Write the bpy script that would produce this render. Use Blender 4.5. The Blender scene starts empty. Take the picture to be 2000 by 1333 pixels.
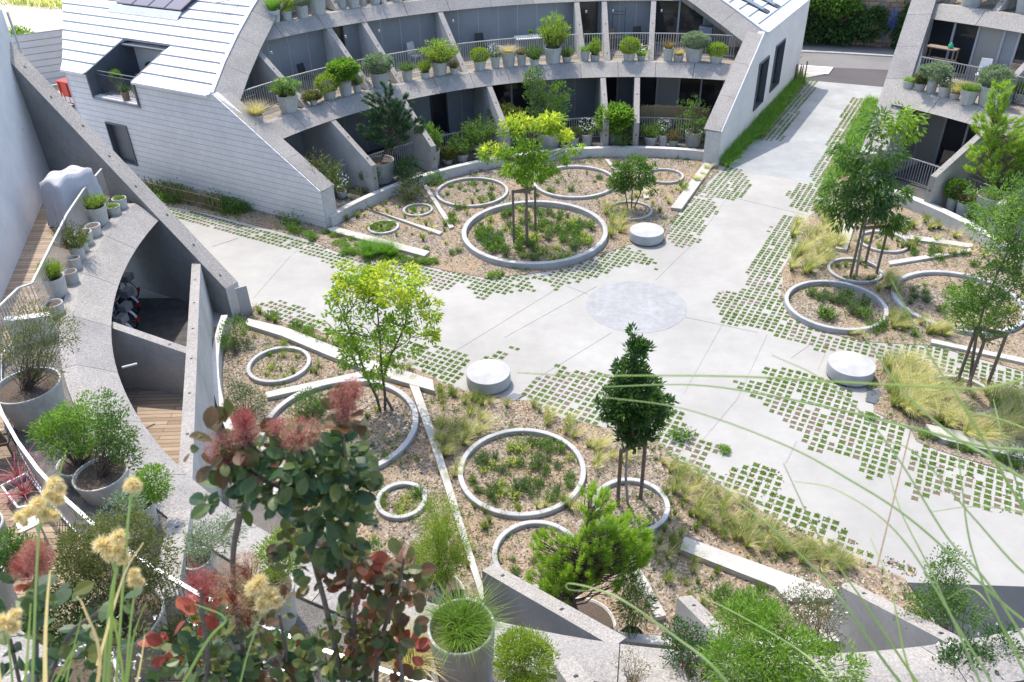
import bpy, math, random
import numpy as np
from mathutils import Vector, Matrix
from mathutils.geometry import tessellate_polygon
rad, cos, sin, pi = math.radians, math.cos, math.sin, math.pi
RS = np.random.RandomState(7)
random.seed(7)
scene = bpy.context.scene
COL = scene.collection
# ------------------------------------------------------------------ camera model (surveyed from the photograph)
F, PIT, ROL, H = 1559.3, rad(33.44), rad(-1.716), 13.0
_r0, _u0, FW = Vector((1, 0, 0)), Vector((0, sin(PIT), cos(PIT))), Vector((0, cos(PIT), -sin(PIT)))
CR = _r0 * cos(ROL) + _u0 * sin(ROL)
CU = _r0 * -sin(ROL) + _u0 * cos(ROL)
CP = Vector((0, 0, H))
def ray(px, py): return CR * ((px - 1000) / F) - CU * ((py - 666.5) / F) + FW
def G(px, py, z=0.0):
    d = ray(px, py); t = (z - H) / d.z
    return CP + d * t
def AY(px, py, Y):
    d = ray(px, py); return CP + d * (Y / d.y)
def dep(p): return (Vector(p) - CP).dot(FW)
def proj(p):
    v = Vector(p) - CP; w = v.dot(FW)
    return 1000 + F * v.dot(CR) / w, 666.5 - F * v.dot(CU) / w
def hgt(py, x, y):
    lo, hi = -3.0, H - .3
    for _ in range(40):
        m = (lo + hi) / 2
        if proj((x, y, m))[1] > py: lo = m
        else: hi = m
    return lo
CX, CY = 4.25, 22.0                       # centre of the round court
def PO(r, th, z=0.0): return Vector((CX + r * cos(rad(th)), CY + r * sin(rad(th)), z))
def TH(px, py, z):
    p = G(px, py, z); return math.degrees(math.atan2(p.y - CY, p.x - CX)) % 360
cd = bpy.data.cameras.new('camera'); cam = bpy.data.objects.new('camera', cd); COL.objects.link(cam)
cam.matrix_world = Matrix(((CR.x, CU.x, -FW.x, 0), (CR.y, CU.y, -FW.y, 0), (CR.z, CU.z, -FW.z, H), (0, 0, 0, 1)))
cd.sensor_width = 36; cd.lens = F / 2000 * 36; cd.clip_start = .05; cd.clip_end = 2000
cd.dof.use_dof = True; cd.dof.focus_distance = 17; cd.dof.aperture_fstop = 5
scene.camera = cam
# ------------------------------------------------------------------ light
SUN_TRAVEL = Vector((.42, -.907, 0)).normalized(); ELEV = rad(63)
sd = bpy.data.lights.new('sun', 'SUN'); so = bpy.data.objects.new('sun', sd); COL.objects.link(so)
sd.energy = 2.1; sd.angle = rad(.6); sd.color = (1, .925, .82)
dirv = SUN_TRAVEL * cos(ELEV) - Vector((0, 0, 1)) * sin(ELEV)
so.rotation_euler = dirv.to_track_quat('-Z', 'Y').to_euler()
w = bpy.data.worlds.new('World'); scene.world = w; w.use_nodes = True
nt = w.node_tree; sk = nt.nodes.new('ShaderNodeTexSky'); sk.sky_type = 'NISHITA'; sk.sun_disc = False
sk.sun_elevation = ELEV; sk.sun_rotation = math.atan2(-SUN_TRAVEL.x, -SUN_TRAVEL.y)
sk.air_density = 1.0; sk.dust_density = 2.0
nt.links.new(sk.outputs[0], nt.nodes['Background'].inputs[0]); nt.nodes['Background'].inputs[1].default_value = .15
vs = scene.view_settings; vs.view_transform = 'Standard'; vs.look = 'None'; vs.exposure = 1.27; vs.gamma = 1
scene.cycles.max_bounces = 8; scene.cycles.diffuse_bounces = 6; scene.cycles.transparent_max_bounces = 4
# ------------------------------------------------------------------ materials
MATS = {}
def newmat(name):
    m = bpy.data.materials.new(name); m.use_nodes = True
    MATS[name] = m; t = m.node_tree; return m, t, t.nodes['Principled BSDF']
def ramp(t, fac, stops):
    n = t.nodes.new('ShaderNodeValToRGB'); cr = n.color_ramp
    while len(cr.elements) < len(stops): cr.elements.new(.5)
    for e, (p, c) in zip(cr.elements, stops): e.position = p; e.color = (*c, 1)
    t.links.new(fac, n.inputs[0]); return n.outputs[0]
def coord(t, kind='Object'): return t.nodes.new('ShaderNodeTexCoord').outputs[kind]
def tex(t, kind, co, scale, detail=5, rough=.6):
    n = t.nodes.new({'noise': 'ShaderNodeTexNoise', 'vor': 'ShaderNodeTexVoronoi'}[kind])
    n.inputs['Scale'].default_value = scale
    if kind == 'noise': n.inputs['Detail'].default_value = detail; n.inputs['Roughness'].default_value = rough
    t.links.new(co, n.inputs['Vector']); return n
def mixc(t, fac, a, b, mode='MIX'):
    n = t.nodes.new('ShaderNodeMix'); n.data_type = 'RGBA'; n.blend_type = mode
    for s, v in ((0, fac), (6, a), (7, b)):
        if hasattr(v, 'is_output'): t.links.new(v, n.inputs[s])
        else: n.inputs[s].default_value = v if s == 0 else (*v, 1)
    return n.outputs[2]
def island(t): return t.nodes.new('ShaderNodeNewGeometry').outputs['Random Per Island']
def bump(t, b, h, strength, dist=.02):
    n = t.nodes.new('ShaderNodeBump'); n.inputs['Strength'].default_value = strength; n.inputs['Distance'].default_value = dist
    t.links.new(h, n.inputs['Height']); t.links.new(n.outputs[0], b.inputs['Normal'])
def plain(name, c1, c2, scale=6, rough=.85, bmp=.15, metal=0, big=.35, stain=.12, spec=.5):
    """two-tone noise, a slow stain over it, fine bump"""
    m, t, b = newmat(name); co = coord(t)
    n1 = tex(t, 'noise', co, scale, 6, .7); n2 = tex(t, 'noise', co, big, 4)
    c = ramp(t, n1.outputs[0], [(.3, c1), (.7, c2)])
    s = ramp(t, n2.outputs[0], [(.35, (1 - stain,) * 3), (.65, (1, 1, 1))])
    t.links.new(mixc(t, 1.0, c, s, 'MULTIPLY'), b.inputs['Base Color'])
    b.inputs['Roughness'].default_value = rough; b.inputs['Metallic'].default_value = metal; b.inputs['Specular IOR Level'].default_value = spec
    if bmp: bump(t, b, n1.outputs[0], bmp)
    return m
plain('concrete', (.50, .49, .47), (.62, .61, .59), 9, .9, .1, stain=.22, big=.8)
plain('concrete_grey', (.27, .275, .275), (.35, .355, .35), 5, .9, .1, stain=.25, big=.6)
plain('plaza', (.345, .338, .318), (.385, .378, .358), 2.2, .9, .08, big=.3, stain=.16, spec=.3)
plain('plaza_disc', (.285, .293, .30), (.372, .378, .385), 4.5, .95, .05, big=1.1, stain=.16, spec=.15)
plain('plaza_grey', (.31, .325, .33), (.36, .375, .38), 1.4, .95, .05, big=.35, stain=.16, spec=.2)
plain('granite', (.37, .375, .38), (.49, .495, .50), 45, .8, .1, stain=.25, big=1.6)
plain('strip', (.42, .405, .37), (.49, .475, .44), 10, .9, .1, stain=.16, big=1.2, spec=.3)
plain('panel', (.22, .235, .26), (.25, .265, .29), 1.5, .6, 0, big=.6, stain=.15)
plain('panel_joint', (.36, .375, .40), (.40, .41, .43), 2, .6, 0)
plain('zinc', (.66, .67, .70), (.74, .75, .78), 1.2, .5, 0, metal=.0, stain=.1)
plain('zinc_dark', (.10, .115, .14), (.13, .145, .17), 2, .45, 0, metal=.3)
plain('galv', (.52, .53, .54), (.62, .63, .64), 8, .4, 0, metal=.6)
plain('white_paint', (.74, .74, .73), (.8, .8, .79), 8, .5, 0)
plain('dark_frame', (.02, .025, .03), (.03, .035, .04), 4, .5, 0)
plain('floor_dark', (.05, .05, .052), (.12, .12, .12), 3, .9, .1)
plain('soil', (.055, .04, .03), (.14, .105, .08), 30, 1, .6)
plain('gravel_dark', (.07, .065, .06), (.26, .25, .235), 42, 1, .9, stain=.2, big=1.5)
plain('gravel_light', (.20, .18, .15), (.40, .36, .31), 40, 1, .9, stain=.25, big=2)
plain('asphalt', (.17, .168, .165), (.22, .218, .212), 20, .95, .2, big=.25, stain=.2)
plain('asphalt_new', (.075, .07, .075), (.105, .10, .105), 30, .95, .2, stain=.2)
plain('pavement', (.36, .355, .34), (.44, .435, .42), 8, .95, .1)
plain('sand', (.44, .385, .31), (.56, .50, .42), .9, 1, .1, stain=.25, big=.12)
plain('dust', (.40, .38, .35), (.52, .50, .47), 2, 1, .1, stain=.3, big=.2)
plain('bark', (.09, .07, .055), (.19, .155, .125), 30, .95, .5)
plain('bark_pale', (.30, .27, .23), (.42, .39, .34), 25, .95, .3)
plain('stake', (.12, .09, .07), (.24, .19, .155), 22, .95, .4)
plain('reed', (.16, .11, .06), (.34, .26, .16), 30, .95, .3)
plain('wood_old', (.17, .12, .085), (.30, .23, .17), 14, .9, .2)
plain('cloth_grey', (.42, .42, .46), (.50, .50, .54), 3, .9, .2)
plain('cloth_mauve', (.36, .30, .37), (.44, .38, .45), 5, .9, .2)
plain('black_plastic', (.012, .012, .014), (.02, .02, .022), 5, .5, 0)
plain('red_paint', (.50, .035, .02), (.58, .05, .03), 4, .4, 0)
plain('blue_plastic', (.03, .12, .45), (.05, .17, .5), 4, .5, 0)
plain('green_plastic', (.02, .42, .22), (.03, .48, .26), 4, .5, 0)
plain('blue_paint', (.05, .13, .5), (.16, .22, .55), 9, .8, 0)
plain('corrugated', (.62, .62, .61), (.70, .70, .69), 3, .6, 0)
plain('magenta', (.45, .05, .4), (.5, .08, .45), 3, .7, 0)
# exposed aggregate: pale mortar with dark and warm pebbles, each precast piece a shade of its own
m, t, b = newmat('aggregate'); co = coord(t)
v1 = tex(t, 'vor', co, 42); v2 = tex(t, 'noise', co, 26, 8, .8); v3 = tex(t, 'noise', co, .9, 4)
c = mixc(t, .5, ramp(t, v1.outputs['Color'], [(.15, (.17, .165, .17)), (.5, (.31, .295, .28)), (.85, (.43, .41, .385))]),
         ramp(t, v2.outputs[0], [(.36, (.17, .165, .165)), (.62, (.42, .395, .37))]))
c = mixc(t, 1.0, c, ramp(t, island(t), [(0, (.88, .88, .9)), (1, (1.06, 1.05, 1.02))]), 'MULTIPLY')
c = mixc(t, 1.0, c, ramp(t, v3.outputs[0], [(.3, (.84, .84, .84)), (.6, (1, 1, 1))]), 'MULTIPLY')
t.links.new(c, b.inputs['Base Color']); b.inputs['Roughness'].default_value = .95; bump(t, b, v2.outputs[0], .5)
# pot concrete: streaky, a little mossy
m, t, b = newmat('pot'); co = coord(t)
mp = t.nodes.new('ShaderNodeMapping'); mp.inputs['Scale'].default_value = (1, 1, .25); t.links.new(co, mp.inputs[0])
oi = t.nodes.new('ShaderNodeObjectInfo').outputs['Random']
v1 = tex(t, 'noise', mp.outputs[0], 7, 6, .7); v2 = tex(t, 'noise', co, 2.2, 4)
c = ramp(t, v1.outputs[0], [(.3, (.42, .415, .395)), (.7, (.56, .55, .53))])
c = mixc(t, 1.0, c, ramp(t, v2.outputs[0], [(.3, (.76, .78, .76)), (.6, (1, 1, 1))]), 'MULTIPLY')
c = mixc(t, 1.0, c, ramp(t, oi, [(0, (.86, .86, .86)), (1, (1.1, 1.09, 1.06))]), 'MULTIPLY')
t.links.new(c, b.inputs['Base Color']); b.inputs['Roughness'].default_value = .9; bump(t, b, v1.outputs[0], .12)
# mulch bed
m, t, b = newmat('mulch'); co = coord(t)
v1 = tex(t, 'vor', co, 17); v2 = tex(t, 'noise', co, 34, 6, .8); v3 = tex(t, 'noise', co, .55, 5); v4 = tex(t, 'noise', co, 1.6, 4)
c = ramp(t, v1.outputs['Color'], [(.1, (.06, .048, .038)), (.45, (.205, .172, .138)), (.75, (.335, .285, .23)), (.95, (.52, .47, .41))])
c = mixc(t, .35, c, ramp(t, v2.outputs[0], [(.35, (.075, .06, .048)), (.65, (.40, .345, .28))]))
c = mixc(t, ramp(t, v3.outputs[0], [(.42, (0, 0, 0)), (.62, (.55, .55, .55))]), c, (.34, .245, .15))
c = mixc(t, ramp(t, v4.outputs[0], [(.55, (0, 0, 0)), (.75, (.5, .5, .5))]), c, (.20, .175, .16))
t.links.new(c, b.inputs['Base Color']); b.inputs['Roughness'].default_value = 1; b.inputs['Specular IOR Level'].default_value = .2; bump(t, b, v1.outputs['Distance'], .7, .03)
# loose chips / dead leaves
m, t, b = newmat('chips')
c = ramp(t, island(t), [(0, (.06, .05, .04)), (.28, (.20, .16, .125)), (.52, (.37, .30, .24)), (.72, (.56, .50, .44)), (.82, (.46, .25, .10)), (1, (.56, .36, .16))])
t.links.new(c, b.inputs['Base Color']); b.inputs['Roughness'].default_value = 1; b.inputs['Specular IOR Level'].default_value = .2
# deck boards
m, t, b = newmat('deck'); co = coord(t)
br = t.nodes.new('ShaderNodeTexBrick'); br.inputs['Scale'].default_value = 1; br.inputs['Brick Width'].default_value = 2.4; br.inputs['Row Height'].default_value = .14
br.inputs['Mortar Size'].default_value = .007; br.inputs['Color1'].default_value = (.25, .185, .13, 1); br.inputs['Color2'].default_value = (.40, .32, .24, 1); br.inputs['Mortar'].default_value = (.05, .04, .03, 1)
t.links.new(co, br.inputs['Vector']); mp = t.nodes.new('ShaderNodeMapping'); mp.inputs['Scale'].default_value = (1.5, 24, 1); t.links.new(co, mp.inputs[0])
v = tex(t, 'noise', mp.outputs[0], 2, 6, .7)
c = mixc(t, 1.0, br.outputs['Color'], ramp(t, v.outputs[0], [(.3, (.72, .72, .72)), (.7, (1.15, 1.12, 1.08))]), 'MULTIPLY')
t.links.new(c, b.inputs['Base Color']); b.inputs['Roughness'].default_value = .85; bump(t, b, br.outputs['Fac'], -.4)
# shingles on the end wall (local x along the wall, z up)
m, t, b = newmat('shingle'); co = coord(t); sp = t.nodes.new('ShaderNodeSeparateXYZ'); cb = t.nodes.new('ShaderNodeCombineXYZ')
t.links.new(co, sp.inputs[0]); t.links.new(sp.outputs[0], cb.inputs[0]); t.links.new(sp.outputs[2], cb.inputs[1])
br = t.nodes.new('ShaderNodeTexBrick'); br.inputs['Scale'].default_value = 1; br.inputs['Brick Width'].default_value = .30; br.inputs['Row Height'].default_value = .235
br.inputs['Mortar Size'].default_value = .006; br.inputs['Color1'].default_value = (.73, .725, .735, 1); br.inputs['Color2'].default_value = (.79, .785, .79, 1); br.inputs['Mortar'].default_value = (.62, .615, .62, 1)
t.links.new(cb.outputs[0], br.inputs['Vector'])
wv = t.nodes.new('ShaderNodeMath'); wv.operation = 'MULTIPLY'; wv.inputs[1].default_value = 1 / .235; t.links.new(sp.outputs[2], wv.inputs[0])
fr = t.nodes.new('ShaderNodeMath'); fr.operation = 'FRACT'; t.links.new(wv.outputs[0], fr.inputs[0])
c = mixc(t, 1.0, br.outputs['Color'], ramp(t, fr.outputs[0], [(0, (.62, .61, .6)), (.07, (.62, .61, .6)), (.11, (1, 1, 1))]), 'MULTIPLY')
v = tex(t, 'noise', cb.outputs[0], 12, 5); v2 = tex(t, 'noise', cb.outputs[0], .6, 4)
c = mixc(t, 1.0, c, ramp(t, v.outputs[0], [(.3, (.9, .9, .9)), (.7, (1, 1, 1))]), 'MULTIPLY')
c = mixc(t, 1.0, c, ramp(t, v2.outputs[0], [(.3, (.9, .9, .91)), (.7, (1, 1, 1))]), 'MULTIPLY')
t.links.new(c, b.inputs['Base Color']); b.inputs['Roughness'].default_value = .75; bump(t, b, fr.outputs[0], -.6, .02)
plain('render_white', (.62, .62, .62), (.70, .70, .70), 3, .9, .1, stain=.12, big=.5)
# old stone wall
m, t, b = newmat('stone'); co = coord(t); sp = t.nodes.new('ShaderNodeSeparateXYZ'); cb = t.nodes.new('ShaderNodeCombineXYZ')
t.links.new(co, sp.inputs[0]); t.links.new(sp.outputs[0], cb.inputs[0]); t.links.new(sp.outputs[2], cb.inputs[1])
br = t.nodes.new('ShaderNodeTexBrick'); br.inputs['Scale'].default_value = 1; br.inputs['Brick Width'].default_value = .62; br.inputs['Row Height'].default_value = .27
br.inputs['Mortar Size'].default_value = .03; br.inputs['Color1'].default_value = (.46, .34, .20, 1); br.inputs['Color2'].default_value = (.22, .18, .14, 1); br.inputs['Mortar'].default_value = (.16, .14, .12, 1); br.inputs['Bias'].default_value = -.1
nz = tex(t, 'noise', cb.outputs[0], 3, 3); md = t.nodes.new('ShaderNodeVectorMath'); md.operation = 'MULTIPLY_ADD'
md.inputs[1].default_value = (.12, .12, .12); t.links.new(nz.outputs['Color'], md.inputs[0]); t.links.new(cb.outputs[0], md.inputs[2]); t.links.new(md.outputs[0], br.inputs['Vector'])
v = tex(t, 'noise', cb.outputs[0], 7, 6, .8); v2 = tex(t, 'noise', cb.outputs[0], .5, 4)
c = mixc(t, 1.0, br.outputs['Color'], ramp(t, v.outputs[0], [(.3, (.55, .55, .55)), (.7, (1.25, 1.2, 1.15))]), 'MULTIPLY')
c = mixc(t, ramp(t, v2.outputs[0], [(.5, (0, 0, 0)), (.65, (.7, .7, .7))]), c, (.36, .33, .30))
t.links.new(c, b.inputs['Base Color']); b.inputs['Roughness'].default_value = 1; bump(t, b, v.outputs[0], .8, .05)
# glass, solar cells
for nm, col, ro in (('glass', (.022, .025, .03), .06), ('glass_pale', (.10, .12, .14), .08), ('curtain', (.30, .29, .27), .3), ('solar', (.15, .13, .16), .22)):
    m, t, b = newmat(nm); b.inputs['Base Color'].default_value = (*col, 1); b.inputs['Roughness'].default_value = ro
# foliage
def leafmat(name, stops, trans=.42, rough=.5):
    g = 1.3 if name.startswith('lf_') else 1.12
    stops = [tuple(min(.85, q * g) for q in s) for s in stops]
    m, t, b = newmat(name)
    c = ramp(t, island(t), [(i / (len(stops) - 1), s) for i, s in enumerate(stops)])
    t.links.new(c, b.inputs['Base Color']); b.inputs['Roughness'].default_value = rough; b.inputs['Specular IOR Level'].default_value = .35
    tr = t.nodes.new('ShaderNodeBsdfTranslucent'); mx = t.nodes.new('ShaderNodeMixShader'); mx.inputs[0].default_value = trans
    t.links.new(mixc(t, 1.0, c, (1.35, 1.5, .8), 'MULTIPLY'), tr.inputs[0])
    t.links.new(b.outputs[0], mx.inputs[1]); t.links.new(tr.outputs[0], mx.inputs[2]); t.links.new(mx.outputs[0], t.nodes['Material Output'].inputs[0])
leafmat('lf_green', [(.05, .10, .022), (.08, .15, .032), (.12, .21, .045)])
leafmat('lf_bright', [(.085, .16, .022), (.13, .23, .032), (.19, .30, .055)])
leafmat('lf_yellowgreen', [(.17, .25, .025), (.28, .34, .035), (.40, .43, .05), (.50, .48, .07)], .5)
leafmat('lf_lime', [(.10, .18, .02), (.17, .27, .03), (.26, .35, .04)], .5)
leafmat('lf_dark', [(.025, .06, .02), (.04, .09, .028), (.065, .13, .04)])
leafmat('lf_pine', [(.022, .055, .026), (.035, .085, .036), (.065, .13, .05)], .2)
leafmat('lf_pine_light', [(.15, .24, .03), (.23, .34, .045), (.33, .44, .08)], .5)
leafmat('lf_grey', [(.10, .14, .10), (.15, .20, .14), (.21, .26, .19)])
leafmat('lf_olive', [(.06, .075, .025), (.10, .115, .035), (.16, .165, .06)])
leafmat('lf_heather', [(.11, .17, .02), (.18, .25, .03), (.26, .32, .05)])
leafmat('lf_rust', [(.16, .10, .04), (.22, .15, .06), (.14, .15, .05)])
leafmat('lf_red', [(.20, .05, .035), (.13, .06, .04), (.26, .09, .05)])
leafmat('lf_grass', [(.05, .10, .015), (.08, .15, .025), (.12, .19, .04)])
leafmat('lf_verge', [(.07, .16, .02), (.12, .25, .03), (.20, .33, .06)])
leafmat('lf_chive', [(.065, .13, .012), (.11, .19, .02), (.17, .26, .04)])
leafmat('lf_stipa', [(.40, .36, .18), (.52, .46, .28), (.62, .56, .38), (.34, .33, .13)], .5)
leafmat('lf_stipagreen', [(.09, .15, .03), (.16, .21, .05), (.30, .29, .12)])
leafmat('lf_blond', [(.38, .31, .18), (.47, .39, .24), (.55, .47, .31)])
leafmat('lf_paver', [(.08, .14, .02), (.12, .20, .03), (.16, .24, .04), (.20, .22, .08)])
plain('moss', (.045, .085, .014), (.115, .17, .035), 30, 1, .5)
plain('moss_dry', (.085, .075, .04), (.19, .155, .10), 18, 1, .5)
leafmat('lf_white', [(.75, .75, .70), (.82, .82, .78)], .1)
leafmat('lf_yellow', [(.42, .45, .08), (.55, .55, .15)])
leafmat('lf_pinkflower', [(.45, .16, .28), (.55, .25, .36)])
leafmat('ct_green', [(.028, .060, .026), (.045, .085, .035), (.075, .115, .035), (.12, .125, .03)], .25, .42)
leafmat('ct_brown', [(.07, .075, .03), (.11, .05, .03), (.08, .10, .03), (.16, .05, .03), (.055, .08, .03), (.10, .11, .03)], .3, .42)
leafmat('ct_red', [(.26, .05, .03), (.20, .04, .035), (.32, .09, .04)], .3, .4)
leafmat('ct_plume', [(.30, .10, .11), (.38, .15, .15), (.44, .23, .20)], .4, .9)
leafmat('ct_plume_red', [(.27, .045, .07), (.34, .08, .10), (.38, .15, .14)], .4, .9)
leafmat('ct_plume_tan', [(.34, .17, .12), (.44, .25, .18)], .4, .9)
leafmat('head', [(.60, .47, .32), (.68, .56, .41), (.76, .66, .52)], .4, .9)
leafmat('blade', [(.30, .38, .16), (.36, .43, .20)], .4, .45)
leafmat('blade_yellow', [(.28, .36, .10), (.33, .40, .14)], .4, .5)
leafmat('cordyline', [(.26, .04, .09), (.36, .08, .14), (.3, .2, .12)], .25)
# ------------------------------------------------------------------ mesh helpers
class MB:
    """collects geometry for ONE mesh"""
    def __init__(s): s.v = []; s.f = []; s.m = []; s.n = 0; s.mats = []
    def mi(s, name):
        if name not in s.mats: s.mats.append(name)
        return s.mats.index(name)
    def add(s, V, Fc, mat):
        V = np.asarray(V, float).reshape(-1, 3); s.v.append(V); i = s.mi(mat)
        s.f.extend([tuple(int(a) + s.n for a in f) for f in Fc]); s.m.extend([i] * len(Fc)); s.n += len(V)
    def poly(s, pts, mat): s.add([tuple(p) for p in pts], [tuple(range(len(pts)))], mat)
    def box(s, c, size, mat, rz=0.0, M=None):
        x, y, z = (a / 2 for a in size)
        V = np.array([(i * x, j * y, k * z) for k in (-1, 1) for j in (-1, 1) for i in (-1, 1)], float)
        ca, sa = cos(rz), sin(rz); R = np.array([[ca, -sa, 0], [sa, ca, 0], [0, 0, 1]])
        V = V @ R.T + np.array(c)
        s.add(V, [(0, 2, 3, 1), (4, 5, 7, 6), (0, 1, 5, 4), (2, 6, 7, 3), (0, 4, 6, 2), (1, 3, 7, 5)], mat)
    def beam(s, a, b, wd, ht, mat, up=(0, 0, 1)):
        a, b = Vector(a), Vector(b); d = (b - a).normalized(); up = Vector(up)
        sd_ = d.cross(up)
        if sd_.length < 1e-4: sd_ = d.cross(Vector((1, 0, 0)))
        sd_.normalize(); u = sd_.cross(d) * (ht / 2); sd_ = sd_ * (wd / 2)
        V = [p + i * sd_ + j * u for p in (a, b) for i, j in ((-1, -1), (1, -1), (1, 1), (-1, 1))]
        s.add([tuple(p) for p in V], [(3, 2, 1, 0), (4, 5, 6, 7), (0, 1, 5, 4), (1, 2, 6, 5), (2, 3, 7, 6), (3, 0, 4, 7)], mat)
    def tube(s, pts, rs, mat, n=7, cap=True):
        pts = [Vector(p) for p in pts]
        if not hasattr(rs, '__len__'): rs = [rs] * len(pts)
        V = []; side = None
        for i, p in enumerate(pts):
            d = (pts[min(i + 1, len(pts) - 1)] - pts[max(i - 1, 0)]).normalized()
            if side is None:
                side = d.cross(Vector((0, 0, 1)))
                if side.length < .05: side = d.cross(Vector((1, 0, 0)))
            side = (side - d * side.dot(d)).normalized(); o = d.cross(side)
            for k in range(n):
                a = 2 * pi * k / n; V.append(tuple(p + (side * cos(a) + o * sin(a)) * rs[i]))
        Fc = [(i * n + k, i * n + (k + 1) % n, (i + 1) * n + (k + 1) % n, (i + 1) * n + k) for i in range(len(pts) - 1) for k in range(n)]
        if cap: Fc += [tuple(range(n))[::-1], tuple((len(pts) - 1) * n + k for k in range(n))]
        s.add(V, Fc, mat)
    def lathe(s, prof, mat, n=36, c=(0, 0, 0), close=False):
        V = [(c[0] + r * cos(2 * pi * k / n), c[1] + r * sin(2 * pi * k / n), c[2] + z) for r, z in prof for k in range(n)]
        m_ = len(prof); rng = range(m_ if close else m_ - 1)
        Fc = [(i * n + k, i * n + (k + 1) % n, ((i + 1) % m_) * n + (k + 1) % n, ((i + 1) % m_) * n + k) for i in rng for k in range(n)]
        s.add(V, Fc, mat)
    def prism(s, pts, z0, z1, mat, side=None):
        """ground polygon (x,y) from z0 to z1, any outline"""
        P = [(p[0], p[1]) for p in pts]; n = len(P)
        if sum(P[i][0] * P[(i + 1) % n][1] - P[(i + 1) % n][0] * P[i][1] for i in range(n)) < 0: P = P[::-1]
        tri = tessellate_polygon([[Vector((x, y, 0)) for x, y in P]])
        top = []
        for a, b_, c in tri:
            ar = (P[b_][0] - P[a][0]) * (P[c][1] - P[a][1]) - (P[c][0] - P[a][0]) * (P[b_][1] - P[a][1])
            top.append((a, b_, c) if ar > 0 else (a, c, b_))
        s.add([(x, y, z1) for x, y in P], top, mat)
        if z0 is not None: s.add([(x, y, z) for z in (z0, z1) for x, y in P], [(i, (i + 1) % n, n + (i + 1) % n, n + i) for i in range(n)], side or mat)
    def slab(s, pts, off, mat, mats=None):
        """closed prism: polygon of 3D points extruded by vector off; mats[i] for side i"""
        P = [Vector(p) for p in pts]; n = len(P); Q = [p + Vector(off) for p in P]
        tri = tessellate_polygon([P])
        nrm = Vector((0, 0, 0))
        for i in range(n): nrm += P[i].cross(P[(i + 1) % n])
        fl = nrm.dot(Vector(off)) > 0
        t0 = [];
        for a, b_, c in tri:
            g = (P[b_] - P[a]).cross(P[c] - P[a]).dot(nrm) > 0
            t0.append((a, b_, c) if g != fl else (a, c, b_))
        s.add([tuple(p) for p in P], t0, mat); s.add([tuple(p) for p in Q], [f[::-1] for f in t0], mat)
        for i in range(n):
            j = (i + 1) % n; q = [P[i], P[j], Q[j], Q[i]]
            if not fl: q = q[::-1]
            s.poly(q, (mats or {}).get(i, mat))
    def sweep(s, prof, th0, th1, mat, step=2.0, mats=None):
        """closed (r,z) profile swept round the court centre"""
        n = max(1, int(abs(th1 - th0) / step + .5)); m_ = len(prof)
        V = [tuple(PO(r, th0 + (th1 - th0) * i / n, z)) for i in range(n + 1) for r, z in prof]
        s.add(V, [], mat); base = s.n - len(V)
        for k in range(m_):
            q = (k + 1) % m_; i_ = s.mi((mats or {}).get(k, mat))
            for i in range(n):
                s.f.append((base + i * m_ + k, base + (i + 1) * m_ + k, base + (i + 1) * m_ + q, base + i * m_ + q)); s.m.append(i_)
        i_ = s.mi(mat)
        s.f.append(tuple(base + k for k in range(m_))); s.m.append(i_)
        s.f.append(tuple(base + n * m_ + k for k in range(m_))[::-1]); s.m.append(i_)
    def mesh(s, name, smooth=False):
        me = bpy.data.meshes.new(name)
        V = np.concatenate(s.v) if s.v else np.zeros((0, 3))
        me.from_pydata(V, [], s.f) if len(s.f) < 1 else None
        if s.f:
            lens = np.array([len(f) for f in s.f]); loops = np.fromiter((i for f in s.f for i in f), int)
            me.vertices.add(len(V)); me.vertices.foreach_set('co', V.ravel())
            me.loops.add(len(loops)); me.loops.foreach_set('vertex_index', loops)
            me.polygons.add(len(lens)); me.polygons.foreach_set('loop_start', np.concatenate([[0], np.cumsum(lens)[:-1]]))
            me.polygons.foreach_set('material_index', np.array(s.m))
            me.polygons.foreach_set('use_smooth', np.full(len(lens), bool(smooth)))
        for n_ in s.mats: me.materials.append(MATS[n_])
        me.update(calc_edges=True); me.validate()
        return me
    def build(s, name, parent=None, smooth=False, loc=None, rz=0.0):
        o = bpy.data.objects.new(name, s.mesh(name, smooth)); COL.objects.link(o)
        if loc is not None: o.location = loc
        o.rotation_euler.z = rz
        if parent is not None: o.parent = parent
        return o
def smooth_angle(o, deg=35):
    me = o.data
    me.polygons.foreach_set('use_smooth', np.ones(len(me.polygons), bool))
    me.set_sharp_from_angle(angle=rad(deg)); return o
def tag(o, label, cat, group=None, kind=None):
    if label: o['label'] = label
    if cat: o['category'] = cat
    if group: o['group'] = group
    if kind: o['kind'] = kind
    return o
def empty(name, loc, label, cat, group=None, rz=0.0):
    o = bpy.data.objects.new(name, None); COL.objects.link(o); o.location = loc; o.rotation_euler.z = rz; o.empty_display_size = .2
    return tag(o, label, cat, group)
def part(name, me, parent, loc=(0, 0, 0), rz=0.0, sc=(1, 1, 1)):
    o = bpy.data.objects.new(name, me); COL.objects.link(o); o.parent = parent
    o.location = loc; o.rotation_euler.z = rz; o.scale = sc; return o
def struct(name, mb, label=None, kind='structure'):
    o = mb.build(name); o['kind'] = kind
    if label: o['label'] = label
    return o
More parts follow.
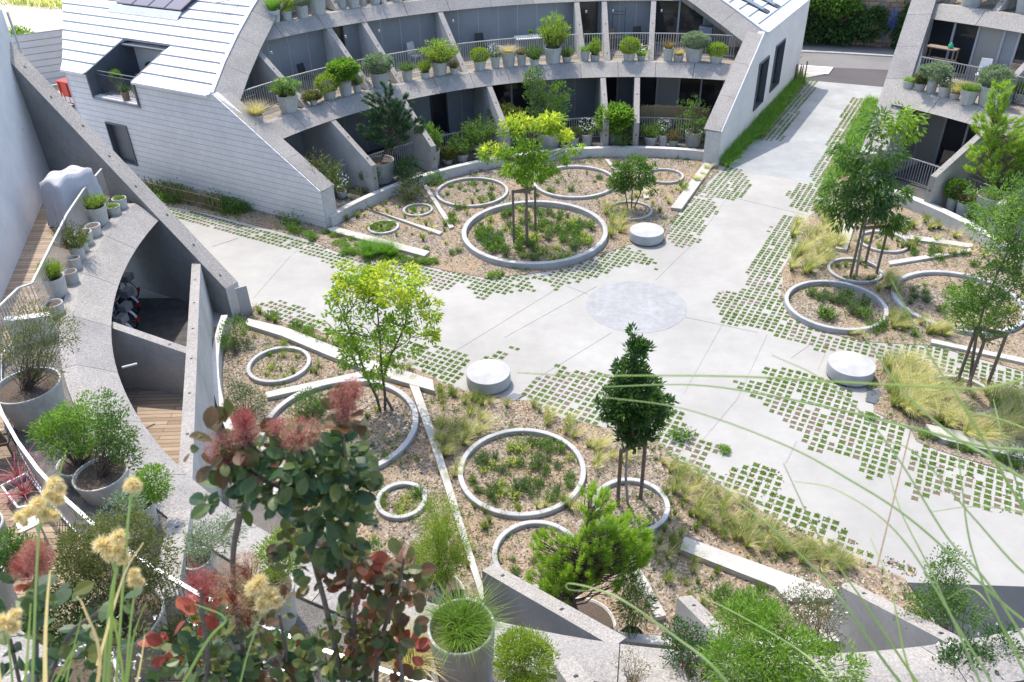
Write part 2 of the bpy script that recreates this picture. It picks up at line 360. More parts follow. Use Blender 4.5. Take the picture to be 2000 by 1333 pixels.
# ------------------------------------------------------------------ foliage geometry
def unit(a): return a / np.maximum(np.linalg.norm(a, axis=1, keepdims=True), 1e-6)
def leaves(mb, P, D, L, W, mat, rs=RS, kind='leaf', fold=.15):
    """one small leaf per point P pointing along D"""
    n = len(P)
    if n == 0: return
    D = unit(D); S = unit(np.cross(D, rs.normal(size=(n, 3)))); N = np.cross(D, S)
    L = np.broadcast_to(L, (n,))[:, None] * rs.uniform(.7, 1.25, (n, 1)); W = np.broadcast_to(W, (n,))[:, None] * rs.uniform(.75, 1.2, (n, 1))
    if kind == 'needle':
        V = np.stack([P - S * W * .5, P + S * W * .5, P + D * L], 1); k = 3; fs = ((0, 1, 2),)
    elif kind == 'leaf':
        V = np.stack([P, P + D * L * .5 + S * W * .5 + N * W * fold, P + D * L, P + D * L * .5 - S * W * .5 + N * W * fold], 1); k = 4; fs = ((0, 1, 2), (0, 2, 3))
    else:   # broad oval leaf, folded along the midrib
        pr = [(0, .0), (.16, .52), (.42, 1.0), (.72, .86), (.92, .40), (1.0, 0)]
        cv = fold * 1.2
        rows = [P + D * L * a - N * (L * cv * a * a) for a, _ in pr]
        vs_ = list(rows)
        for (a, b_), r in zip(pr[1:-1], rows[1:-1]):
            vs_.append(r + S * W * .5 * b_ + N * W * .5 * b_ * .35); vs_.append(r - S * W * .5 * b_ + N * W * .5 * b_ * .35)
        V = np.stack(vs_, 1); k = 14
        fs = [(0, 6, 1), (0, 1, 7), (4, 12, 5), (4, 5, 13)]
        for i in range(3): fs += [(i + 1, 6 + 2 * i, 8 + 2 * i, i + 2), (i + 1, i + 2, 9 + 2 * i, 7 + 2 * i)]
    off = np.arange(n)[:, None] * k
    Fc = []
    for f in fs: Fc.append(off + np.array(f)[None, :])
    i = mb.mi(mat); base = mb.n
    mb.v.append(V.reshape(-1, 3)); mb.n += n * k
    for A in Fc: mb.f.extend(map(tuple, (A + base).tolist())); mb.m.extend([i] * n)
def sph(n, rs): return unit(rs.normal(size=(n, 3)))
def inball(n, rs, shell=.5):
    return sph(n, rs) * (rs.uniform(shell ** 3, 1, (n, 1)) ** (1 / 3))
def clumps(mb, blobs, nclump, per, rc, L, W, mat, rs, droop=-.1, up=.2, kind='leaf', shell=.45, out=.7):
    """leaf clumps spread through ellipsoids (x,y,z,rx,ry,rz[,weight]); returns clump centres"""
    wts = np.array([b[3] * b[4] * b[5] * (b[6] if len(b) > 6 else 1) for b in blobs]) ** .8; wts /= wts.sum(); cs = []
    for b, k in zip(blobs, rs.multinomial(nclump, wts)):
        q = inball(k, rs, shell); c = q * np.array(b[3:6]) + np.array(b[:3]); cs.append(c)
        n = rs.poisson(per, k) + 2; idx = np.repeat(np.arange(k), n); m_ = len(idx)
        o = inball(m_, rs, .2); szc = rs.uniform(.65, 1.35, k)[idx][:, None]
        P = c[idx] + o * rc * szc * np.array([1, 1, .75])
        D = o * .8 + unit(q)[idx] * out + rs.normal(size=(m_, 3)) * .45; D[:, 2] += up + droop
        leaves(mb, P, D, L, W, mat, rs, kind)
    return np.concatenate(cs)
def blades(mb, base, n, h, spread, lean, wd, mat, rs, droop=.5, segs=3, tip=.15, wind=(0, 0)):
    """arching grass blades from points near base"""
    B = np.asarray(base, float)
    if B.ndim == 1: B = np.repeat(B[None], n, 0)
    n = len(B); a = rs.uniform(0, 2 * pi, n); rr = spread * np.sqrt(rs.uniform(0, 1, n))
    P0 = B + np.stack([rr * np.cos(a), rr * np.sin(a), np.zeros(n)], 1)
    a2 = a + rs.normal(0, .7, n); ln = np.clip(np.abs(rs.normal(lean, lean * .5, n)), 0, lean * 1.7); hh = (np.broadcast_to(h, (n,)) * rs.uniform(.55, 1.15, n))
    hd = np.stack([np.cos(a2) * ln + wind[0], np.sin(a2) * ln + wind[1], np.zeros(n)], 1)
    sdv = np.stack([-np.sin(a2 + rs.normal(0, .8, n)), np.cos(a2), np.zeros(n)], 1); rows = []
    for k in range(segs + 1):
        t_ = k / segs
        c = P0 + hd * hh[:, None] * (t_ * (1 - droop) + droop * t_ * t_ * 1.4)
        c[:, 2] += hh * (t_ - droop * .55 * t_ * t_ * np.minimum(1.3, ln + .3))
        wk = wd * (1 - (1 - tip) * t_) * .5
        rows += [c - sdv * wk, c + sdv * wk]
    V = np.stack(rows, 1); k2 = 2 * (segs + 1); off = np.arange(n)[:, None] * k2 + mb.n; i = mb.mi(mat)
    mb.v.append(V.reshape(-1, 3)); mb.n += n * k2
    for k in range(segs):
        A = off + np.array([2 * k, 2 * k + 1, 2 * k + 3, 2 * k + 2])[None]; mb.f.extend(map(tuple, A.tolist())); mb.m.extend([i] * n)
def twig(mb, a, b, r0, r1, mat, rs, sag=.0, seg=4, wob=.04):
    a, b = np.array(a, float), np.array(b, float); d = np.linalg.norm(b - a); pts = []
    for k in range(seg + 1):
        t_ = k / seg; p = a + (b - a) * t_ + rs.normal(size=3) * wob * d * sin(pi * t_); p[2] += sag * d * sin(pi * t_); pts.append(p)
    mb.tube(pts, [r0 + (r1 - r0) * k / seg for k in range(seg + 1)], mat, 6); return pts
# ================================================================== GROUND
def W2(pts, z=0.0): return [tuple(G(x, y, z))[:2] for x, y in pts]
U59 = Vector((cos(rad(59.5)), sin(rad(59.5)), 0)); U149 = Vector((cos(rad(149)), sin(rad(149)), 0)); N149 = Vector((-sin(rad(149)), cos(rad(149)), 0)) * -1
mb = MB(); mb.prism([(-400, -200), (400, -200), (400, 600), (-400, 600)], None, -.06, 'dust'); struct('ground', mb)
mb = MB(); mb.prism([(-120, 52), (-21.5, 47), (-16, 62), (10, 75), (5, 160), (-160, 160)], None, -.045, 'sand'); struct('sandy_lot', mb)
# street beyond the right-hand path
RD = U149 * -1
def strip_along(p, w0, w1, z, mat, name, ext=(-40, 45)):
    mb = MB(); p = Vector(p); q = p + U59 * w0; r = p + U59 * w1; d = Vector((cos(rad(-15)), sin(rad(-15)), 0))
    mb.prism([tuple((q + d * ext[0]))[:2], tuple((q + d * ext[1]))[:2], tuple((r + d * ext[1]))[:2], tuple((r + d * ext[0]))[:2]], None, z, mat); return struct(name, mb)
def px_band(pts, z, mat, name, z0=None):
    mb = MB(); mb.prism(W2(pts, z), z0, z, mat); return struct(name, mb)
px_band([(1440, 180), (1440, 92), (1640, 100), (2000, 122), (2600, 170), (2600, 330), (1900, 215), (1600, 165)], -.04, 'asphalt', 'road')
px_band([(1545, 163), (1620, 132), (1860, 142), (2000, 160), (2200, 260), (1735, 180), (1600, 168)], -.034, 'asphalt_new', 'asphalt_apron')
px_band([(1556, 155), (1552, 127), (1626, 132), (1616, 144)], .02, 'pavement', 'pavement', -.06)
px_band([(1440, 92), (1440, 74), (1660, 84), (2000, 104), (2600, 150), (2600, 170), (2000, 122), (1640, 101)], .0, 'asphalt', 'far_pavement', -.06)
px_band([(1440, 95), (1440, 92.4), (1640, 101.4), (2000, 122.6), (2000, 125), (1640, 104)], .03, 'pavement', 'kerb', -.05)
px_band([(1560, 129), (1560, 127), (1628, 131.5), (1618, 145), (1570, 143), (1570, 141.5), (1616, 143), (1624, 133)], .028, 'white_paint', 'kerb_line')
# concrete court and its two paths
plz = [tuple(PO(14.6, a))[:2] for a in range(0, 360, 6)]
mb = MB(); mb.prism(plz, -.05, 0.0, 'plaza')
def path(p, d, n_, l0, l1, wdt):
    p = Vector(p); return [tuple(p + d * l0 + n_ * a)[:2] for a in wdt] + [tuple(p + d * l1 + n_ * a)[:2] for a in wdt[::-1]]
mb.prism([tuple(PO(12, 66))[:2]] + W2([(1404, 322), (1575, 157), (1742, 172)]) + W2([(1712, 300)]) + [tuple(PO(12, 42))[:2]], -.05, -.002, 'plaza')
fL = Vector((-6.96, 27.92, 0)); fB = G(478, 607)
mb.prism([tuple(PO(11, 150))[:2], tuple(fL)[:2], tuple(fL + U149 * 22)[:2], tuple(fB + U149 * 22)[:2], tuple(fB)[:2], tuple(PO(11, 178))[:2]], -.05, -.003, 'plaza')
mb.prism([tuple(PO(13, 287))[:2], tuple(PO(24, 287))[:2], tuple(PO(30, 320))[:2], tuple(PO(13, 340))[:2]], -.05, -.004, 'plaza')
struct('plaza_paving', mb)
mb = MB(); mb.prism(W2([(1440, 308), (1473, 272), (1489, 274), (1577, 158), (1740, 173), (1700, 195), (1661, 190), (1590, 357), (1418, 330)]), -.02, .003, 'plaza_grey'); px_band([(1772, 1138), (2000, 1146), (2300, 1160), (2300, 1400), (1900, 1262), (1840, 1225)], .04, 'dark_frame', 'ramp', -.04); struct('path_paving', mb)  # ramp near-black: the shade lying on it is put into its colour
dc = (G(1145, 598) + G(1341, 598)) / 2
mb = MB(); mb.lathe([(0, .006), (1.56, .006), (1.57, -.01)], 'plaza_disc', 72, (dc.x, dc.y, 0)); struct('plaza_disc', mb)
# saw-cut joints
mb = MB()
for a, b_ in [((1418, 383), (1605, 428)), ((1360, 470), (1420, 388)), ((1280, 548), (1360, 470)), ((880, 692), (1085, 566)), ((985, 660), (1165, 560)), ((1040, 745), (1195, 650)),
              ((1365, 868), (1440, 780)), ((1440, 780), (1498, 655)), ((1335, 770), (1412, 632)), ((1545, 700), (1590, 668)), ((1105, 558), (1148, 575)), ((1338, 620), (1480, 650)), ((415, 482), (465, 466)),
              ((495, 583), (568, 500)), ((568, 500), (601, 474)), ((1598, 722), (1612, 690)), ((1535, 905), (1556, 862))]:
    A, B = G(*a), G(*b_); mb.beam((A.x, A.y, .004), (B.x, B.y, .004), .012, .006, 'concrete_grey')
struct('paving_joints', mb)
mb = MB(); A, B = G(1712, 1112), G(1779, 838); mb.beam((A.x, A.y, .004), (B.x, B.y, .004), .03, .006, 'wood_old'); struct('expansion_joint', mb)
# ------------------------------------------------------------------ planting beds (raised earth sheets)
def arc(r, a0, a1, st=4):
    n = int(abs(a1 - a0) / st) + 1; return [tuple(PO(r, a0 + (a1 - a0) * i / n))[:2] for i in range(n + 1)]
bedC = W2([(640, 445), (603, 468), (650, 490), (720, 512), (784, 514), (826, 519), (897, 535), (953, 544), (1031, 536), (1108, 525), (1172, 500), (1228, 478), (1297, 478), (1302, 460), (1318, 425), (1345, 395), (1372, 365), (1405, 335), (1398, 318)]) + arc(12.5, 68, 151)
bedL = W2([(639, 446), (603, 468), (500, 441), (400, 416), (330, 403), (240, 384), (225, 360), (290, 356)])
bedR = W2([(1401, 320), (1418, 327), (1437, 309), (1471, 271), (1490, 275), (1577, 157), (1553, 141)])
pD = G(2000, 726); pS = G(2000, 764); pS2 = G(2000, 931)
bedD = W2([(1692, 190), (1605, 354), (1598, 389), (1591, 413), (1575, 430), (1561, 476), (1533, 518), (1526, 530), (1529, 546), (1524, 582), (1543, 620), (1582, 641), (1635, 656), (1702, 669), (1822, 676), (2000, 726)]) + [tuple(pD - U149 * 2.6)[:2]] + arc(12.7, 352, 398) + W2([(1722, 200)])
bedS = W2([(1711, 705), (1779, 702), (1826, 725), (1891, 736), (2000, 764)]) + [tuple(pS - U149 * 3)[:2], tuple(pS2 - U149 * 3)[:2]] + W2([(2000, 931), (1880, 896), (1826, 878), (1790, 863), (1779, 840), (1741, 822), (1706, 805), (1707, 787), (1690, 784), (1693, 754)])
bedB = W2([(480, 606), (501, 598), (529, 620), (578, 640), (620, 645), (700, 690), (790, 712), (847, 737), (869, 752), (940, 773), (1034, 784), (1073, 811), (1119, 821), (1179, 836), (1270, 852), (1300, 874), (1335, 911), (1388, 943), (1454, 975), (1496, 1006), (1545, 1031), (1605, 1059), (1685, 1094), (1713, 1108), (1766, 1130), (1775, 1145)]) + arc(12.95, 286, 181)
BEDS = {'C': bedC, 'L': bedL, 'R': bedR, 'D': bedD, 'S': bedS, 'B': bedB}
for k, nm in (('C', 'planting_bed'), ('L', 'verge'), ('R', 'verge'), ('D', 'planting_bed'), ('S', 'planting_bed'), ('B', 'planting_bed')):
    mb = MB(); mb.prism(BEDS[k], -.03, .018, 'mulch'); struct(nm, mb)
def inside(x, y, poly):
    n = len(poly); c = np.zeros(np.shape(x), bool); j = n - 1
    for i in range(n):
        xi, yi = poly[i]; xj, yj = poly[j]
        with np.errstate(divide='ignore', invalid='ignore'):
            c ^= ((yi > y) != (yj > y)) & (x < (xj - xi) * (y - yi) / (yj - yi + 1e-12) + xi)
        j = i
    return c
def sample(poly, n, rs=RS):
    P = np.array(poly); lo, hi = P.min(0), P.max(0); out = np.zeros((0, 2))
    while len(out) < n:
        q = rs.uniform(lo, hi, (n * 2, 2)); out = np.concatenate([out, q[inside(q[:, 0], q[:, 1], poly)]])
    return out[:n]
# ------------------------------------------------------------------ grass joints in the paving
FIELDS = [[(1575, 157), (1600, 160), (1525, 277), (1487, 274)], [(1661, 190), (1692, 193), (1605, 356), (1578, 356)],
 [(1414, 327), (1446, 330), (1467, 357), (1461, 378), (1433, 393), (1358, 383)],
 [(1355, 386), (1391, 391), (1402, 418), (1380, 430), (1380, 450), (1362, 477), (1320, 485), (1302, 462), (1300, 438)],
 [(1228, 479), (1250, 489), (1283, 512), (1283, 529), (1250, 513), (1208, 523), (1180, 538), (1140, 547), (1105, 558), (1082, 572), (1066, 550), (1038, 544), (1108, 525), (1172, 500)],
 [(822, 519), (897, 535), (953, 544), (1031, 536), (1043, 560), (1043, 570), (1005, 572), (985, 581), (962, 569), (940, 590), (930, 580), (908, 553), (885, 560), (862, 572), (845, 566), (815, 548), (800, 545)],
 [(603, 474), (650, 491), (720, 513), (784, 514), (808, 523), (790, 545), (740, 545), (700, 535), (655, 526), (620, 505), (588, 493)],
 [(285, 393), (330, 405), (400, 420), (500, 445), (597, 474), (585, 491), (500, 468), (400, 444), (300, 418)],
 [(510, 592), (545, 588), (585, 596), (622, 622), (640, 640), (600, 645), (560, 634), (528, 615)],
 [(640, 640), (700, 650), (760, 660), (800, 668), (870, 680), (912, 690), (915, 700), (905, 730), (880, 760), (845, 735), (790, 710), (700, 690)],
 [(925, 712), (962, 690), (1000, 676), (1014, 682), (985, 704), (945, 716)],
 [(1030, 745), (1090, 725), (1088, 712), (1100, 712), (1105, 726), (1180, 724), (1200, 732), (1262, 738), (1330, 800), (1345, 840), (1425, 880), (1370, 893), (1335, 910), (1270, 852), (1180, 836), (1075, 810), (1034, 784), (1020, 770)],
 [(1270, 852), (1350, 862), (1372, 895), (1402, 930), (1470, 905), (1535, 928), (1540, 945), (1525, 962), (1570, 990), (1640, 1020), (1670, 1055), (1712, 1095), (1690, 1094), (1600, 1056), (1540, 1028), (1490, 1002), (1450, 972), (1385, 941), (1330, 908)],
 [(1728, 1085), (1790, 1110), (1790, 1128), (1722, 1106)],
 [(1526, 530), (1529, 582), (1545, 621), (1582, 641), (1635, 657), (1702, 670), (1822, 677), (2000, 727), (2160, 768), (2160, 806), (2000, 763), (1891, 736), (1826, 725), (1779, 702), (1711, 704), (1660, 684), (1615, 690), (1560, 672), (1480, 642), (1410, 633), (1402, 600), (1388, 590), (1408, 570), (1446, 566), (1462, 540), (1455, 528), (1478, 500), (1497, 462), (1488, 455), (1512, 438), (1530, 420), (1575, 430), (1561, 476), (1533, 518)],
 [(1535, 382), (1560, 357), (1605, 357), (1592, 414), (1562, 413), (1543, 402)],
 [(1418, 745), (1500, 747), (1488, 718), (1548, 718), (1605, 740), (1662, 755), (1675, 785), (1682, 802), (1700, 803), (1745, 824), (1776, 840), (1765, 872), (1752, 932), (1720, 932), (1688, 938), (1668, 890), (1580, 882), (1562, 850), (1500, 797)],
 [(1795, 866), (1830, 880), (1880, 897), (1950, 920), (2000, 942), (2120, 985), (2120, 1030), (2000, 1012), (1960, 1002), (1880, 986), (1840, 960), (1800, 976), (1788, 982), (1768, 945), (1780, 900)]]
mb = MB(); rs = np.random.RandomState(3); g0 = Vector((2.0, 20.0, 0)); ci = cell_n = 0
blob = [np.zeros((0, 3))]
FW_ = [W2(f) for f in FIELDS]; SEEN = set()
for f in FW_:
    P = np.array(f); q = P - np.array([g0.x, g0.y]); a = q @ np.array(U149)[:2]; b2 = q @ np.array(U59)[:2]
    I, J = np.meshgrid(np.arange(int(a.min() / .2) - 1, int(a.max() / .2) + 2), np.arange(int(b2.min() / .2) - 1, int(b2.max() / .2) + 2))
    C = np.array([g0.x, g0.y]) + I.reshape(-1, 1) * .2 * np.array(U149)[:2] + J.reshape(-1, 1) * .2 * np.array(U59)[:2]
    key = list(zip(I.ravel().tolist(), J.ravel().tolist())); ok = inside(C[:, 0], C[:, 1], f); ok &= np.array([q not in SEEN for q in key]); SEEN |= {q for q, t_ in zip(key, ok) if t_}
    ok &= rs.uniform(size=len(C)) > .035
    C = C[ok]; n = len(C); cell_n += n
    h1 = rs.uniform(.060, .082, (n, 1)); h2 = rs.uniform(.056, .076, (n, 1)); C = C + rs.normal(0, .006, C.shape)
    cor = [(-1, -1), (0, -.86), (1, -1), (.88, 0), (1, 1), (0, .9), (-1, 1), (-.86, 0)]
    V = np.stack([np.concatenate([C + i * h1 * np.array(U149)[:2] + j * h2 * np.array(U59)[:2], np.full((n, 1), .005)], 1) for i, j in cor], 1)
    off = np.arange(n)[:, None] * 8 + mb.n; mb.v.append(V.reshape(-1, 3)); mb.n += 8 * n
    mb.f.extend(map(tuple, (off + np.arange(8)[None]).tolist()))
    lush = (np.sin(C[:, 0] * 1.3 + C[:, 1] * .9) + np.sin(C[:, 0] * .5 - C[:, 1] * 1.7 + 2)) * .25 + rs.normal(0, .35, n)
    mb.m.extend([mb.mi('moss') if q > -.32 else mb.mi('moss_dry') for q in lush])
    k = np.where(rs.uniform(size=n) < .10, 0, np.clip(20 + lush * 26, 0, 52)).astype(int)
    idx = np.repeat(np.arange(n), k); m_ = len(idx)
    B = C[idx] + rs.uniform(-.06, .06, (m_, 1)) * np.array(U149)[:2] + rs.uniform(-.06, .06, (m_, 1)) * np.array(U59)[:2]
    B = np.concatenate([B, np.full((m_, 1), .004)], 1)
    D = rs.normal(0, .9, (m_, 3)); D[:, 2] = np.abs(D[:, 2]) * .6 + .35
    leaves(mb, B, D, (.036 + .02 * np.clip(lush, -.8, 1.2))[idx], .018, 'lf_paver', rs, 'leaf')
o = struct('paving_grass', mb, 'short grass tufts growing in the square joints of the concrete court', 'stuff'); o['category'] = 'grass'
print('cells', cell_n)
# loose wood chips and dead leaves over the beds
mb = MB(); rs = np.random.RandomState(5)
for k, n in (('C', 15000), ('D', 7500), ('S', 3600), ('B', 26000), ('L', 800)):
    q = sample(BEDS[k], n, rs); P = np.concatenate([q, rs.uniform(.02, .035, (n, 1))], 1)
    D = rs.normal(size=(n, 3)); D[:, 2] *= .22
    leaves(mb, P, D, rs.uniform(.03, .085, n), rs.uniform(.018, .045, n), 'chips', rs, 'leaf', .2)
o_ = None
wd = MB()
for k, n in (('C', 800), ('D', 420), ('S', 200), ('B', 1150), ('L', 110)):
    q = sample(BEDS[k], n * 3, rs); q = q[(np.sin(q[:, 0] * 1.7 + 1) * np.cos(q[:, 1] * 1.3) + rs.normal(0, .5, len(q))) > .25][:n]; n = len(q); kk = rs.poisson(7, n) + 3; idx = np.repeat(np.arange(n), kk); m_ = len(idx)
    P = np.concatenate([q[idx] + rs.normal(0, .035, (m_, 2)), rs.uniform(.02, .07, (m_, 1))], 1); D = rs.normal(size=(m_, 3)); D[:, 2] = np.abs(D[:, 2]) * .7 + .3
    h = m_ // 2; leaves(wd, P[:h], D[:h], .075, .028, 'lf_green', rs); leaves(wd, P[h:], D[h:], .11, .014, 'lf_stipagreen', rs)
ow = struct('seedlings', wd, 'tiny green seedlings and straw blades sprouting all over the mulch', 'stuff'); ow['category'] = 'weeds'
o = struct('wood_chips', mb, 'brown and pinkish wood chips with dead leaves mulching the planting beds', 'stuff'); o['category'] = 'mulch'
mb = MB()
for f, n in ((12, 130), (17, 70), (14, 60), (13, 45), (9, 40)):
    q = sample(FW_[f], n, rs); P = np.concatenate([q, rs.uniform(.01, .03, (n, 1))], 1); D = rs.normal(size=(n, 3)); D[:, 2] *= .3
    leaves(mb, P, D, .07, .045, 'chips', rs, 'leaf', .3)
o = struct('fallen_leaves', mb, 'dry brown fallen leaves lying on the grass joints of the paving', 'stuff'); o['category'] = 'leaves'
# ------------------------------------------------------------------ concrete rings
def ext4(cx, cy, r, z):
    P = [proj((cx + r * cos(a), cy + r * sin(a), z)) for a in np.linspace(0, 2 * pi, 60)]
    x = [p[0] for p in P]; y = [p[1] for p in P]; return np.array([min(x), max(x), min(y), max(y)])
def circle_from(L, R, T, B, z):
    c = G((L + R) / 2, (T + B) / 2, z); q = np.array([c.x, c.y, (R - L) / 2 / F * dep(c)]); t_ = np.array([L, R, T, B], float)
    for _ in range(6):
        r0 = ext4(*q, z) - t_; J = np.zeros((4, 3))
        for k in range(3):
            d = q.copy(); d[k] += 1e-3; J[:, k] = (ext4(*d, z) - ext4(*q, z)) / 1e-3
        q = q - np.linalg.lstsq(J, r0, rcond=None)[0]
    return q
RINGS = {
 'A': ((901, 1188, 392, 515), 0.23, 0.175, 'large pale concrete ring round the staked lime-green tree in the middle garden'),
 'B': ((850, 993, 346, 402), 0.13, 0.115, 'medium concrete ring of bare mulch, left of the staked lime-green tree'),
 'C': ((1042, 1203, 318, 390), 0.14, 0.13, 'wide mulch-filled concrete ring close behind the staked lime-green tree'),
 'D': ((894, 1144.7, 835.5, 1008), 0.14, 0.125, 'wide concrete ring full of yellow-flecked low plants in the front garden'),
 'E': ((733, 834, 938.5, 1013), 0.13, 0.11, 'small concrete ring between the red-leaved shrub and the long diagonal strip'),
 'F': ((481, 607, 675, 747), 0.14, 0.11, 'concrete ring of bare mulch nearest the curved grey retaining wall at left'),
 'G': ((1532.7, 1736, 546, 645), 0.18, 0.12, 'concrete ring with dark shrubs and dead leaves beside the grass paving at right'),
 'H': ((505, 818, 740, 935), 0.15, 0.15, 'largest front concrete ring, round the multi-stemmed yellow-green tree'),
 'I': ((1157, 1310, 933, 1040), 0.13, 0.115, 'concrete ring round the staked dark cone-shaped tree'),
 'J': ((960, 1136, 1016, 1149), 0.13, 0.11, 'concrete ring half hidden behind the potted pine in the foreground'),
 'K': ((717, 780, 430, 455), 0.1, 0.09, 'tiny concrete ring with green ground cover beside the white strip at left'),
 'L': ((786, 846, 397.6, 420), 0.1, 0.09, 'tiny concrete ring between two thin strips in the middle garden'),
 'M': ((1187, 1275, 392, 428), 0.1, 0.09, 'small ring under the multi-stemmed shrub behind the round bench'),
 'N': ((1262, 1335, 326, 359), 0.12, 0.09, 'small ring with bare mulch beside the wide strip near the white gable'),
 'P': ((1616, 1725, 502, 552), 0.11, 0.1, 'ring round the base of the drooping staked tree at right'),
 'Q': ((1676, 1777, 447.5, 494), 0.11, 0.1, 'ring of mulch behind the drooping staked tree, beside the V of thin strips'),
 'R': ((1742, 2008, 525, 652), 0.14, 0.15, 'widest ring of the right garden, reaching the right edge'),
 'S': ((1806, 1950, 730, 812), 0.12, 0.1, 'ring under the staked tree among blond grasses at right'),
 'T': ((1592, 1628, 384, 405), .12, .09, 'tiniest ring, half hidden left of the drooping tree at the path edge')}
RC = {}
for k, (e4, h, wd, lab) in RINGS.items():
    cx, cy, r = circle_from(*e4, h); RC[k] = (cx, cy, r)
    mb = MB(); mb.lathe([(r, -.02), (r, h - .012), (r - .012, h), (r - wd + .012, h), (r - wd, h - .012), (r - wd, -.02)], 'granite', 84 if r > 1 else 56)
    # saw-cut segment joints
    n = max(6, int(r * 4))
    for q in range(n):
        a = 2 * pi * q / n + r
        mb.beam(((r - wd + .004) * cos(a), (r - wd + .004) * sin(a), h + .001), ((r - .004) * cos(a), (r - .004) * sin(a), h + .001), .008, .004, 'asphalt')
    o = mb.build('planter_ring', None, False, (cx, cy, 0)); smooth_angle(o, 30)
    tag(o, lab, 'planter ring', 'concrete rings set in the planting beds')
# ------------------------------------------------------------------ concrete strips lying in the beds
STR = [([(655, 443), (839, 491), (829, 500.5), (634, 448)], .13, 'wide white strip running from the foot of the shingled wall to the paving'),
 ([(713, 405), (720, 408), (865, 453), (858, 458)], .10, 'thin white strip between the two tiny rings of the middle garden'),
 ([(826, 362), (833, 361), (887, 443), (878, 446)], .10, 'thin white strip ending beside the large ring, left of the staked lime tree'),
 ([(1375, 318), (1394.6, 319.6), (1331.5, 408), (1310, 405.7)], .14, 'wide white strip beside the gable corner and the right-hand path'),
 ([(1181, 311), (1188, 311), (1212, 336), (1203, 338)], .10, 'short thin strip behind the wide mulch ring in the middle garden'),
 ([(1234, 310), (1240, 309.5), (1268, 386), (1258, 388)], .10, 'thin strip running behind the multi-stemmed shrub'),
 ([(484, 622), (560, 640), (690, 691), (768, 716), (845, 742), (849, 764), (755, 737), (640, 694), (550, 656), (479, 634)], .16, 'long wide white strip crossing behind the yellow-green tree'),
 ([(518, 766), (722, 722), (727, 732), (521, 777)], .14, 'short strip joining the large front ring and the long wide strip'),
 ([(798, 747), (816, 749), (857, 866), (951, 1171), (939, 1171), (841, 866)], .15, 'longest white strip, running from the round bench down to the foreground'),
 ([(1219, 1088), (1237, 1085), (1302, 1202), (1281, 1206)], .15, 'slanting white strip right of the potted pine'),
 ([(1337, 1048), (1626, 1153), (1640, 1168), (1531, 1168), (1514, 1146), (1328, 1073)], .16, 'broad grey-white strip leading to the concrete fin at lower right'),
 ([(1654, 420), (1676, 418), (1654, 488), (1632, 485)], .14, 'white strip standing behind the drooping staked tree trunk'),
 ([(1765, 457), (1900, 476), (1899, 484), (1762, 465)], .10, 'upper arm of the V of thin strips in the right garden'),
 ([(1735, 510), (1896, 485), (1898, 491), (1738, 517)], .10, 'lower arm of the V of thin strips in the right garden'),
 ([(1820, 662), (2010, 702), (2010, 711), (1818, 669)], .10, 'thin strip between the widest ring and the grass paving at right'),
 ([(1808, 828), (1925, 852), (2060, 892), (2060, 912), (1930, 879), (1844, 859), (1823, 850)], .16, 'broad white strip in front of the blond grasses at right')]
for pts, h, lab in STR:
    mb = MB(); mb.prism(W2(pts, h), -.02, h, 'strip'); o = mb.build('concrete_strip')
    bv = o.modifiers.new('bevel', 'BEVEL'); bv.width = .012; bv.segments = 1; bv.limit_method = 'ANGLE'
    tag(o, lab, 'concrete strip', 'white concrete strips lying in the beds')
# ------------------------------------------------------------------ round benches
BEN = [((910, 997, 701.5, 751), 'round concrete bench nearest the yellow-green tree'), ((1616.7, 1712, 686.4, 735), 'round concrete bench beside the blond grasses at right'),
       ((1230, 1297, 434, 464.5), 'round concrete bench farthest back, beside the large ring of the lime tree')]
BC = []
for e4, lab in BEN:
    cx, cy, r = circle_from(*e4, .40); BC.append((cx, cy, r))
    root = empty('round_bench', (cx, cy, 0), lab, 'bench', 'round concrete benches')
    mb = MB(); mb.lathe([(0, .40), (r - .02, .40), (r - .006, .394), (r, .38), (r, .07), (r - .03, .06), (0, .06)], 'granite', 72); smooth_angle(mb.build('seat', root), 30)
    mb = MB(); mb.lathe([(r - .1, .06), (r - .1, -.01)], 'concrete_grey', 60); mb.build('plinth', root)
for (pts, lab) in (([(985, 778), (1003, 768), (1023, 772), (1004, 784)], 'dark metal cover plate beside the bench nearest the yellow-green tree'), ([(1692, 784), (1695, 757), (1722, 765), (1712, 789)], 'dark metal cover plate beside the bench next to the blond grasses')):
    mb = MB(); mb.prism(W2(pts, .03), -.02, .03, 'zinc_dark'); tag(mb.build('cover_plate'), lab, 'cover plate')
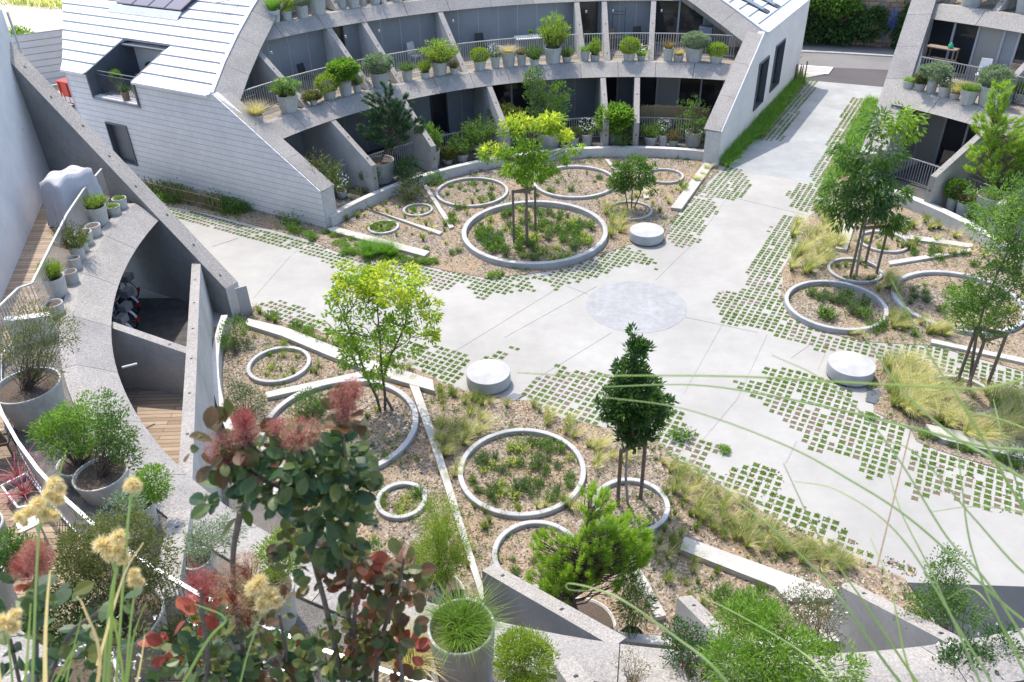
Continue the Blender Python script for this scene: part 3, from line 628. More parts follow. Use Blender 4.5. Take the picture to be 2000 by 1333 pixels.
# ================================================================== BUILDINGS (three sectors of one stepped ring)
K = 1.3
def RZ(z): return 15.75 + (z - 3.3) * K
B1 = [(15.0, 2.85), (15.70, 3.33), (15.98, 3.33), (15.98, 2.85)]
B2 = [(18.95, 5.38), (19.50, 5.86), (19.80, 5.86), (19.80, 5.38)]
def beams(root, prof, t0, t1, name='balcony_beam', seg=6.3):
    mb = MB(); n = max(1, round(abs(t1 - t0) / seg)); st = (t1 - t0) / n; g = .03 * (1 if st > 0 else -1)
    for i in range(n): mb.sweep(prof, t0 + st * i + g, t0 + st * (i + 1) - g, 'aggregate', 1.6)
    return mb.build(name, root)
def ring_slab(root, name, prof, t0, t1, mat):
    mb = MB(); mb.sweep(prof, t0, t1, mat, 2.5); return mb.build(name, root)
def fin(root, th, prof, tk=.22, tops=(), name='divider_fin'):
    tg = Vector((-sin(rad(th)), cos(rad(th)), 0)); mb = MB()
    P = [PO(r, th, z) - tg * tk / 2 for r, z in prof]
    mb.slab(P, tg * tk, 'concrete', {i: 'aggregate' for i in tops})
    for i in tops:                                   # lifting sockets left in the precast edge
        a, b = PO(*[prof[i][0], th, prof[i][1]]), PO(*[prof[(i + 1) % len(prof)][0], th, prof[(i + 1) % len(prof)][1]])
        if (b - a).length < 1: continue
        d = (b - a).normalized(); nn = tg.cross(d); nn = nn if nn.z > 0 else -nn
        for f in (.15, .62):
            c = a + (b - a) * f + nn * .003; mb.beam(c - d * .035, c + d * .035, .06, .008, 'dark_frame', nn)
    return mb.build(name, root)
F0 = [(12.78, .0), (12.78, 1.45), (15.02, 2.84), (17.15, 2.84), (17.15, .0)]
F1 = [(15.80, 3.29), (18.97, 5.37), (19.4, 5.37), (19.4, 3.29)]
F2 = [(19.62, 5.84), (22.5, 8.0), (22.9, 8.0), (22.9, 5.84)]
def wall_straight(root, A, B, zb, z0, z1, tk=.2, name='concrete_fin'):
    """leaning-top wall from A (top z0) to B (top z1)"""
    A, B = Vector((A[0], A[1], 0)), Vector((B[0], B[1], 0)); d = (B - A).normalized(); nn = Vector((-d.y, d.x, 0)); mb = MB()
    P = [A + Vector((0, 0, zb)), A + Vector((0, 0, z0)), B + Vector((0, 0, z1)), B + Vector((0, 0, zb))]
    mb.slab([p - nn * tk / 2 for p in P], nn * tk, 'concrete', {1: 'aggregate'})
    q, r = P[1], P[2]; e = (r - q).normalized(); u = nn.cross(e); u = u if u.z > 0 else -u; L = (r - q).length
    for i in range(int(L / 1.7) + 1):
        c = q + e * (.5 + i * 1.7)
        if (c - q).length < L - .2: mb.beam(c + u * .003 - e * .03, c + u * .003 + e * .03, .06, .008, 'dark_frame', u)
    return mb.build(name, root)
def railing(root, pts, h=1.0, gap=.105, name='railing', post=True):
    """galvanised balustrade along a polyline (base points)"""
    mb = MB(); P = [Vector(p) for p in pts]
    for a, b in zip(P[:-1], P[1:]):
        d = b - a; L = d.length
        mb.beam(a + Vector((0, 0, h)), b + Vector((0, 0, h)), .055, .035, 'galv'); mb.beam(a + Vector((0, 0, .1)), b + Vector((0, 0, .1)), .04, .02, 'galv')
        n = max(1, int(L / gap))
        for i in range(n): mb.beam(a + d * ((i + .5) / n) + Vector((0, 0, .1)), a + d * ((i + .5) / n) + Vector((0, 0, h - .015)), .012, .028, 'galv', d)
    return mb.build(name, root)
def rail_arc(root, r, z, t0, t1, **k):
    n = max(1, int(abs(t1 - t0) / 3)); return railing(root, [PO(r, t0 + (t1 - t0) * i / n, z) for i in range(n + 1)], **k)
def facade(root, A, B, z0, z1, spec, joint=.95):
    """flat infill between two points: spec = [(from, to, kind)] in fractions; p panel, g glass, d open dark door"""
    A, B = Vector((A[0], A[1], 0)), Vector((B[0], B[1], 0)); d = B - A; L = d.length; d.normalize()
    nn = Vector((-d.y, d.x, 0)); nn = nn if nn.dot(Vector((CX, CY, 0)) - A) > 0 else -nn      # towards the court
    rz = math.atan2(d.y, d.x); C3 = lambda x, o, z: tuple(A + d * x + nn * o + Vector((0, 0, z)))
    w_ = MB(); h = z1 - z0
    w_.box(C3(L / 2, -.16, z0 + h / 2), (L, .1, h), 'concrete_grey', rz)
    for f0, f1, k in spec:
        x0, x1 = f0 * L, f1 * L; wd = x1 - x0; xm = (x0 + x1) / 2
        if k == 'p':
            w_.box(C3(xm, -.05, z0 + h / 2), (wd, .1, h), 'panel', rz); n = max(1, round(wd / joint))
            for i in range(1, n): w_.box(C3(x0 + wd * i / n, .006, z0 + h / 2), (.035, .014, h), 'panel_joint', rz)
        else:
            n = max(1, round(wd / 1.1)); fr = MB(); top = z0 + h - .12
            for i in range(n + 1): fr.box(C3(x0 + .04 + (wd - .08) * i / n, 0, (z0 + top) / 2), (.085, .09, top - z0), 'panel_joint' if k != 'd' else 'dark_frame', rz)
            fr.box(C3(xm, -.002, top + .055), (wd, .084, .11), 'panel_joint', rz); fr.box(C3(xm, -.002, z0 + .05), (wd, .08, .1), 'panel_joint', rz)
            o = fr.build('window', root)
            for i in range(n):
                gl = MB(); a, b = x0 + .085 + (wd - .08) * i / n, x0 - .005 + (wd - .08) * (i + 1) / n
                gl.box(C3((a + b) / 2, -.02, (z0 + .1 + top) / 2), (b - a, .02, top - z0 - .1), 'curtain' if (i * 7 + int(z0 * 10) + int(abs(A.x) * 3)) % 4 == 0 else 'glass', rz); gl.build('pane', o)
    w_.build('facade_wall', root)
def ribbon(root, pts, side, wd, tk=.36, name='edge_frame'):
    """precast edge frame lying in the facade slope: outer edge through pts, width towards side"""
    mb = MB(); P = [Vector(p) for p in pts]
    segs = []
    for i, p in enumerate(P):
        d = (P[min(i + 1, len(P) - 1)] - P[max(i - 1, 0)]).normalized()
        th = math.atan2(p.y - CY, p.x - CX); sf = 1 / math.sqrt(1 + K * K)
        N = Vector((-cos(th) * sf, -sin(th) * sf, K * sf)); w_ = N.cross(d).normalized()
        if w_.dot(side) < 0: w_ = -w_
        segs.append((p, p + w_ * wd, N))
    for (a, b, n0), (c, e, n1) in zip(segs[:-1], segs[1:]):
        g = (c - a) * (.006 / max((c - a).length, .01)); V = [a + g, b + g, e - g, c - g]
        mb.slab([v for v in V], -(n0 + n1) / 2 * tk, 'aggregate')
    return mb.build(name, root)
# ------------------------------------------------------------------ far building
eL, nL = U149.copy(), Vector((cos(rad(59)), sin(rad(59)), 0))
FR_ = G(1401, 322); eR, nR = U59.copy(), Vector((-sin(rad(59.5)), cos(rad(59.5)), 0))
EAVE = 4.5; SL = .42
def verge(Fo, e, n, d):
    z = EAVE + SL * d; lo, hi = -4.0, 25.0
    for _ in range(50):
        m_ = (lo + hi) / 2; p = Fo + e * m_ + n * d
        if math.hypot(p.x - CX, p.y - CY) < RZ(z): lo = m_
        else: hi = m_
    return lo
C_ = empty('apartment_building', (0, 0, 0), 'stepped curved concrete apartment building behind the court, with white seamed roofs', 'building')
thC0, thC1 = 67.0, 150.3
beams(C_, B1, thC0 + .3, thC1 - .5); beams(C_, B2, 73.6, 141.6)
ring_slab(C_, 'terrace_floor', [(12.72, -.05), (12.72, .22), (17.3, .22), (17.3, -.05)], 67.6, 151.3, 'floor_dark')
ring_slab(C_, 'terrace_floor', [(15.99, 2.9), (15.99, 3.27), (19.4, 3.27), (19.4, 2.9)], thC0 + .6, thC1 - .6, 'gravel_light')
ring_slab(C_, 'terrace_floor', [(19.81, 5.45), (19.81, 5.8), (22.9, 5.8), (22.9, 5.45)], 73.6, 141.6, 'gravel_light')
ring_slab(C_, 'plinth', [(12.45, -.04), (12.45, .43), (12.71, .43), (12.71, -.04)], 67.5, 151.6, 'concrete')
k0 = [TH(706, 335, 1.0), TH(829, 300, .9), TH(975, 270, .8), TH(1181, 265, .7), TH(1241, 265, .7)]
k1 = [TH(610, 213, 3.3), TH(731.5, 179, 3.3), TH(786, 166, 3.3), TH(911, 144, 3.3), TH(1140, 122.5, 3.3), TH(1187, 121.5, 3.3), TH(1271, 121, 3.3)]
k2 = [TH(671, 24, 5.86), TH(757, 10, 5.86), TH(802, 4, 5.86), TH(900, -8, 5.86), TH(1050, -18, 5.86)]
print('k0', k0, 'k1', k1)
for a in k0: fin(C_, a, F0, .24, (0, 1))
for a in k1: fin(C_, a, F1, .24, (0,))
for a in k2: fin(C_, a, F2, .24, (0,))
def bays(ks, lo, hi): b = [hi] + sorted(ks, reverse=True) + [lo]; return list(zip(b[:-1], b[1:]))
sp0 = ['p', 'p', [(0, .2, 'p'), (.2, .5, 'p'), (.5, .68, 'd'), (.68, 1, 'p')], [(0, .12, 'p'), (.12, .62, 'g'), (.62, 1, 'p')], [(0, .55, 'g'), (.55, 1, 'p')], [(0, 1, 'g')]]
for (a, b), s in zip(bays(k0, 65.5, 150.5), sp0): facade(C_, PO(17.2, a), PO(17.2, b), .22, 2.85, [(0, 1, 'p')] if s == 'p' else s)
sp1 = [[(0, .3, 'd'), (.3, 1, 'p')], 'p', [(0, .5, 'd'), (.5, 1, 'p')], 'p', 'p', [(0, .8, 'd'), (.8, 1, 'p')], 'p', [(0, 1, 'g')]]
for (a, b), s in zip(bays(k1, 69.8, 144.2), sp1): facade(C_, PO(19.42, a), PO(19.42, b), 3.27, 5.42, [(0, 1, 'p')] if s == 'p' else s)
facade(C_, PO(22.6, 124), PO(22.6, 108), 5.8, 8.3, [(0, 1, 'p')]); facade(C_, PO(22.6, 108), PO(22.6, 90), 5.8, 8.3, [(0, 1, 'p')])
for (a, b) in bays(k0, 67.6, 150.5): rail_arc(C_, 14.3, .22, a - .6, b + .6)
for (a, b) in bays(k1, 67.6, 149.8): rail_arc(C_, 17.2, 3.27, a - .45, b + .45)
for (a, b) in bays(k2, 74, 141): rail_arc(C_, 20.9, 5.8, a - .4, b + .4)
mb = MB(); rs = np.random.RandomState(2)               # reed screens tied to the ground-floor railings at right
for (t0, t1) in ((TH(1195, 215, 1.2), TH(1228, 215, 1.2)), (TH(1250, 218, 1.2), TH(1390, 224, 1.2))):
    mb = MB(); n = int(abs(t1 - t0) * 9)
    for i in range(n):
        p = PO(14.42, t0 + (t1 - t0) * i / n, .9 + rs.uniform(0, .03)); mb.beam(p, p + Vector((0, 0, .82 + rs.uniform(-.04, .05))), .022, .02, 'reed')
    mb.build('reed_screen', C_)
# wall lamps under the beams
for th, r, z in [(a - 1.2, 18.3, 5.05) for a in k1] + [(a - 1.3, 15.9, 2.55) for a in k0[:3]]:
    mb = MB(); p = PO(r, th, z); mb.box(p, (.08, .07, .1), 'galv', rad(th)); mb.build('wall_lamp', C_)
def roof(root, Fo, e, n, smx, dmax, holes=(), row=.55, vin=.12, kw=0):
    """standing-seam sheets laid parallel to the eave; holes = [(s0,s1,d0,d1)]"""
    mb = MB(); d = -.1
    nv = (n * -SL + Vector((0, 0, 1))).normalized()
    while d < dmax:
        d2 = min(d + row, dmax); vs = [verge(Fo, e, n, max(q, 0)) + vin for q in (d, d2)]
        m0, m1 = smx + kw * max(d, 0), smx + kw * d2; cuts = [(vs[0], vs[1], m0, m1)]
        for s0, s1, h0, h1 in holes:
            if d + .01 < h1 and d2 - .01 > h0: cuts = [(vs[0], vs[1], s0, s0), (s1, s1, m0, m1)]
        for a0, a1, b0, b1 in cuts:
            P = [Fo + e * a0 + n * d, Fo + e * b0 + n * d, Fo + e * b1 + n * d2, Fo + e * a1 + n * d2]
            P = [p + Vector((0, 0, EAVE + SL * q)) for p, q in zip(P, (d, d, d2, d2))]
            mb.slab([P[0] + nv * .035, P[1] + nv * .035, P[2] + nv * .0, P[3] + nv * .0], -nv * .10, 'zinc')
            if d > 0: mb.beam(P[0] + nv * .037 - n * .005, P[1] + nv * .037 - n * .005, .03, .05, 'zinc_dark' if False else 'galv', nv)
        d = d2
    return mb.build('roof', root)
def onroof(px, py, Fo, e, n):
    r = ray(px, py); nrm = Vector((0, 0, 1)) - n * SL
    q = Fo + Vector((0, 0, EAVE)) - CP; t_ = q.dot(nrm) / r.dot(nrm); p = CP + r * t_ - Fo
    return p.dot(e), p.dot(n)
lt = [onroof(212, 82, fL, eL, nL), onroof(308, 95, fL, eL, nL)]; sol = [onroof(230, 15, fL, eL, nL), onroof(358, 29, fL, eL, nL)]
sky = [onroof(x, y, FR_, eR, nR) for x, y in ((1500, 27), (1484, 2), (1521, 17), (1505, -3))]
print('loggia', lt, 'solar', sol, 'sky', sky)
LG0, LG1 = 9.1, 12.1; LD = (lt[0][1] + lt[1][1]) / 2; kx, ky = onroof(125, 0, fL, eL, nL); KW = (kx - 13.6) / ky; print('edge', kx, ky, KW, LD)
rfL = roof(C_, fL, eL, nL, 13.7, 11.0, [(LG0, LG1, -1, LD)], kw=KW)
rfR = roof(C_, FR_, eR, nR, 14.6, 9.0)
for Fo, e, n, sg in ((fL, eL, nL, 1), (FR_, eR, nR, -1)):
    foot = Fo - e * .15 if sg > 0 else Fo - e * .6
    r0 = 12.72
    path_ = []
    lo = [verge(Fo, e, n, 0)]
    s_k = verge(Fo, e, n, 0)
    A = Fo + e * (-.1 if sg > 0 else -.15); A = Vector((A.x, A.y, 1.5)); Kn = Fo + e * s_k; Kn = Vector((Kn.x, Kn.y, EAVE))
    pts = [A + (Kn - A) * f for f in (0, .33, .66, .98)]
    ribbon(C_, pts, n, .72)
    pv = []
    for i in range(7):
        d = i * 1.55; s = verge(Fo, e, n, d); p = Fo + e * s + n * d; pv.append(Vector((p.x, p.y, EAVE + SL * d - .02)))
    ribbon(C_, pv, n - e * .8, .95)
    mb = MB(); P = [A + Vector((0, 0, -1.54)), A.copy()]; d = n * .62   # vertical foot of the frame
    ee = e * .34
    mb.slab([P[0], P[1] + Vector((0, 0, -.05)), P[1] + ee + Vector((0, 0, .12)), P[0] + ee], d, 'concrete'); mb.build('frame_foot', C_)
    # verge flashing
    mb = MB()
    for a, b in zip(pv[:-1], pv[1:]):
        up = Vector((0, 0, .05)) + e * .08; mb.beam(a + up, b + up, .14, .06, 'zinc')
    mb.build('verge_flashing', C_)
def rect_wall(root, name, Fo, e, out, L, sk, mat, holes, top=EAVE, tk=.3, foot=1.5, s0=-.05, extra=None):
    """end wall with the sloped front; local x = along the wall; holes (s0,s1,z0,z1)"""
    mb = MB(); rz = math.atan2(e.y, e.x); br = sorted({s0, sk, L} | {h for q in holes for h in q[:2]})
    line = lambda s: foot + (top - foot) * min(1, max(0, (s - s0) / (sk - s0)))
    sgn = 1 if out.cross(e).z > 0 else -1                  # local +y is left of e
    for a, b in zip(br[:-1], br[1:]):
        m_ = (a + b) / 2; iv = [(-.04, None)]
        hz = sorted([(h[2], h[3]) for h in holes if h[0] < m_ < h[1]])
        z = -.04
        lst = []
        for h0, h1 in hz: lst.append((z, h0)); z = h1
        lst.append((z, None))
        for z0, z1 in lst:
            za, zb = (line(a), line(b)) if z1 is None else (z1, z1)
            if za - z0 < .01 and zb - z0 < .01: continue
            P = [(a, 0, z0), (b, 0, z0), (b, 0, zb), (a, 0, za)]
            mb.slab(P, (0, tk * sgn, 0), mat)
    off = -out * 1
    return mb.build(name, root, loc=tuple(Fo + out * .05), rz=rz)
outL = -nL; outR = -nR
wl = rect_wall(C_, 'end_wall', fL, eL, outL, 13.55, verge(fL, eL, nL, 0), 'shingle', [(10.42, 11.8, .7, 2.45), (LG0, LG1, 3.52, EAVE)])
wr = rect_wall(C_, 'end_wall', FR_, eR, outR, 14.4, verge(FR_, eR, nR, 0), 'render_white', [(4.9, 6.6, .95, 3.15), (7.8, 9.6, 1.05, 3.3)], s0=-.1)
def window_in(root, Fo, e, n, s0, s1, z0, z1, deep=.16):
    rz = math.atan2(e.y, e.x); P = lambda s, d, z: tuple(Fo + e * s + n * d + Vector((0, 0, z))); w2, h2 = s1 - s0, z1 - z0
    fr = MB(); t_ = .05
    for s in (s0 + t_ / 2 + .003, s1 - t_ / 2 - .003): fr.box(P(s, deep / 2 - .08, (z0 + z1) / 2), (t_, deep + .06, h2 - .006), 'zinc_dark', rz)
    for z in (z0 + t_ / 2 + .003, z1 - t_ / 2 - .003): fr.box(P((s0 + s1) / 2, deep / 2 - .08, z), (w2 - 2 * t_ - .008, deep + .06, t_), 'zinc_dark', rz)
    o = fr.build('window', root); gl = MB(); gl.box(P((s0 + s1) / 2, deep - .02, (z0 + z1) / 2), (w2 - .02, .03, h2 - .02), 'zinc_dark' if n is nL else 'glass', rz); gl.build('shutter' if n is nL else 'pane', o)
window_in(C_, fL, eL, nL, 10.42, 11.8, .7, 2.45); window_in(C_, FR_, eR, nR, 4.9, 6.6, .95, 3.15, .2); window_in(C_, FR_, eR, nR, 7.8, 9.6, 1.05, 3.3, .2)
# back wall of the far building and the eave gutter
mb = MB(); q = [fL + eL * 13.5, fL + eL * (13.5 + KW * 11.4) + nL * 11.4, FR_ + eR * 14.3 + nR * 9.2, FR_ + eR * 14.3]
for a, b, h in ((q[0], q[1], 4.4), (q[1], q[2], 8.2), (q[2], q[3], 4.4)):
    d = (b - a).normalized(); mb.beam(Vector((a.x, a.y, h / 2)), Vector((b.x, b.y, h / 2)), .25, h, 'render_white')
mb.build('rear_wall', C_)
mb = MB()
mb.sweep([(21.9, 8.32), (21.9, 8.6), (29, 8.6), (29, 8.32)], 90, 124, 'zinc', 3); mb.build('flat_roof', C_)
mb = MB(); a, b = fL + eL * (verge(fL, eL, nL, 0) + .2) - nL * .16, fL + eL * 13.6 - nL * .16
c1, c2 = fL + eL * (LG0 - .02) - nL * .16, fL + eL * (LG1 + .02) - nL * .16
for u, v in ((a, c1), (c2, b)): mb = MB(); mb.beam(u + Vector((0, 0, EAVE - .07)), v + Vector((0, 0, EAVE - .07)), .12, .09, 'zinc'); mb.build('gutter', C_)
mb = MB()
a, b = FR_ + eR * (verge(FR_, eR, nR, 0) + .2) - nR * .14, FR_ + eR * 14.4 - nR * .14; mb.beam(a + Vector((0, 0, EAVE - .06)), b + Vector((0, 0, EAVE - .06)), .1, .08, 'zinc')
mb.build('gutter', C_)
# loggia cut into the left roof
mb = MB(); Lz = lambda s, d, z: fL + eL * s + nL * d + Vector((0, 0, z)); DB = LD + .6; zt = EAVE + SL * LD
mb.slab([Lz(LG0, -.1, 3.5), Lz(LG1, -.1, 3.5), Lz(LG1, DB, 3.5), Lz(LG0, DB, 3.5)], (0, 0, -.12), 'panel')
for s, sg in ((LG0 + .01, 1), (LG1 - .01, -1)):
    mb.slab([Lz(s, -.12, 3.46), Lz(s, -.12, EAVE - .02), Lz(s, LD, zt + .02), Lz(s, DB, zt + .02), Lz(s, DB, 3.46)], eL * (.08 * sg), 'zinc_dark')
mb.slab([Lz(LG0, LD + .02, zt - .10), Lz(LG1, LD + .02, zt - .10), Lz(LG1, DB, zt - .10), Lz(LG0, DB, zt - .10)], (0, 0, .06), 'zinc_dark')
mb.slab([Lz(LG0, DB, 3.4), Lz(LG1, DB, 3.4), Lz(LG1, DB, zt), Lz(LG0, DB, zt)], nL * .1, 'render_white')
lg = mb.build('loggia', C_)
mb = MB(); A, B = Lz(LG0 + .05, .35, 3.52), Lz(LG1 - .05, .35, 3.52)
mb.beam(A + Vector((0, 0, .95)), B + Vector((0, 0, .95)), .05, .03, 'zinc_dark'); mb.beam(A + Vector((0, 0, .8)), B + Vector((0, 0, .8)), .03, .02, 'zinc_dark'); mb.beam(A + Vector((0, 0, .08)), B + Vector((0, 0, .08)), .03, .02, 'zinc_dark')
for i in range(28): p = A + (B - A) * ((i + .5) / 28); mb.beam(p + Vector((0, 0, .08)), p + Vector((0, 0, .8)), .012, .025, 'zinc_dark', eL)
mb.build('railing', lg)
# solar panels, ridge box, skylights
s0, d0 = sol[1]; s1 = sol[0][0]
nvL = (nL * -SL + Vector((0, 0, 1))).normalized(); RP = lambda s, d, o=0: fL + eL * s + nL * d + Vector((0, 0, EAVE + SL * d)) + nvL * o
for i in range(4):
    a, b = s0 + (s1 - s0) * i / 4 + .02, s0 + (s1 - s0) * (i + 1) / 4 - .02
    mb = MB(); mb.slab([RP(a, d0, .2), RP(b, d0, .2), RP(b, d0 + 2.4, .2), RP(a, d0 + 2.4, .2)], -nvL * .05, 'dark_frame'); o = mb.build('solar_panel', C_)
    mb = MB(); mb.slab([RP(a + .04, d0 + .04, .205), RP(b - .04, d0 + .04, .205), RP(b - .04, d0 + 2.36, .205), RP(a + .04, d0 + 2.36, .205)], -nvL * .01, 'solar'); mb.build('pane', o)
mb = MB(); mb.slab([RP(s0 - .05, d0 - .05, .17), RP(s1 + .25, d0 - .05, .17), RP(s1 + .25, d0 - .42, .045), RP(s0 - .05, d0 - .42, .045)], -nvL * .03, 'galv'); mb.build('panel_flashing', C_)
nvR = (nR * -SL + Vector((0, 0, 1))).normalized(); RQ = lambda s, d, o=0: FR_ + eR * s + nR * d + Vector((0, 0, EAVE + SL * d)) + nvR * o
for (sa, da) in (sky[0], sky[2]):
    mb = MB(); mb.slab([RQ(sa - .28, da, .08), RQ(sa + .28, da, .08), RQ(sa + .28, da + 2.6, .08), RQ(sa - .28, da + 2.6, .08)], -nvR * .1, 'dark_frame'); o = mb.build('skylight', C_)
    mb = MB(); mb.slab([RQ(sa - .2, da + .25, .09), RQ(sa + .2, da + .25, .09), RQ(sa + .2, da + 2.5, .09), RQ(sa - .2, da + 2.5, .09)], -nvR * .008, 'glass_pale'); mb.build('pane', o)
# ------------------------------------------------------------------ right building
D_ = empty('apartment_building', (0, 0, 0), 'stepped curved concrete apartment building at the right edge, with dark glazing and white mullions', 'building')
tD0, tD1 = -13.0, 41.6
beams(D_, B1, tD0, tD1 - .3); beams(D_, B2, tD0, 44.6)
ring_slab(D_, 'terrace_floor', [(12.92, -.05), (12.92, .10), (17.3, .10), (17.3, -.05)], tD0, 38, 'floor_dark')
ring_slab(D_, 'terrace_floor', [(15.99, 2.9), (15.99, 3.27), (19.4, 3.27), (19.4, 2.9)], tD0, 43, 'gravel_light')
ring_slab(D_, 'terrace_floor', [(19.81, 5.45), (19.81, 5.8), (22.9, 5.8), (22.9, 5.45)], tD0, 46, 'gravel_light')
ring_slab(D_, 'plinth', [(12.55, -.04), (12.55, .43), (12.90, .43), (12.90, -.04)], tD0, 37, 'concrete')
kD0 = [26.2, 13.4, 0.5]; kD1 = [TH(1992, 190, 3.3), 12.0, 0.0]; kD2 = [TH(1938, 24, 5.86), 20.0]
for a in kD0: fin(D_, a, F0, .24, (0, 1))
for a in kD1: fin(D_, a, F1, .24, (0,))
for a in kD2: fin(D_, a, F2, .24, (0,))
for (a, b) in bays(kD0, tD0, 41): facade(D_, PO(17.2, a), PO(17.2, b), .1, 2.85, [(0, .12, 'p'), (.12, 1, 'g')]); rail_arc(D_, 14.6, .1, min(a, 38) - .6, b + .6)
for (a, b) in bays(kD1, tD0, 44): facade(D_, PO(19.42, a), PO(19.42, b), 3.27, 5.42, [(0, .62, 'g'), (.62, .72, 'p'), (.72, 1, 'g')]); rail_arc(D_, 17.2, 3.27, min(a, 42.2) - .5, b + .5)
for (a, b) in bays(kD2, tD0, 46): facade(D_, PO(22.9, a), PO(22.9, b), 5.8, 8.2, [(0, 1, 'p')]); rail_arc(D_, 20.9, 5.8, min(a, 44.5) - .4, b + .4)
FD = G(1727, 165, 3.3); FD = Vector((FD.x, FD.y, 0))
s_ = 0
while math.hypot((FD - U59 * s_).x - CX, (FD - U59 * s_).y - CY) > 12.75: s_ += .02
FD = FD - U59 * s_
nD = nR * -1
pts = []
for z in (1.5, 2.5, 3.5, 4.5, 5.5, 6.5, 7.5):
    R = RZ(z) if z > 2 else 12.9
    lo, hi = -2, 20
    for _ in range(40):
        m_ = (lo + hi) / 2; p = FD + U59 * m_
        if math.hypot(p.x - CX, p.y - CY) < R: lo = m_
        else: hi = m_
    p = FD + U59 * lo; pts.append(Vector((p.x, p.y, z)))
ribbon(D_, pts, nD, .95)
mb = MB(); mb.slab([FD - Vector((0, 0, .05)), FD + Vector((0, 0, 1.5)), FD + U59 * .35 + Vector((0, 0, 1.62)), FD + U59 * .35 - Vector((0, 0, .05))], nD * .7, 'concrete'); mb.build('frame_foot', D_)
mb = MB(); e_ = [p - FD for p in pts]
prof = [FD + U59 * .2, FD + U59 * .2 + Vector((0, 0, 1.35))] + [p + U59 * .25 - Vector((0, 0, .12)) for p in pts[1:]] + [FD + U59 * 17 + Vector((0, 0, 7.4)), FD + U59 * 17]
mb.slab(prof, nD * .3, 'render_white'); mb.build('end_wall', D_)
ring_slab(D_, 'flat_roof', [(20.2, 8.3), (20.2, 8.6), (27, 8.6), (27, 8.3)], tD0, 44, 'zinc')
# ------------------------------------------------------------------ near building (the photographer stands on its upper terrace)
B_ = empty('apartment_building', (0, 0, 0), 'stepped concrete apartment building in the foreground, its curved aggregate beam sweeping round from the left', 'building')
tB0, tB1 = 176.6, 284.0
beams(B_, B1, tB0, tB1, seg=8.2); beams(B_, B2, 174, 284)
ring_slab(B_, 'terrace_floor', [(15.99, 2.9), (15.99, 3.27), (17.12, 3.27), (17.12, 2.9)], 175.5, tB1, 'gravel_dark')
ring_slab(B_, 'terrace_floor', [(17.13, 2.9), (17.13, 3.30), (19.9, 3.30), (19.9, 2.9)], 204, tB1, 'deck')
ring_slab(B_, 'terrace_floor', [(19.81, 5.45), (19.81, 5.8), (22.7, 5.8), (22.7, 5.45)], 174, tB1, 'gravel_light')
ring_slab(B_, 'terrace_floor', [(22.71, 7.9), (22.71, 8.3), (27, 8.3), (27, 7.9)], 200, tB1, 'gravel_light')
wA, wB_ = Vector((-15.35, 26.3, 0)), Vector((-12.5, 16.95, 0))
mb = MB(); P = [PO(16.25, 175.5), PO(16.25, 182), PO(16.2, 190), PO(16.15, 196), PO(16.2, 201.5), PO(17.13, 204.2), wB_, wA]
mb.prism([tuple(p)[:2] for p in P], 2.95, 3.285, 'deck'); o = mb.build('deck', B_, loc=None)
ring_slab(B_, 'plinth', [(12.97, -.05), (12.97, .42), (13.16, .42), (13.16, -.05)], 184.5, tB1, 'concrete')
ring_slab(B_, 'gravel_strip', [(13.17, -.05), (13.17, .02), (14.2, .02), (14.2, -.05)], 184.5, 226, 'gravel_dark')
ring_slab(B_, 'terrace_floor', [(13.17, -.05), (13.17, .03), (17.3, .03), (17.3, -.05)], 226.5, 279, 'gravel_light')
# garden-side ramp walls and yard under the first terrace
e0 = Vector((-9.89, 22.75, 0)); e1 = Vector((-6.05, 10.73, 0)); dv = Vector((-7.78, 16.24, 0)); de = Vector((-10.3, 16.95, 0))
wall_straight(B_, e0, e1, -.05, 1.62, 2.84, .26)
wall_straight(B_, dv + (de - dv).normalized() * .14, de, -.05, 2.25, 2.84, .22)
mb = MB(); P = [dv, e1, PO(15.2, 226), PO(17.0, 226), PO(17.0, 198), de]; mb.prism([tuple(p)[:2] for p in P], -.05, .90, 'deck', 'concrete_grey'); mb.build('yard_deck', B_)
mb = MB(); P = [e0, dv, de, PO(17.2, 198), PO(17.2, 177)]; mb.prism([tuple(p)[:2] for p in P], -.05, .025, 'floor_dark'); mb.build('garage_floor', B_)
mb = MB(); mb.tube([PO(14.95, 205.5, 2.3), PO(14.62, 205.2, 2.25)], .03, 'galv', 10); mb.build('rain_spout', B_)
facade(B_, PO(17.2, 176), PO(17.2, 200), .02, 2.9, [(0, 1, 'p')]); facade(B_, PO(17.2, 200), PO(17.2, 226), .02, 2.9, [(0, 1, 'p')])
for a in range(226, 280, 18): facade(B_, PO(17.2, a), PO(17.2, a + 18), .02, 2.9, [(0, .4, 'p'), (.4, 1, 'g')])
# L0 fins in the foreground
for a, b, z0, z1 in (((-.57, 9.93), (1.45, 7.30), 1.5, 2.84), ((2.88, 9.15), (3.15, 7.12), 1.5, 2.84), ((5.75, 9.32), (6.45, 7.02), 1.5, 2.84)):
    wall_straight(B_, a, b, -.05, z0, z1, .26)
q0, q1 = G(352, 1000, 3.4), G(322, 1175, 3.9); wall_straight(B_, q0, q1, 3.25, 3.42, 3.95, .36, 'divider_fin'); q0, q1 = G(1100, 1290, 3.4), G(1165, 1375, 4.0); wall_straight(B_, q0, q1, 3.25, 3.42, 4.0, .3, 'divider_fin')
mb = MB(); mb.slab([PO(16.0, 203.4, 3.25), PO(16.0, 203.4, 3.85), PO(16.9, 203.4, 3.95), PO(16.9, 203.4, 3.25)], Vector((.08, -.2, 0)), 'concrete'); mb.build('low_divider', B_)
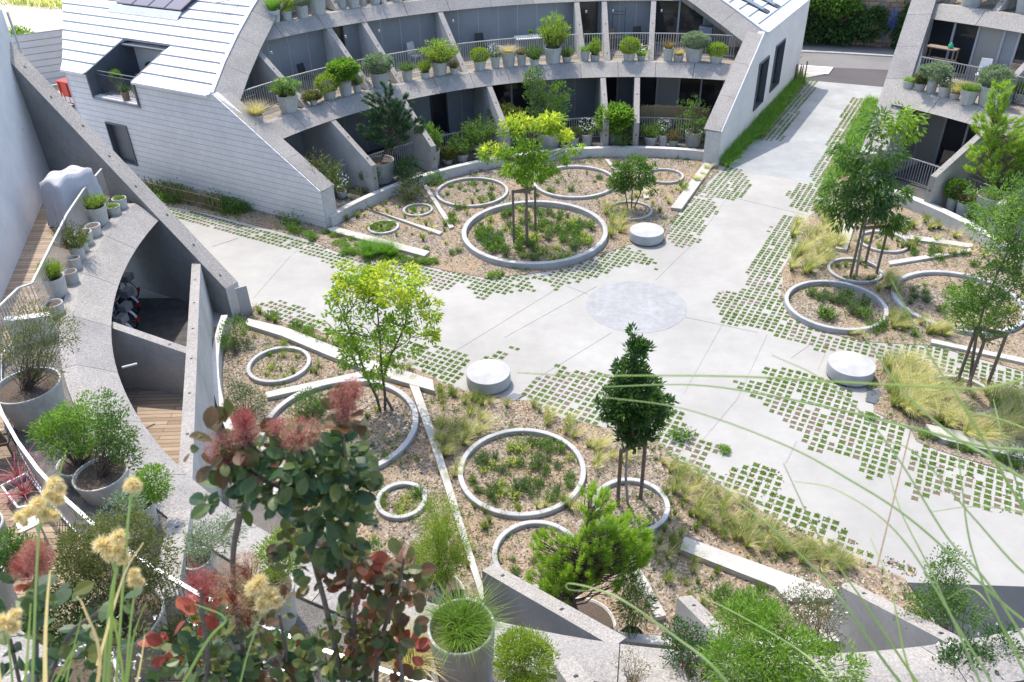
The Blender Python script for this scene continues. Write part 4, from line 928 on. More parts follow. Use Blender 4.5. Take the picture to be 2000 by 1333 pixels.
# end wall of the near building, sloping up to the left
mb = MB(); prof = [fB - Vector((0, 0, .05)), fB + Vector((0, 0, 1.05)), fB + eL * 8.6 + Vector((0, 0, 8.1)), fB + eL * 15 + Vector((0, 0, 8.3)), fB + eL * 15 - Vector((0, 0, .05))]
mb.slab(prof, nL * -.50, 'concrete_grey', {1: 'aggregate', 0: 'concrete'}); 
d_ = (prof[2] - prof[1]).normalized(); up = Vector((0, 0, 1)) - d_ * d_.z; up.normalize()
for i in range(9):
    c = prof[1] + d_ * (.45 + 1.25 * i) - nL * (.25 - .06 * (i % 3 - 1)) + up * .004; mb.beam(c - d_ * .04, c + d_ * .04, .05, .008, 'dark_frame', up)
mb.build('end_wall', B_)
mb = MB(); q = G(455, 545, 1.0); mb.box((fB.x + .17, fB.y - .30, .5), (.03, .34, 1.05), 'panel_joint', rad(-62)); mb.build('metal_post_cover', B_)
# first-floor back wall beside the deck (plain render), and the rest
mb = MB(); d = (wB_ - wA).normalized(); nn = Vector((d.y, -d.x, 0)); nn = nn if nn.x < 0 else -nn
mb.slab([wA + Vector((0, 0, 3.2)), wB_ + Vector((0, 0, 3.2)), wB_ + Vector((0, 0, 8.4)), wA + Vector((0, 0, 8.4))], nn * .25, 'render_white'); mb.build('facade_wall', B_)
mb = MB(); mb.beam(wA + Vector((.1, 0, 3.2)) - nn * .04 , wA + Vector((.1, 0, 8.3)) - nn * .04, .05, .05, 'galv'); mb.build('downpipe', B_)
for a in range(212, 284, 18): facade(B_, PO(19.42, a), PO(19.42, a + 18), 3.27, 5.42, [(0, .4, 'p'), (.4, 1, 'g')])
for a in range(214, 282, 17): facade(B_, PO(22.7, a), PO(22.7, a + 17), 5.8, 8.0, [(0, 1, 'p')])
railing(B_, [PO(16.62, 175.4, 3.3), PO(16.42, 181, 3.3), PO(16.25, 187, 3.3), PO(16.15, 194, 3.3), PO(16.28, 201.0, 3.3)], gap=.095)
railing(B_, [PO(16.28, 201.0, 3.3), PO(16.55, 201.4, 3.3), PO(17.1, 205.5, 3.3)], gap=.095)
rail_arc(B_, 17.12, 3.3, 205.5, 232.0); rail_arc(B_, 17.12, 3.3, 233.2, 257.0); rail_arc(B_, 17.12, 3.3, 258.2, 283.5)
# ================================================================== PLANTS
ORD = ['first', 'second', 'third', 'fourth', 'fifth', 'sixth', 'seventh', 'eighth', 'ninth', 'tenth', 'eleventh', 'twelfth', 'thirteenth', 'fourteenth', 'fifteenth', 'sixteenth', 'seventeenth', 'eighteenth', 'nineteenth', 'twentieth', 'twenty-first', 'twenty-second', 'twenty-third', 'twenty-fourth', 'twenty-fifth', 'twenty-sixth']
PROTO = {}
def proto(kind, v):
    """unit plant: about 1 wide, 1 tall, standing on z=0"""
    if (kind, v) in PROTO: return PROTO[(kind, v)]
    mb = MB(); fl = None; rs = np.random.RandomState(hash_(kind) + v * 31)
    def sprigs(n, mat, L, W, per, spread=.42, kindl='leaf', tall=(.55, 1.0), lean=.35, stem='bark', r=.008):
        for i in range(n):
            a = rs.uniform(0, 2 * pi); q = spread * math.sqrt(rs.uniform(0, 1)); h = rs.uniform(*tall) * (1 - .35 * (q / spread) ** 2)
            A = np.array([q * .35 * cos(a), q * .35 * sin(a), 0]); B = np.array([q * (1 + lean * .4) * cos(a), q * (1 + lean * .4) * sin(a), h])
            pts = np.array(twig(mb, A, B, r, r * .4, stem, rs, 0, 3, .06))
            t_ = rs.uniform(.25, 1, per); P = A + (B - A) * t_[:, None] + rs.normal(0, .025, (per, 3))
            D = rs.normal(size=(per, 3)); D[:, 2] = np.abs(D[:, 2]) * .6 + .35; D += (B - A) * .6
            leaves(mb, P, D, L, W, mat, rs, kindl)
    def dome(mat, n, per, L, W, rc=.1, kindl='leaf', rz=.46, zc=.48, shell=.75, up=.3): clumps(mb, [(0, 0, zc, .46, .46, rz)], n, per, rc, L, W, mat, rs, 0, up, kindl, shell, 1.0)
    if kind == 'ball': dome('lf_heather', 260, 14, .085, .03, .08, shell=.82); mb.tube([(0, 0, 0), (0, 0, .4)], [.05, .03], 'bark')
    elif kind == 'darkball': dome('lf_green', 230, 13, .10, .045, .09, shell=.75); mb.tube([(0, 0, 0), (0, 0, .4)], [.05, .03], 'bark')
    elif kind == 'greyball': dome('lf_grey', 240, 14, .10, .03, .09, shell=.7, up=.5); sprigs(14, 'lf_grey', .09, .03, 16)
    elif kind == 'bright': dome('lf_bright', 190, 12, .13, .06, .10, shell=.5, up=.4); sprigs(18, 'lf_bright', .12, .05, 16)
    elif kind == 'dark': dome('lf_dark', 200, 12, .12, .06, .10, shell=.5); sprigs(12, 'lf_dark', .11, .05, 14)
    elif kind == 'olive': dome('lf_olive', 170, 11, .12, .05, .10, shell=.5); sprigs(16, 'lf_olive', .1, .045, 16, tall=(.7, 1.1))
    elif kind == 'fluffy': sprigs(60, 'lf_green', .10, .022, 34, .45, tall=(.5, 1.05)); dome('lf_bright', 60, 10, .09, .03, .1, shell=.4)
    elif kind == 'heather': sprigs(80, 'lf_heather', .10, .02, 30, .46, tall=(.45, 1.0)); dome('lf_lime', 50, 10, .08, .03, .1, shell=.4)
    elif kind == 'airy': sprigs(46, 'lf_olive', .075, .03, 24, .5, tall=(.5, 1.1), lean=.6); sprigs(26, 'lf_green', .075, .03, 24, .5, tall=(.4, 1.0), lean=.6)
    elif kind == 'greenairy': sprigs(60, 'lf_green', .085, .035, 26, .5, tall=(.45, 1.1), lean=.6); sprigs(16, 'lf_bright', .085, .035, 20, .5, tall=(.4, 1.0), lean=.6)
    elif kind == 'rust': sprigs(40, 'lf_rust', .08, .03, 20, .46, tall=(.5, 1.0)); sprigs(20, 'lf_olive', .08, .03, 20, .46)
    elif kind == 'red': blades(mb, (0, 0, 0), 420, 1.0, .2, .35, .012, 'lf_rust', rs); sprigs(14, 'lf_red', .06, .02, 14)
    elif kind == 'flower':
        sprigs(44, 'lf_green', .08, .025, 22, .48, tall=(.4, .95), lean=.7); fl = MB()
        q = inball(70, rs, .6) * np.array([.55, .55, .42]) + np.array([0, 0, .72]); D = rs.normal(size=(70, 3)); D[:, 2] += 1
        for k in range(4): leaves(fl, q, np.cross(D, rs.normal(size=(70, 3))), .055, .035, 'lf_white', rs)
    elif kind == 'daisy':
        blades(mb, (0, 0, 0), 260, .75, .2, .45, .02, 'lf_verge', rs); fl = MB(); q = inball(34, rs, .5) * np.array([.5, .5, .35]) + np.array([.1, 0, .75])
        for k in range(6): leaves(fl, q, np.concatenate([rs.normal(size=(34, 2)), np.full((34, 1), .15)], 1), .075, .035, 'lf_yellow' if k < 2 else 'lf_white', rs)
    elif kind == 'blond': blades(mb, (0, 0, 0), 700, 1.0, .16, .42, .011, 'lf_blond', rs, .7, 4); blades(mb, (0, 0, 0), 160, .7, .14, .35, .012, 'lf_stipagreen', rs, .5)
    elif kind == 'grass': blades(mb, (0, 0, 0), 520, 1.0, .2, .38, .018, 'lf_verge', rs, .55, 4)
    elif kind == 'chive':
        for i in range(7):
            a = i * .9 + rs.uniform(0, .3); q = .26 if i else 0; blades(mb, (q * cos(a), q * sin(a), 0), 190, .8, .10, .30, .014, 'lf_chive', rs, 1.0, 5, .12, (cos(a) * .25 * (i > 0), sin(a) * .25 * (i > 0)))
    elif kind == 'chive_old': blades(mb, (0, 0, 0), 1500, .85, .30, .42, .012, 'lf_chive', rs, .9, 5)
    elif kind == 'stipa':
        blades(mb, (0, 0, 0), 150, .62, .08, .3, .016, 'lf_stipagreen', rs, .4, 3, .1, (.08, -.02))
        for i in range(15):
            a = rs.uniform(0, 2 * pi); l = rs.uniform(.15, .75); blades(mb, (.06 * cos(a), .06 * sin(a), .05), 13, rs.uniform(.8, 1.1), .03, .09, .012, 'lf_stipa', rs, 1.0, 5, .1, (cos(a) * l + .3, sin(a) * l - .1))
    elif kind == 'stipa_old': blades(mb, (0, 0, 0), 190, 1.0, .07, .42, .014, 'lf_stipa', rs, .85, 4, .1, (.28, -.1)); blades(mb, (0, 0, 0), 110, .75, .07, .35, .015, 'lf_stipagreen', rs, .5, 3, .1, (.1, 0))
    elif kind == 'stipagreen': blades(mb, (0, 0, 0), 170, 1.0, .07, .32, .014, 'lf_stipagreen', rs, .6, 3, .1, (.12, -.05)); blades(mb, (0, 0, 0), 70, 1.0, .08, .35, .012, 'lf_stipa', rs, .6, 3, .1, (.15, 0))
    elif kind == 'tuft': blades(mb, (0, 0, 0), 120, 1.0, .10, .28, .03, 'lf_stipagreen', rs, .4); blades(mb, (0, 0, 0), 40, .9, .1, .3, .03, 'lf_grass', rs, .4)
    elif kind == 'herb': sprigs(34, 'lf_green', .13, .055, 12, .5, tall=(.35, 1.0), lean=.8); dome('lf_bright', 14, 8, .14, .06, .12, shell=.3, rz=.4, zc=.42)
    elif kind == 'herby': sprigs(20, 'lf_yellow', .11, .055, 9, .5, tall=(.4, 1.0), lean=.8); sprigs(24, 'lf_bright', .12, .055, 10, .5, tall=(.3, .9), lean=.8)
    elif kind == 'herbd': sprigs(36, 'lf_green', .12, .045, 13, .48, tall=(.4, 1.0), lean=.7); sprigs(14, 'lf_grey', .12, .035, 10, .48)
    elif kind == 'spiky': blades(mb, (0, 0, 0), 60, 1.0, .04, .7, .06, 'lf_grey', rs, .2, 3, .05)
    elif kind == 'cordy': blades(mb, (0, 0, 0), 46, 1.0, .03, .8, .05, 'cordyline', rs, .45, 4, .08)
    elif kind == 'cover': dome('lf_bright', 40, 9, .14, .09, .16, shell=.3, rz=.3, zc=.28)
    PROTO[(kind, v)] = (mb.mesh(kind + '_leaves'), fl.mesh('blossom') if fl else None)
    return PROTO[(kind, v)]
def hash_(s): return sum(ord(c) * (i + 3) for i, c in enumerate(s)) % 9999
def potmesh(d, h, taper=.76, wall=.045):
    r, b = d / 2, d / 2 * taper; mb = MB(); t_ = min(wall, d * .09)
    mb.lathe([(0, .0), (b - .01, .0), (b, .012), (r - .004, h - .015), (r - .012, h), (r - t_ + .008, h), (r - t_, h - .015), (r - t_ - .02, h - .16 * min(1, h))], 'pot', 40)
    return mb
def potted(x, rim, base, w, top, kind, zf, lab, group=None, pw=None, name='potted_plant', wsc=1.12, gap=.1, cat='potted plant', taper=.76):
    p = G(x, base, zf); dirh = Vector((p.x, p.y, 0)).normalized(); dia = w / F * dep(p)
    c = p + dirh * (dia * taper / 2); c.z = zf; dia = w / F * dep((c.x, c.y, zf + .4))
    h = max(.18, hgt(rim, c.x, c.y) - zf)
    root = empty(name, tuple(c), lab, cat, group)
    o = potmesh(dia, h, taper).build('pot', root); smooth_angle(o, 30)
    mb = MB(); ri = dia / 2 - min(.045, dia * .09) - .004; mb.lathe([(0, h - gap * min(1, h) + .015), (ri * .5, h - gap * min(1, h) + .01), (ri * (1 - .1 * .3), h - gap * min(1, h))], 'soil', 24); mb.build('soil', root)
    if kind:
        ph = max(.15, hgt(top, c.x, c.y) - zf - h + gap * .6); pwid = (pw / F * dep((c.x, c.y, zf + h)) if pw else dia * 1.25) * wsc
        me, fl = proto(kind, random.randint(0, 1)); a = random.uniform(0, 6.28)
        part('foliage', me, root, (0, 0, h - gap * .6), a, (pwid, pwid, ph))
        if fl: part('blossom', fl, root, (0, 0, h - gap * .6), a, (pwid, pwid, ph))
    return root, c, h, dia
def row(items, zf, place, group):
    for i, it in enumerate(items):
        x, rim, base, w, top, kind, desc = it[:7]; pw = it[7] if len(it) > 7 else None
        potted(x, rim, base, w, top, kind, zf, 'grey pot of %s, %s from left on the %s' % (desc, ORD[i], place) if kind else 'empty grey pot, %s from left on the %s' % (ORD[i], place), group, pw)
row([(506, 225, 247, 24, 192, 'blond', 'blond feather grass', 44), (567, 185, 224, 41, 152, 'fluffy', 'feathery green shrub', 58), (614, 193, 209, 17, 176, 'olive', 'sparse dark shrub', 36), (645, 177, 199, 28, 142, 'ball', 'clipped lime ball', 42),
     (677, 155, 191, 27, 114, 'bright', 'loose bright shrub', 52), (699, 165, 184, 18, 140, 'airy', 'wispy plant', 28), (744, 141, 175, 37, 103, 'greyball', 'dense grey-green shrub', 50), (797, 137, 162, 22, 120, 'greenairy', 'weedy plant', 30),
     (831, 141, 157, 19, 114, 'heather', 'yellowish heath', 26), (860, 120, 151, 32, 76, 'heather', 'tall feathery shrub', 72), (888, 132, 149, 18, 114, 'rust', 'brownish plant', 28), (938, 119, 141, 25, 92, 'ball', 'lime ball shrub', 31),
     (968, 111, 136, 19, 87, 'flower', 'white-flowered plant', 26), (994, 101, 134, 28, 88, 'blond', 'pale clipped grass', 36), (1019, 106, 132, 19, 92, 'rust', 'dark flowers', 24), (1044, 115, 132, 19, 86, 'greenairy', 'leafy green plant', 32),
     (1080, 92, 128, 35, 24, 'heather', 'tall spiky shrub', 54), (1107, 110, 125, 19, 90, 'greenairy', 'small shrub', 28), (1142, 99, 123, 18, 88, 'grass', 'short grass', 22), (1162, 107, 123, 20, 72, 'heather', 'upright green plant', 24),
     (1228, 103, 123, 25, 72, 'ball', 'round lime ball', 35), (1252, 108, 121, 17, 87, 'daisy', 'yellow daisies', 32), (1304, 94, 123, 21, 76, 'red', 'reddish grass', 26), (1324, 107, 124, 21, 91, 'blond', 'pale tufted grass', 25),
     (1354, 92, 125, 36, 62, 'greyball', 'broad green shrub', 47), (1397, 108, 128, 27, 83, 'ball', 'lime-green ball', 35)], 3.27, "far building's first balcony", 'pots along the first balcony of the far building')
row([(537, 20, 48, 28, -16, 'grass', 'tall green grass', 30), (562, 21, 43, 22, -6, 'ball', 'bushy lime shrub', 28), (593, 10, 38, 25, -8, 'greyball', 'grey-green shrub', 30), (623, -14, 32, 36, -60, 'fluffy', 'leafy shrub'), (669, -6, 21, 22, -40, 'greenairy', 'green plant'),
     (692, -4, 19, 25, -40, 'heather', 'heath'), (710, -6, 14, 17, -30, 'flower', 'flowering plant'), (734, -10, 12, 24, -50, 'greenairy', 'leafy plant'), (774, -12, 7, 19, -40, 'blond', 'pale grass')], 5.8, "far building's second balcony", 'pots along the second balcony of the far building')
row([(641, 362, 407, 24, 298, 'airy', 'yellowish airy shrub', 72), (669, 372, 388, 22, 343, 'flower', 'white flowers', 34), (727, 356, 373, 20, 322, 'greenairy', 'leafy herbs', 34), (845, 293, 328, 36, 240, 'fluffy', 'tall feathery shrub', 44), (875, 311, 322, 22, 286, 'olive', 'small olive shrub', 32),
     (904, 301, 318, 24, 258, 'greenairy', 'bushy green shrub', 46), (938, 281, 311, 20, 226, 'greenairy', 'tall airy shrub', 56), (990, 266, 287, 30, 204, 'olive', 'brownish-green shrub', 62), (1121, 268, 287, 20, 242, 'airy', 'weedy plant', 28), (1146, 262, 287, 22, 234, 'flower', 'white-flowered shrub', 34),
     (1200, 254, 287, 34, 203, 'bright', 'large bright round shrub', 66), (1270, 266, 287, 27, 236, 'greenairy', 'green shrub', 36), (1294, 263, 287, 19, 234, 'flower', 'tall flowers', 24), (1314, 274, 288, 18, 250, 'rust', 'rusty plant', 34)], .22, "far building's ground terrace", 'pots on the ground terrace of the far building')
row([(1771, 158, 177, 21, 150, 'grass', 'short green grass', 24), (1794, 162, 181, 22, 142, 'olive', 'small olive shrub', 26), (1816, 153, 186, 22, 122, 'greyball', 'grey-leaved shrub', 54), (1841, 169, 193, 24, 150, 'flower', 'white-flowered plant', 30), (1862, 182, 198, 20, 152, 'blond', 'blond feather grass', 32),
     (1887, 175, 207, 33, 155, 'chive', 'thick green grass', 36), (1927, 168, 213, 46, 128, 'greyball', 'round grey-green shrub', 56), (1991, 182, 205, 30, 150, 'greenairy', 'green plant')], 3.27, "right building's first balcony", 'pots along the first balcony of the right building')
row([(1826, -12, 5, 25, -40, 'greenairy', 'green plant'), (1858, -10, 7, 16, -40, 'heather', 'heath'), (1894, -30, 16, 44, -80, 'bright', 'large shrub'), (1970, -12, 19, 27, -50, 'blond', 'pale grass'), (1998, -10, 30, 38, -60, 'darkball', 'dark shrub')], 5.8, "right building's second balcony", 'pots along the second balcony of the right building')
row([(1853, 386, 417, 20, 349, 'darkball', 'round green shrub', 36), (1876, 395, 426, 28, 362, 'rust', 'dried brown plant', 36)], .10, "right building's ground terrace", 'pots on the ground terrace of the right building')
row([(119, 541, 584, 43, 505, 'heather', 'lime-yellow heath', 44), (147, 530, 560, 27, 520, None, ''), (153, 503, 532, 25, 497, None, ''), (159, 480, 514, 28, 436, 'airy', 'straggly shrub', 60), (169, 472, 496, 18, 464, 'greenairy', 'small plant', 24), (172, 453, 485, 34, 440, None, ''), (189, 440, 467, 30, 428, None, ''),
     (199, 403, 444, 40, 378, 'heather', 'green heath', 44), (227, 402, 425, 28, 398, 'cover', 'low ground cover', 24), (240, 387, 413, 28, 380, 'cover', 'sparse seedlings', 20)], 3.27, 'left first-floor terrace ledge', 'pots along the ledge of the left terrace')
potted(115, 592, 621, 36, 560, None, 3.27, 'empty grey pot of soil, nearest the railing corner on the left terrace', 'pots along the ledge of the left terrace')
def custom(x, rim, base, w, zf, lab, blobs=None, **k): return potted(x, rim, base, w, 0, None, zf, lab, None, **k)
# ------------------------------------------------------------------ bigger potted shrubs and pines
def sway(mb, c, h0, tips, r0, mat, rs):
    for t_ in tips: twig(mb, (c[0] + rs.normal(0, .05), c[1] + rs.normal(0, .05), h0), t_, r0, r0 * .35, mat, rs, .03, 5, .05)
def pxblob(px, py, rx, rz, Y, ry=None, wt=1.0):
    p = AY(px, py, Y); k = dep(p) / F; return (p.x, p.y, p.z, rx * k, (ry or rx) * k, rz * k * 1.08, wt)
def rel(bl, c): return [(b[0] - c[0], b[1] - c[1], b[2] - c[2]) + tuple(b[3:]) for b in bl]
def shrub_in(root, c, h, blobs, nc, per, rc, L, W, mat, rs, kind='leaf', stems=14, sr=.012, droop=0, up=.25, smat='bark', shell=.4, out=.7):
    mb = MB(); bl = rel(blobs, c)
    cs = clumps(mb, bl, nc, per, rc, L, W, mat, rs, droop, up, kind, shell, out); mb.build('foliage', root)
    st = MB(); tips = cs[rs.choice(len(cs), min(stems, len(cs)), False)]
    sway(st, (0, 0), h - .1, tips, sr, smat, rs); st.build('stems', root)
    return cs
rs = np.random.RandomState(21)
r_, c, h, d = custom(746, 313, 361, 59, .22, 'large grey pot holding a dark pine on the ground terrace of the far building', name='potted_pine', cat='potted tree')
def pine(root, c, h, trunk, blobs, nb, mat, rs, L=.09, per=60, rc=.13, smat='bark', r0=.05, W=.012, bristle=.8, shell=.55, up=.25):
    bl = rel(blobs, c); mb = MB(); wt = np.array([b[3] * b[4] * b[5] for b in bl]) ** .7; wt /= wt.sum(); tips = []
    for b, k in zip(bl, rs.multinomial(nb, wt)): tips.append(inball(k, rs, shell) * np.array(b[3:6]) + np.array(b[:3]))
    tips = np.concatenate(tips); st = MB(); T = [np.array((p[0] - c[0], p[1] - c[1], p[2] - c[2])) for p in trunk]
    st.tube([tuple(p) for p in T], [r0 * (1 - .8 * i / (len(T) - 1)) for i in range(len(T))], smat, 8)
    dirs = []
    for p in tips:
        zs = np.array([q[2] for q in T]); zz = min(max(p[2] - .45 * math.hypot(p[0], p[1]) - .1, zs[0] + .15), zs[-1])
        k = min(max(np.searchsorted(zs, zz), 1), len(T) - 1); f = (zz - zs[k - 1]) / (zs[k] - zs[k - 1]); a = T[k - 1] + (T[k] - T[k - 1]) * f
        twig(st, a, p, r0 * .28, .006, smat, rs, -.04, 4, .04); dirs.append((p - a) / (np.linalg.norm(p - a) + .01) + np.array([0, 0, up]))
    dirs = unit(np.array(dirs)); idx = np.repeat(np.arange(len(tips)), per); n = len(idx); t_ = rs.uniform(-1, .6, (n, 1))
    P = tips[idx] + dirs[idx] * t_ * rc + rs.normal(0, .02, (n, 3)); D = dirs[idx] * bristle + rs.normal(size=(n, 3)) * .65
    leaves(mb, P, D, L, W, mat, rs, 'needle'); mb.build('foliage', root); st.build('trunk', root)
Y = c.y
pine(r_, c, h, [(c.x, c.y, h + .1), AY(757, 285, Y), AY(762, 230, Y), AY(762, 165, Y)], [pxblob(760, 168, 18, 16, Y), pxblob(730, 205, 24, 22, Y), pxblob(790, 210, 22, 22, Y - .2), pxblob(755, 215, 30, 30, Y), pxblob(722, 248, 30, 26, Y), pxblob(800, 246, 28, 24, Y), pxblob(760, 258, 40, 30, Y - .3)], 170, 'lf_pine', rs, .15, 130, .15, W=.02)
r_, c, h, d = custom(1924, 381, 437, 63, .10, 'large grey pot holding a light green pine at the right building', name='potted_pine', cat='potted tree')
Y = c.y
pine(r_, c, h, [(c.x, c.y, h + .1), AY(1938, 330, Y), AY(1945, 260, Y), AY(1952, 180, Y)], [pxblob(1950, 190, 22, 34, Y), pxblob(1935, 240, 34, 26, Y), pxblob(1965, 262, 40, 34, Y), pxblob(1920, 310, 36, 30, Y - .2), pxblob(1965, 325, 46, 36, Y), pxblob(1985, 290, 30, 50, Y + .3)], 260, 'lf_pine_light', rs, .15, 100, .17, W=.016)
r_, c, h, d = custom(1135, 1222, 1286, 136, .03, 'low wide grey pot holding a bushy bright pine in the foreground', name='potted_pine', cat='potted tree', taper=.92)
Y = c.y
pine(r_, c, h, [(c.x, c.y, h - .1), AY(1118, 1170, Y), AY(1125, 1100, Y), AY(1150, 1010, Y)], [pxblob(1130, 1090, 62, 50, Y), pxblob(1090, 1130, 50, 45, Y), pxblob(1180, 1050, 55, 45, Y), pxblob(1160, 985, 40, 34, Y), pxblob(1225, 1040, 40, 30, Y), pxblob(1075, 1070, 36, 40, Y), pxblob(1190, 1110, 45, 40, Y + .2), pxblob(1225, 1085, 46, 30, Y), pxblob(1060, 1150, 40, 30, Y), pxblob(1240, 1060, 34, 26, Y)], 420, 'lf_pine_light', rs, .10, 110, .12, W=.010, bristle=1.5, r0=.055, up=1.1)
r_, c, h, d = custom(1072, 257, 293, 48, .22, 'large grey pot of a tall glossy green shrub behind the staked lime tree'); Y = c.y
shrub_in(r_, c, h, [pxblob(1045, 170, 20, 34, Y), pxblob(1090, 195, 22, 36, Y), pxblob(1065, 215, 34, 34, Y), pxblob(1042, 148, 12, 14, Y)], 170, 22, .2, .10, .055, 'lf_green', rs, stems=20, sr=.02)
r_, c, h, d = custom(1352, 257, 289, 34, .22, 'grey pot of a small loose tree at the right end of the far terrace', name='potted_tree', cat='potted tree'); Y = c.y
shrub_in(r_, c, h, [pxblob(1355, 235, 34, 34, Y), pxblob(1345, 205, 16, 22, Y), pxblob(1375, 250, 26, 22, Y)], 90, 16, .17, .09, .045, 'lf_green', rs, stems=20, sr=.016)
# bamboo with a folded parasol beside it
r_, c, h, d = custom(862, 1160, 1226, 108, .03, 'grey pot of dense feathery bamboo beside the long white strip', name='potted_bamboo'); Y = c.y
shrub_in(r_, c, h, [pxblob(860, 1085, 52, 55, Y), pxblob(855, 1010, 34, 50, Y), pxblob(885, 1060, 36, 40, Y), pxblob(830, 1100, 34, 36, Y)], 420, 20, .13, .085, .012, 'lf_heather', rs, stems=60, sr=.006, up=.2, smat='lf_green', shell=.3)
r_, c, h, d = custom(1231, 1242, 1280, 50, .03, 'small black pot of upright bamboo beside the bushy bright pine', name='potted_bamboo', taper=.85); Y = c.y
r_.children[0].data.materials[0] = MATS['black_plastic']
shrub_in(r_, c, h, [pxblob(1240, 1180, 36, 40, Y), pxblob(1225, 1140, 22, 30, Y)], 120, 16, .13, .10, .014, 'lf_green', rs, stems=34, sr=.006, smat='lf_green', shell=.3)
# left terrace, big pots
r_, c, h, d = custom(92, 752, 842, 122, 3.27, 'largest grey pot, with a tall willowy shrub, on the left curved terrace'); Y = c.y
shrub_in(r_, c, h, [pxblob(75, 660, 70, 50, Y), pxblob(40, 690, 50, 50, Y), pxblob(120, 640, 36, 40, Y), pxblob(60, 610, 40, 30, Y), pxblob(95, 720, 30, 26, Y)], 330, 14, .13, .055, .016, 'lf_olive', rs, stems=70, sr=.008, shell=.2)
r_, c, h, d = custom(173, 902, 948, 84, 3.27, 'grey pot under a broad bright green bush on the left curved terrace'); Y = c.y
shrub_in(r_, c, h, [pxblob(140, 845, 60, 42, Y), pxblob(110, 840, 40, 30, Y), pxblob(190, 850, 44, 34, Y), pxblob(150, 800, 40, 26, Y)], 260, 16, .11, .065, .026, 'lf_bright', rs, stems=30, sr=.012)
r_, c, h, d = custom(221, 924, 985, 104, 3.27, 'wide grey pot of tall thin-stemmed shrub beside the curved aggregate beam'); Y = c.y
shrub_in(r_, c, h, [pxblob(230, 850, 34, 60, Y), pxblob(215, 795, 26, 40, Y), pxblob(245, 890, 26, 34, Y), pxblob(200, 840, 20, 50, Y)], 200, 13, .10, .05, .024, 'lf_green', rs, stems=50, sr=.008, shell=.2)
r_, c, h, d = custom(296, 985, 1040, 50, 3.27, 'narrow grey pot of bright lacy shrub, last before the first divider fin'); Y = c.y
shrub_in(r_, c, h, [pxblob(298, 945, 32, 34, Y), pxblob(275, 965, 24, 24, Y)], 150, 16, .08, .06, .02, 'lf_bright', rs, stems=20, sr=.008)
r_, c, h, d = custom(-2, 1032, 1120, 104, 3.30, 'big empty white-rimmed pot standing on the deck at the left edge')
r_, c, h, d = custom(288, 1205, 1330, 168, 3.27, 'big grey pot of brownish small-leaved shrub near the dried flower heads'); Y = c.y
shrub_in(r_, c, h, [pxblob(230, 1090, 100, 60, Y), pxblob(160, 1080, 50, 50, Y), pxblob(300, 1090, 46, 50, Y), pxblob(240, 1030, 50, 34, Y), pxblob(200, 1150, 70, 40, Y), pxblob(130, 1130, 60, 50, Y), pxblob(170, 1040, 50, 30, Y), pxblob(300, 1150, 50, 40, Y)], 760, 17, .10, .046, .019, 'lf_olive', rs, stems=80, sr=.006, shell=.25)
mb = MB(); cs = clumps(mb, rel([pxblob(235, 1000, 46, 30, Y + .6)], (0, 0, 0)), 60, 16, .1, .06, .016, 'lf_grey', rs); tag(mb.build('grey_shrub'), 'silvery narrow-leaved shrub rising behind the brownish small-leaved shrub', 'shrub')
r_, c, h, d = custom(548, 1150, 1245, 108, 3.27, 'grey pot of lime-yellow feathery conifer behind the dark red-leaved shrub'); Y = c.y
shrub_in(r_, c, h, [pxblob(545, 1090, 46, 44, Y), pxblob(560, 1060, 34, 30, Y)], 240, 16, .08, .05, .014, 'lf_heather', rs, stems=16, up=.8)
r_, c, h, d = custom(400, 1090, 1135, 62, 3.27, 'dark-rimmed pot of pale ferny shrub between two divider fins'); Y = c.y
shrub_in(r_, c, h, [pxblob(415, 1050, 50, 36, Y), pxblob(445, 1030, 30, 30, Y), pxblob(385, 1060, 34, 26, Y)], 170, 14, .08, .055, .014, 'lf_grey', rs, stems=24, sr=.006)
potted(916, 1222, 1388, 128, 1180, 'chive', 3.27, 'grey pot overflowing with thick bright green grass in the foreground', None, 104, gap=.12, taper=.8)
r_, c, h, d = custom(816, 1300, 1390, 80, 3.27, 'pot of cream feathery grass left of the thick green grass'); Y = c.y
me, fl = proto('blond', 0); part('foliage', me, r_, (0, 0, h - .05), 0, (.95, .95, .75))
r_, c, h, d = custom(1026, 1345, 1450, 90, 3.27, 'pot of golden-green rounded conifer on the foreground ledge'); Y = c.y
shrub_in(r_, c, h, [pxblob(1026, 1290, 58, 52, Y), pxblob(1010, 1265, 34, 32, Y)], 420, 18, .07, .05, .012, 'lf_heather', rs, stems=16, up=.7, shell=.55)
r_, c, h, d = custom(30, 1130, 1230, 70, 3.30, 'grey pot of small-leaved green shrub low on the deck at the left edge'); Y = c.y
shrub_in(r_, c, h, [pxblob(30, 1090, 44, 30, Y), pxblob(60, 1075, 30, 24, Y), pxblob(10, 1060, 30, 24, Y)], 180, 14, .09, .05, .022, 'lf_green', rs, stems=24, sr=.006)
r_, c, h, d = custom(470, 1225, 1310, 84, 3.27, 'grey pot of airy rusty-leaved shrub beneath the smoke bush plumes'); Y = c.y
shrub_in(r_, c, h, [pxblob(470, 1180, 50, 40, Y), pxblob(500, 1150, 36, 30, Y)], 170, 14, .1, .05, .018, 'lf_olive', rs, stems=34, sr=.005)
r_, c, h, d = custom(700, 1200, 1275, 80, .03, 'grey pot of mixed green shrub beside the bamboo pot, under the dark red leaves'); Y = c.y
shrub_in(r_, c, h, [pxblob(700, 1120, 44, 44, Y), pxblob(725, 1090, 30, 34, Y), pxblob(675, 1140, 34, 34, Y)], 220, 14, .11, .06, .026, 'lf_green', rs, stems=34, sr=.007)
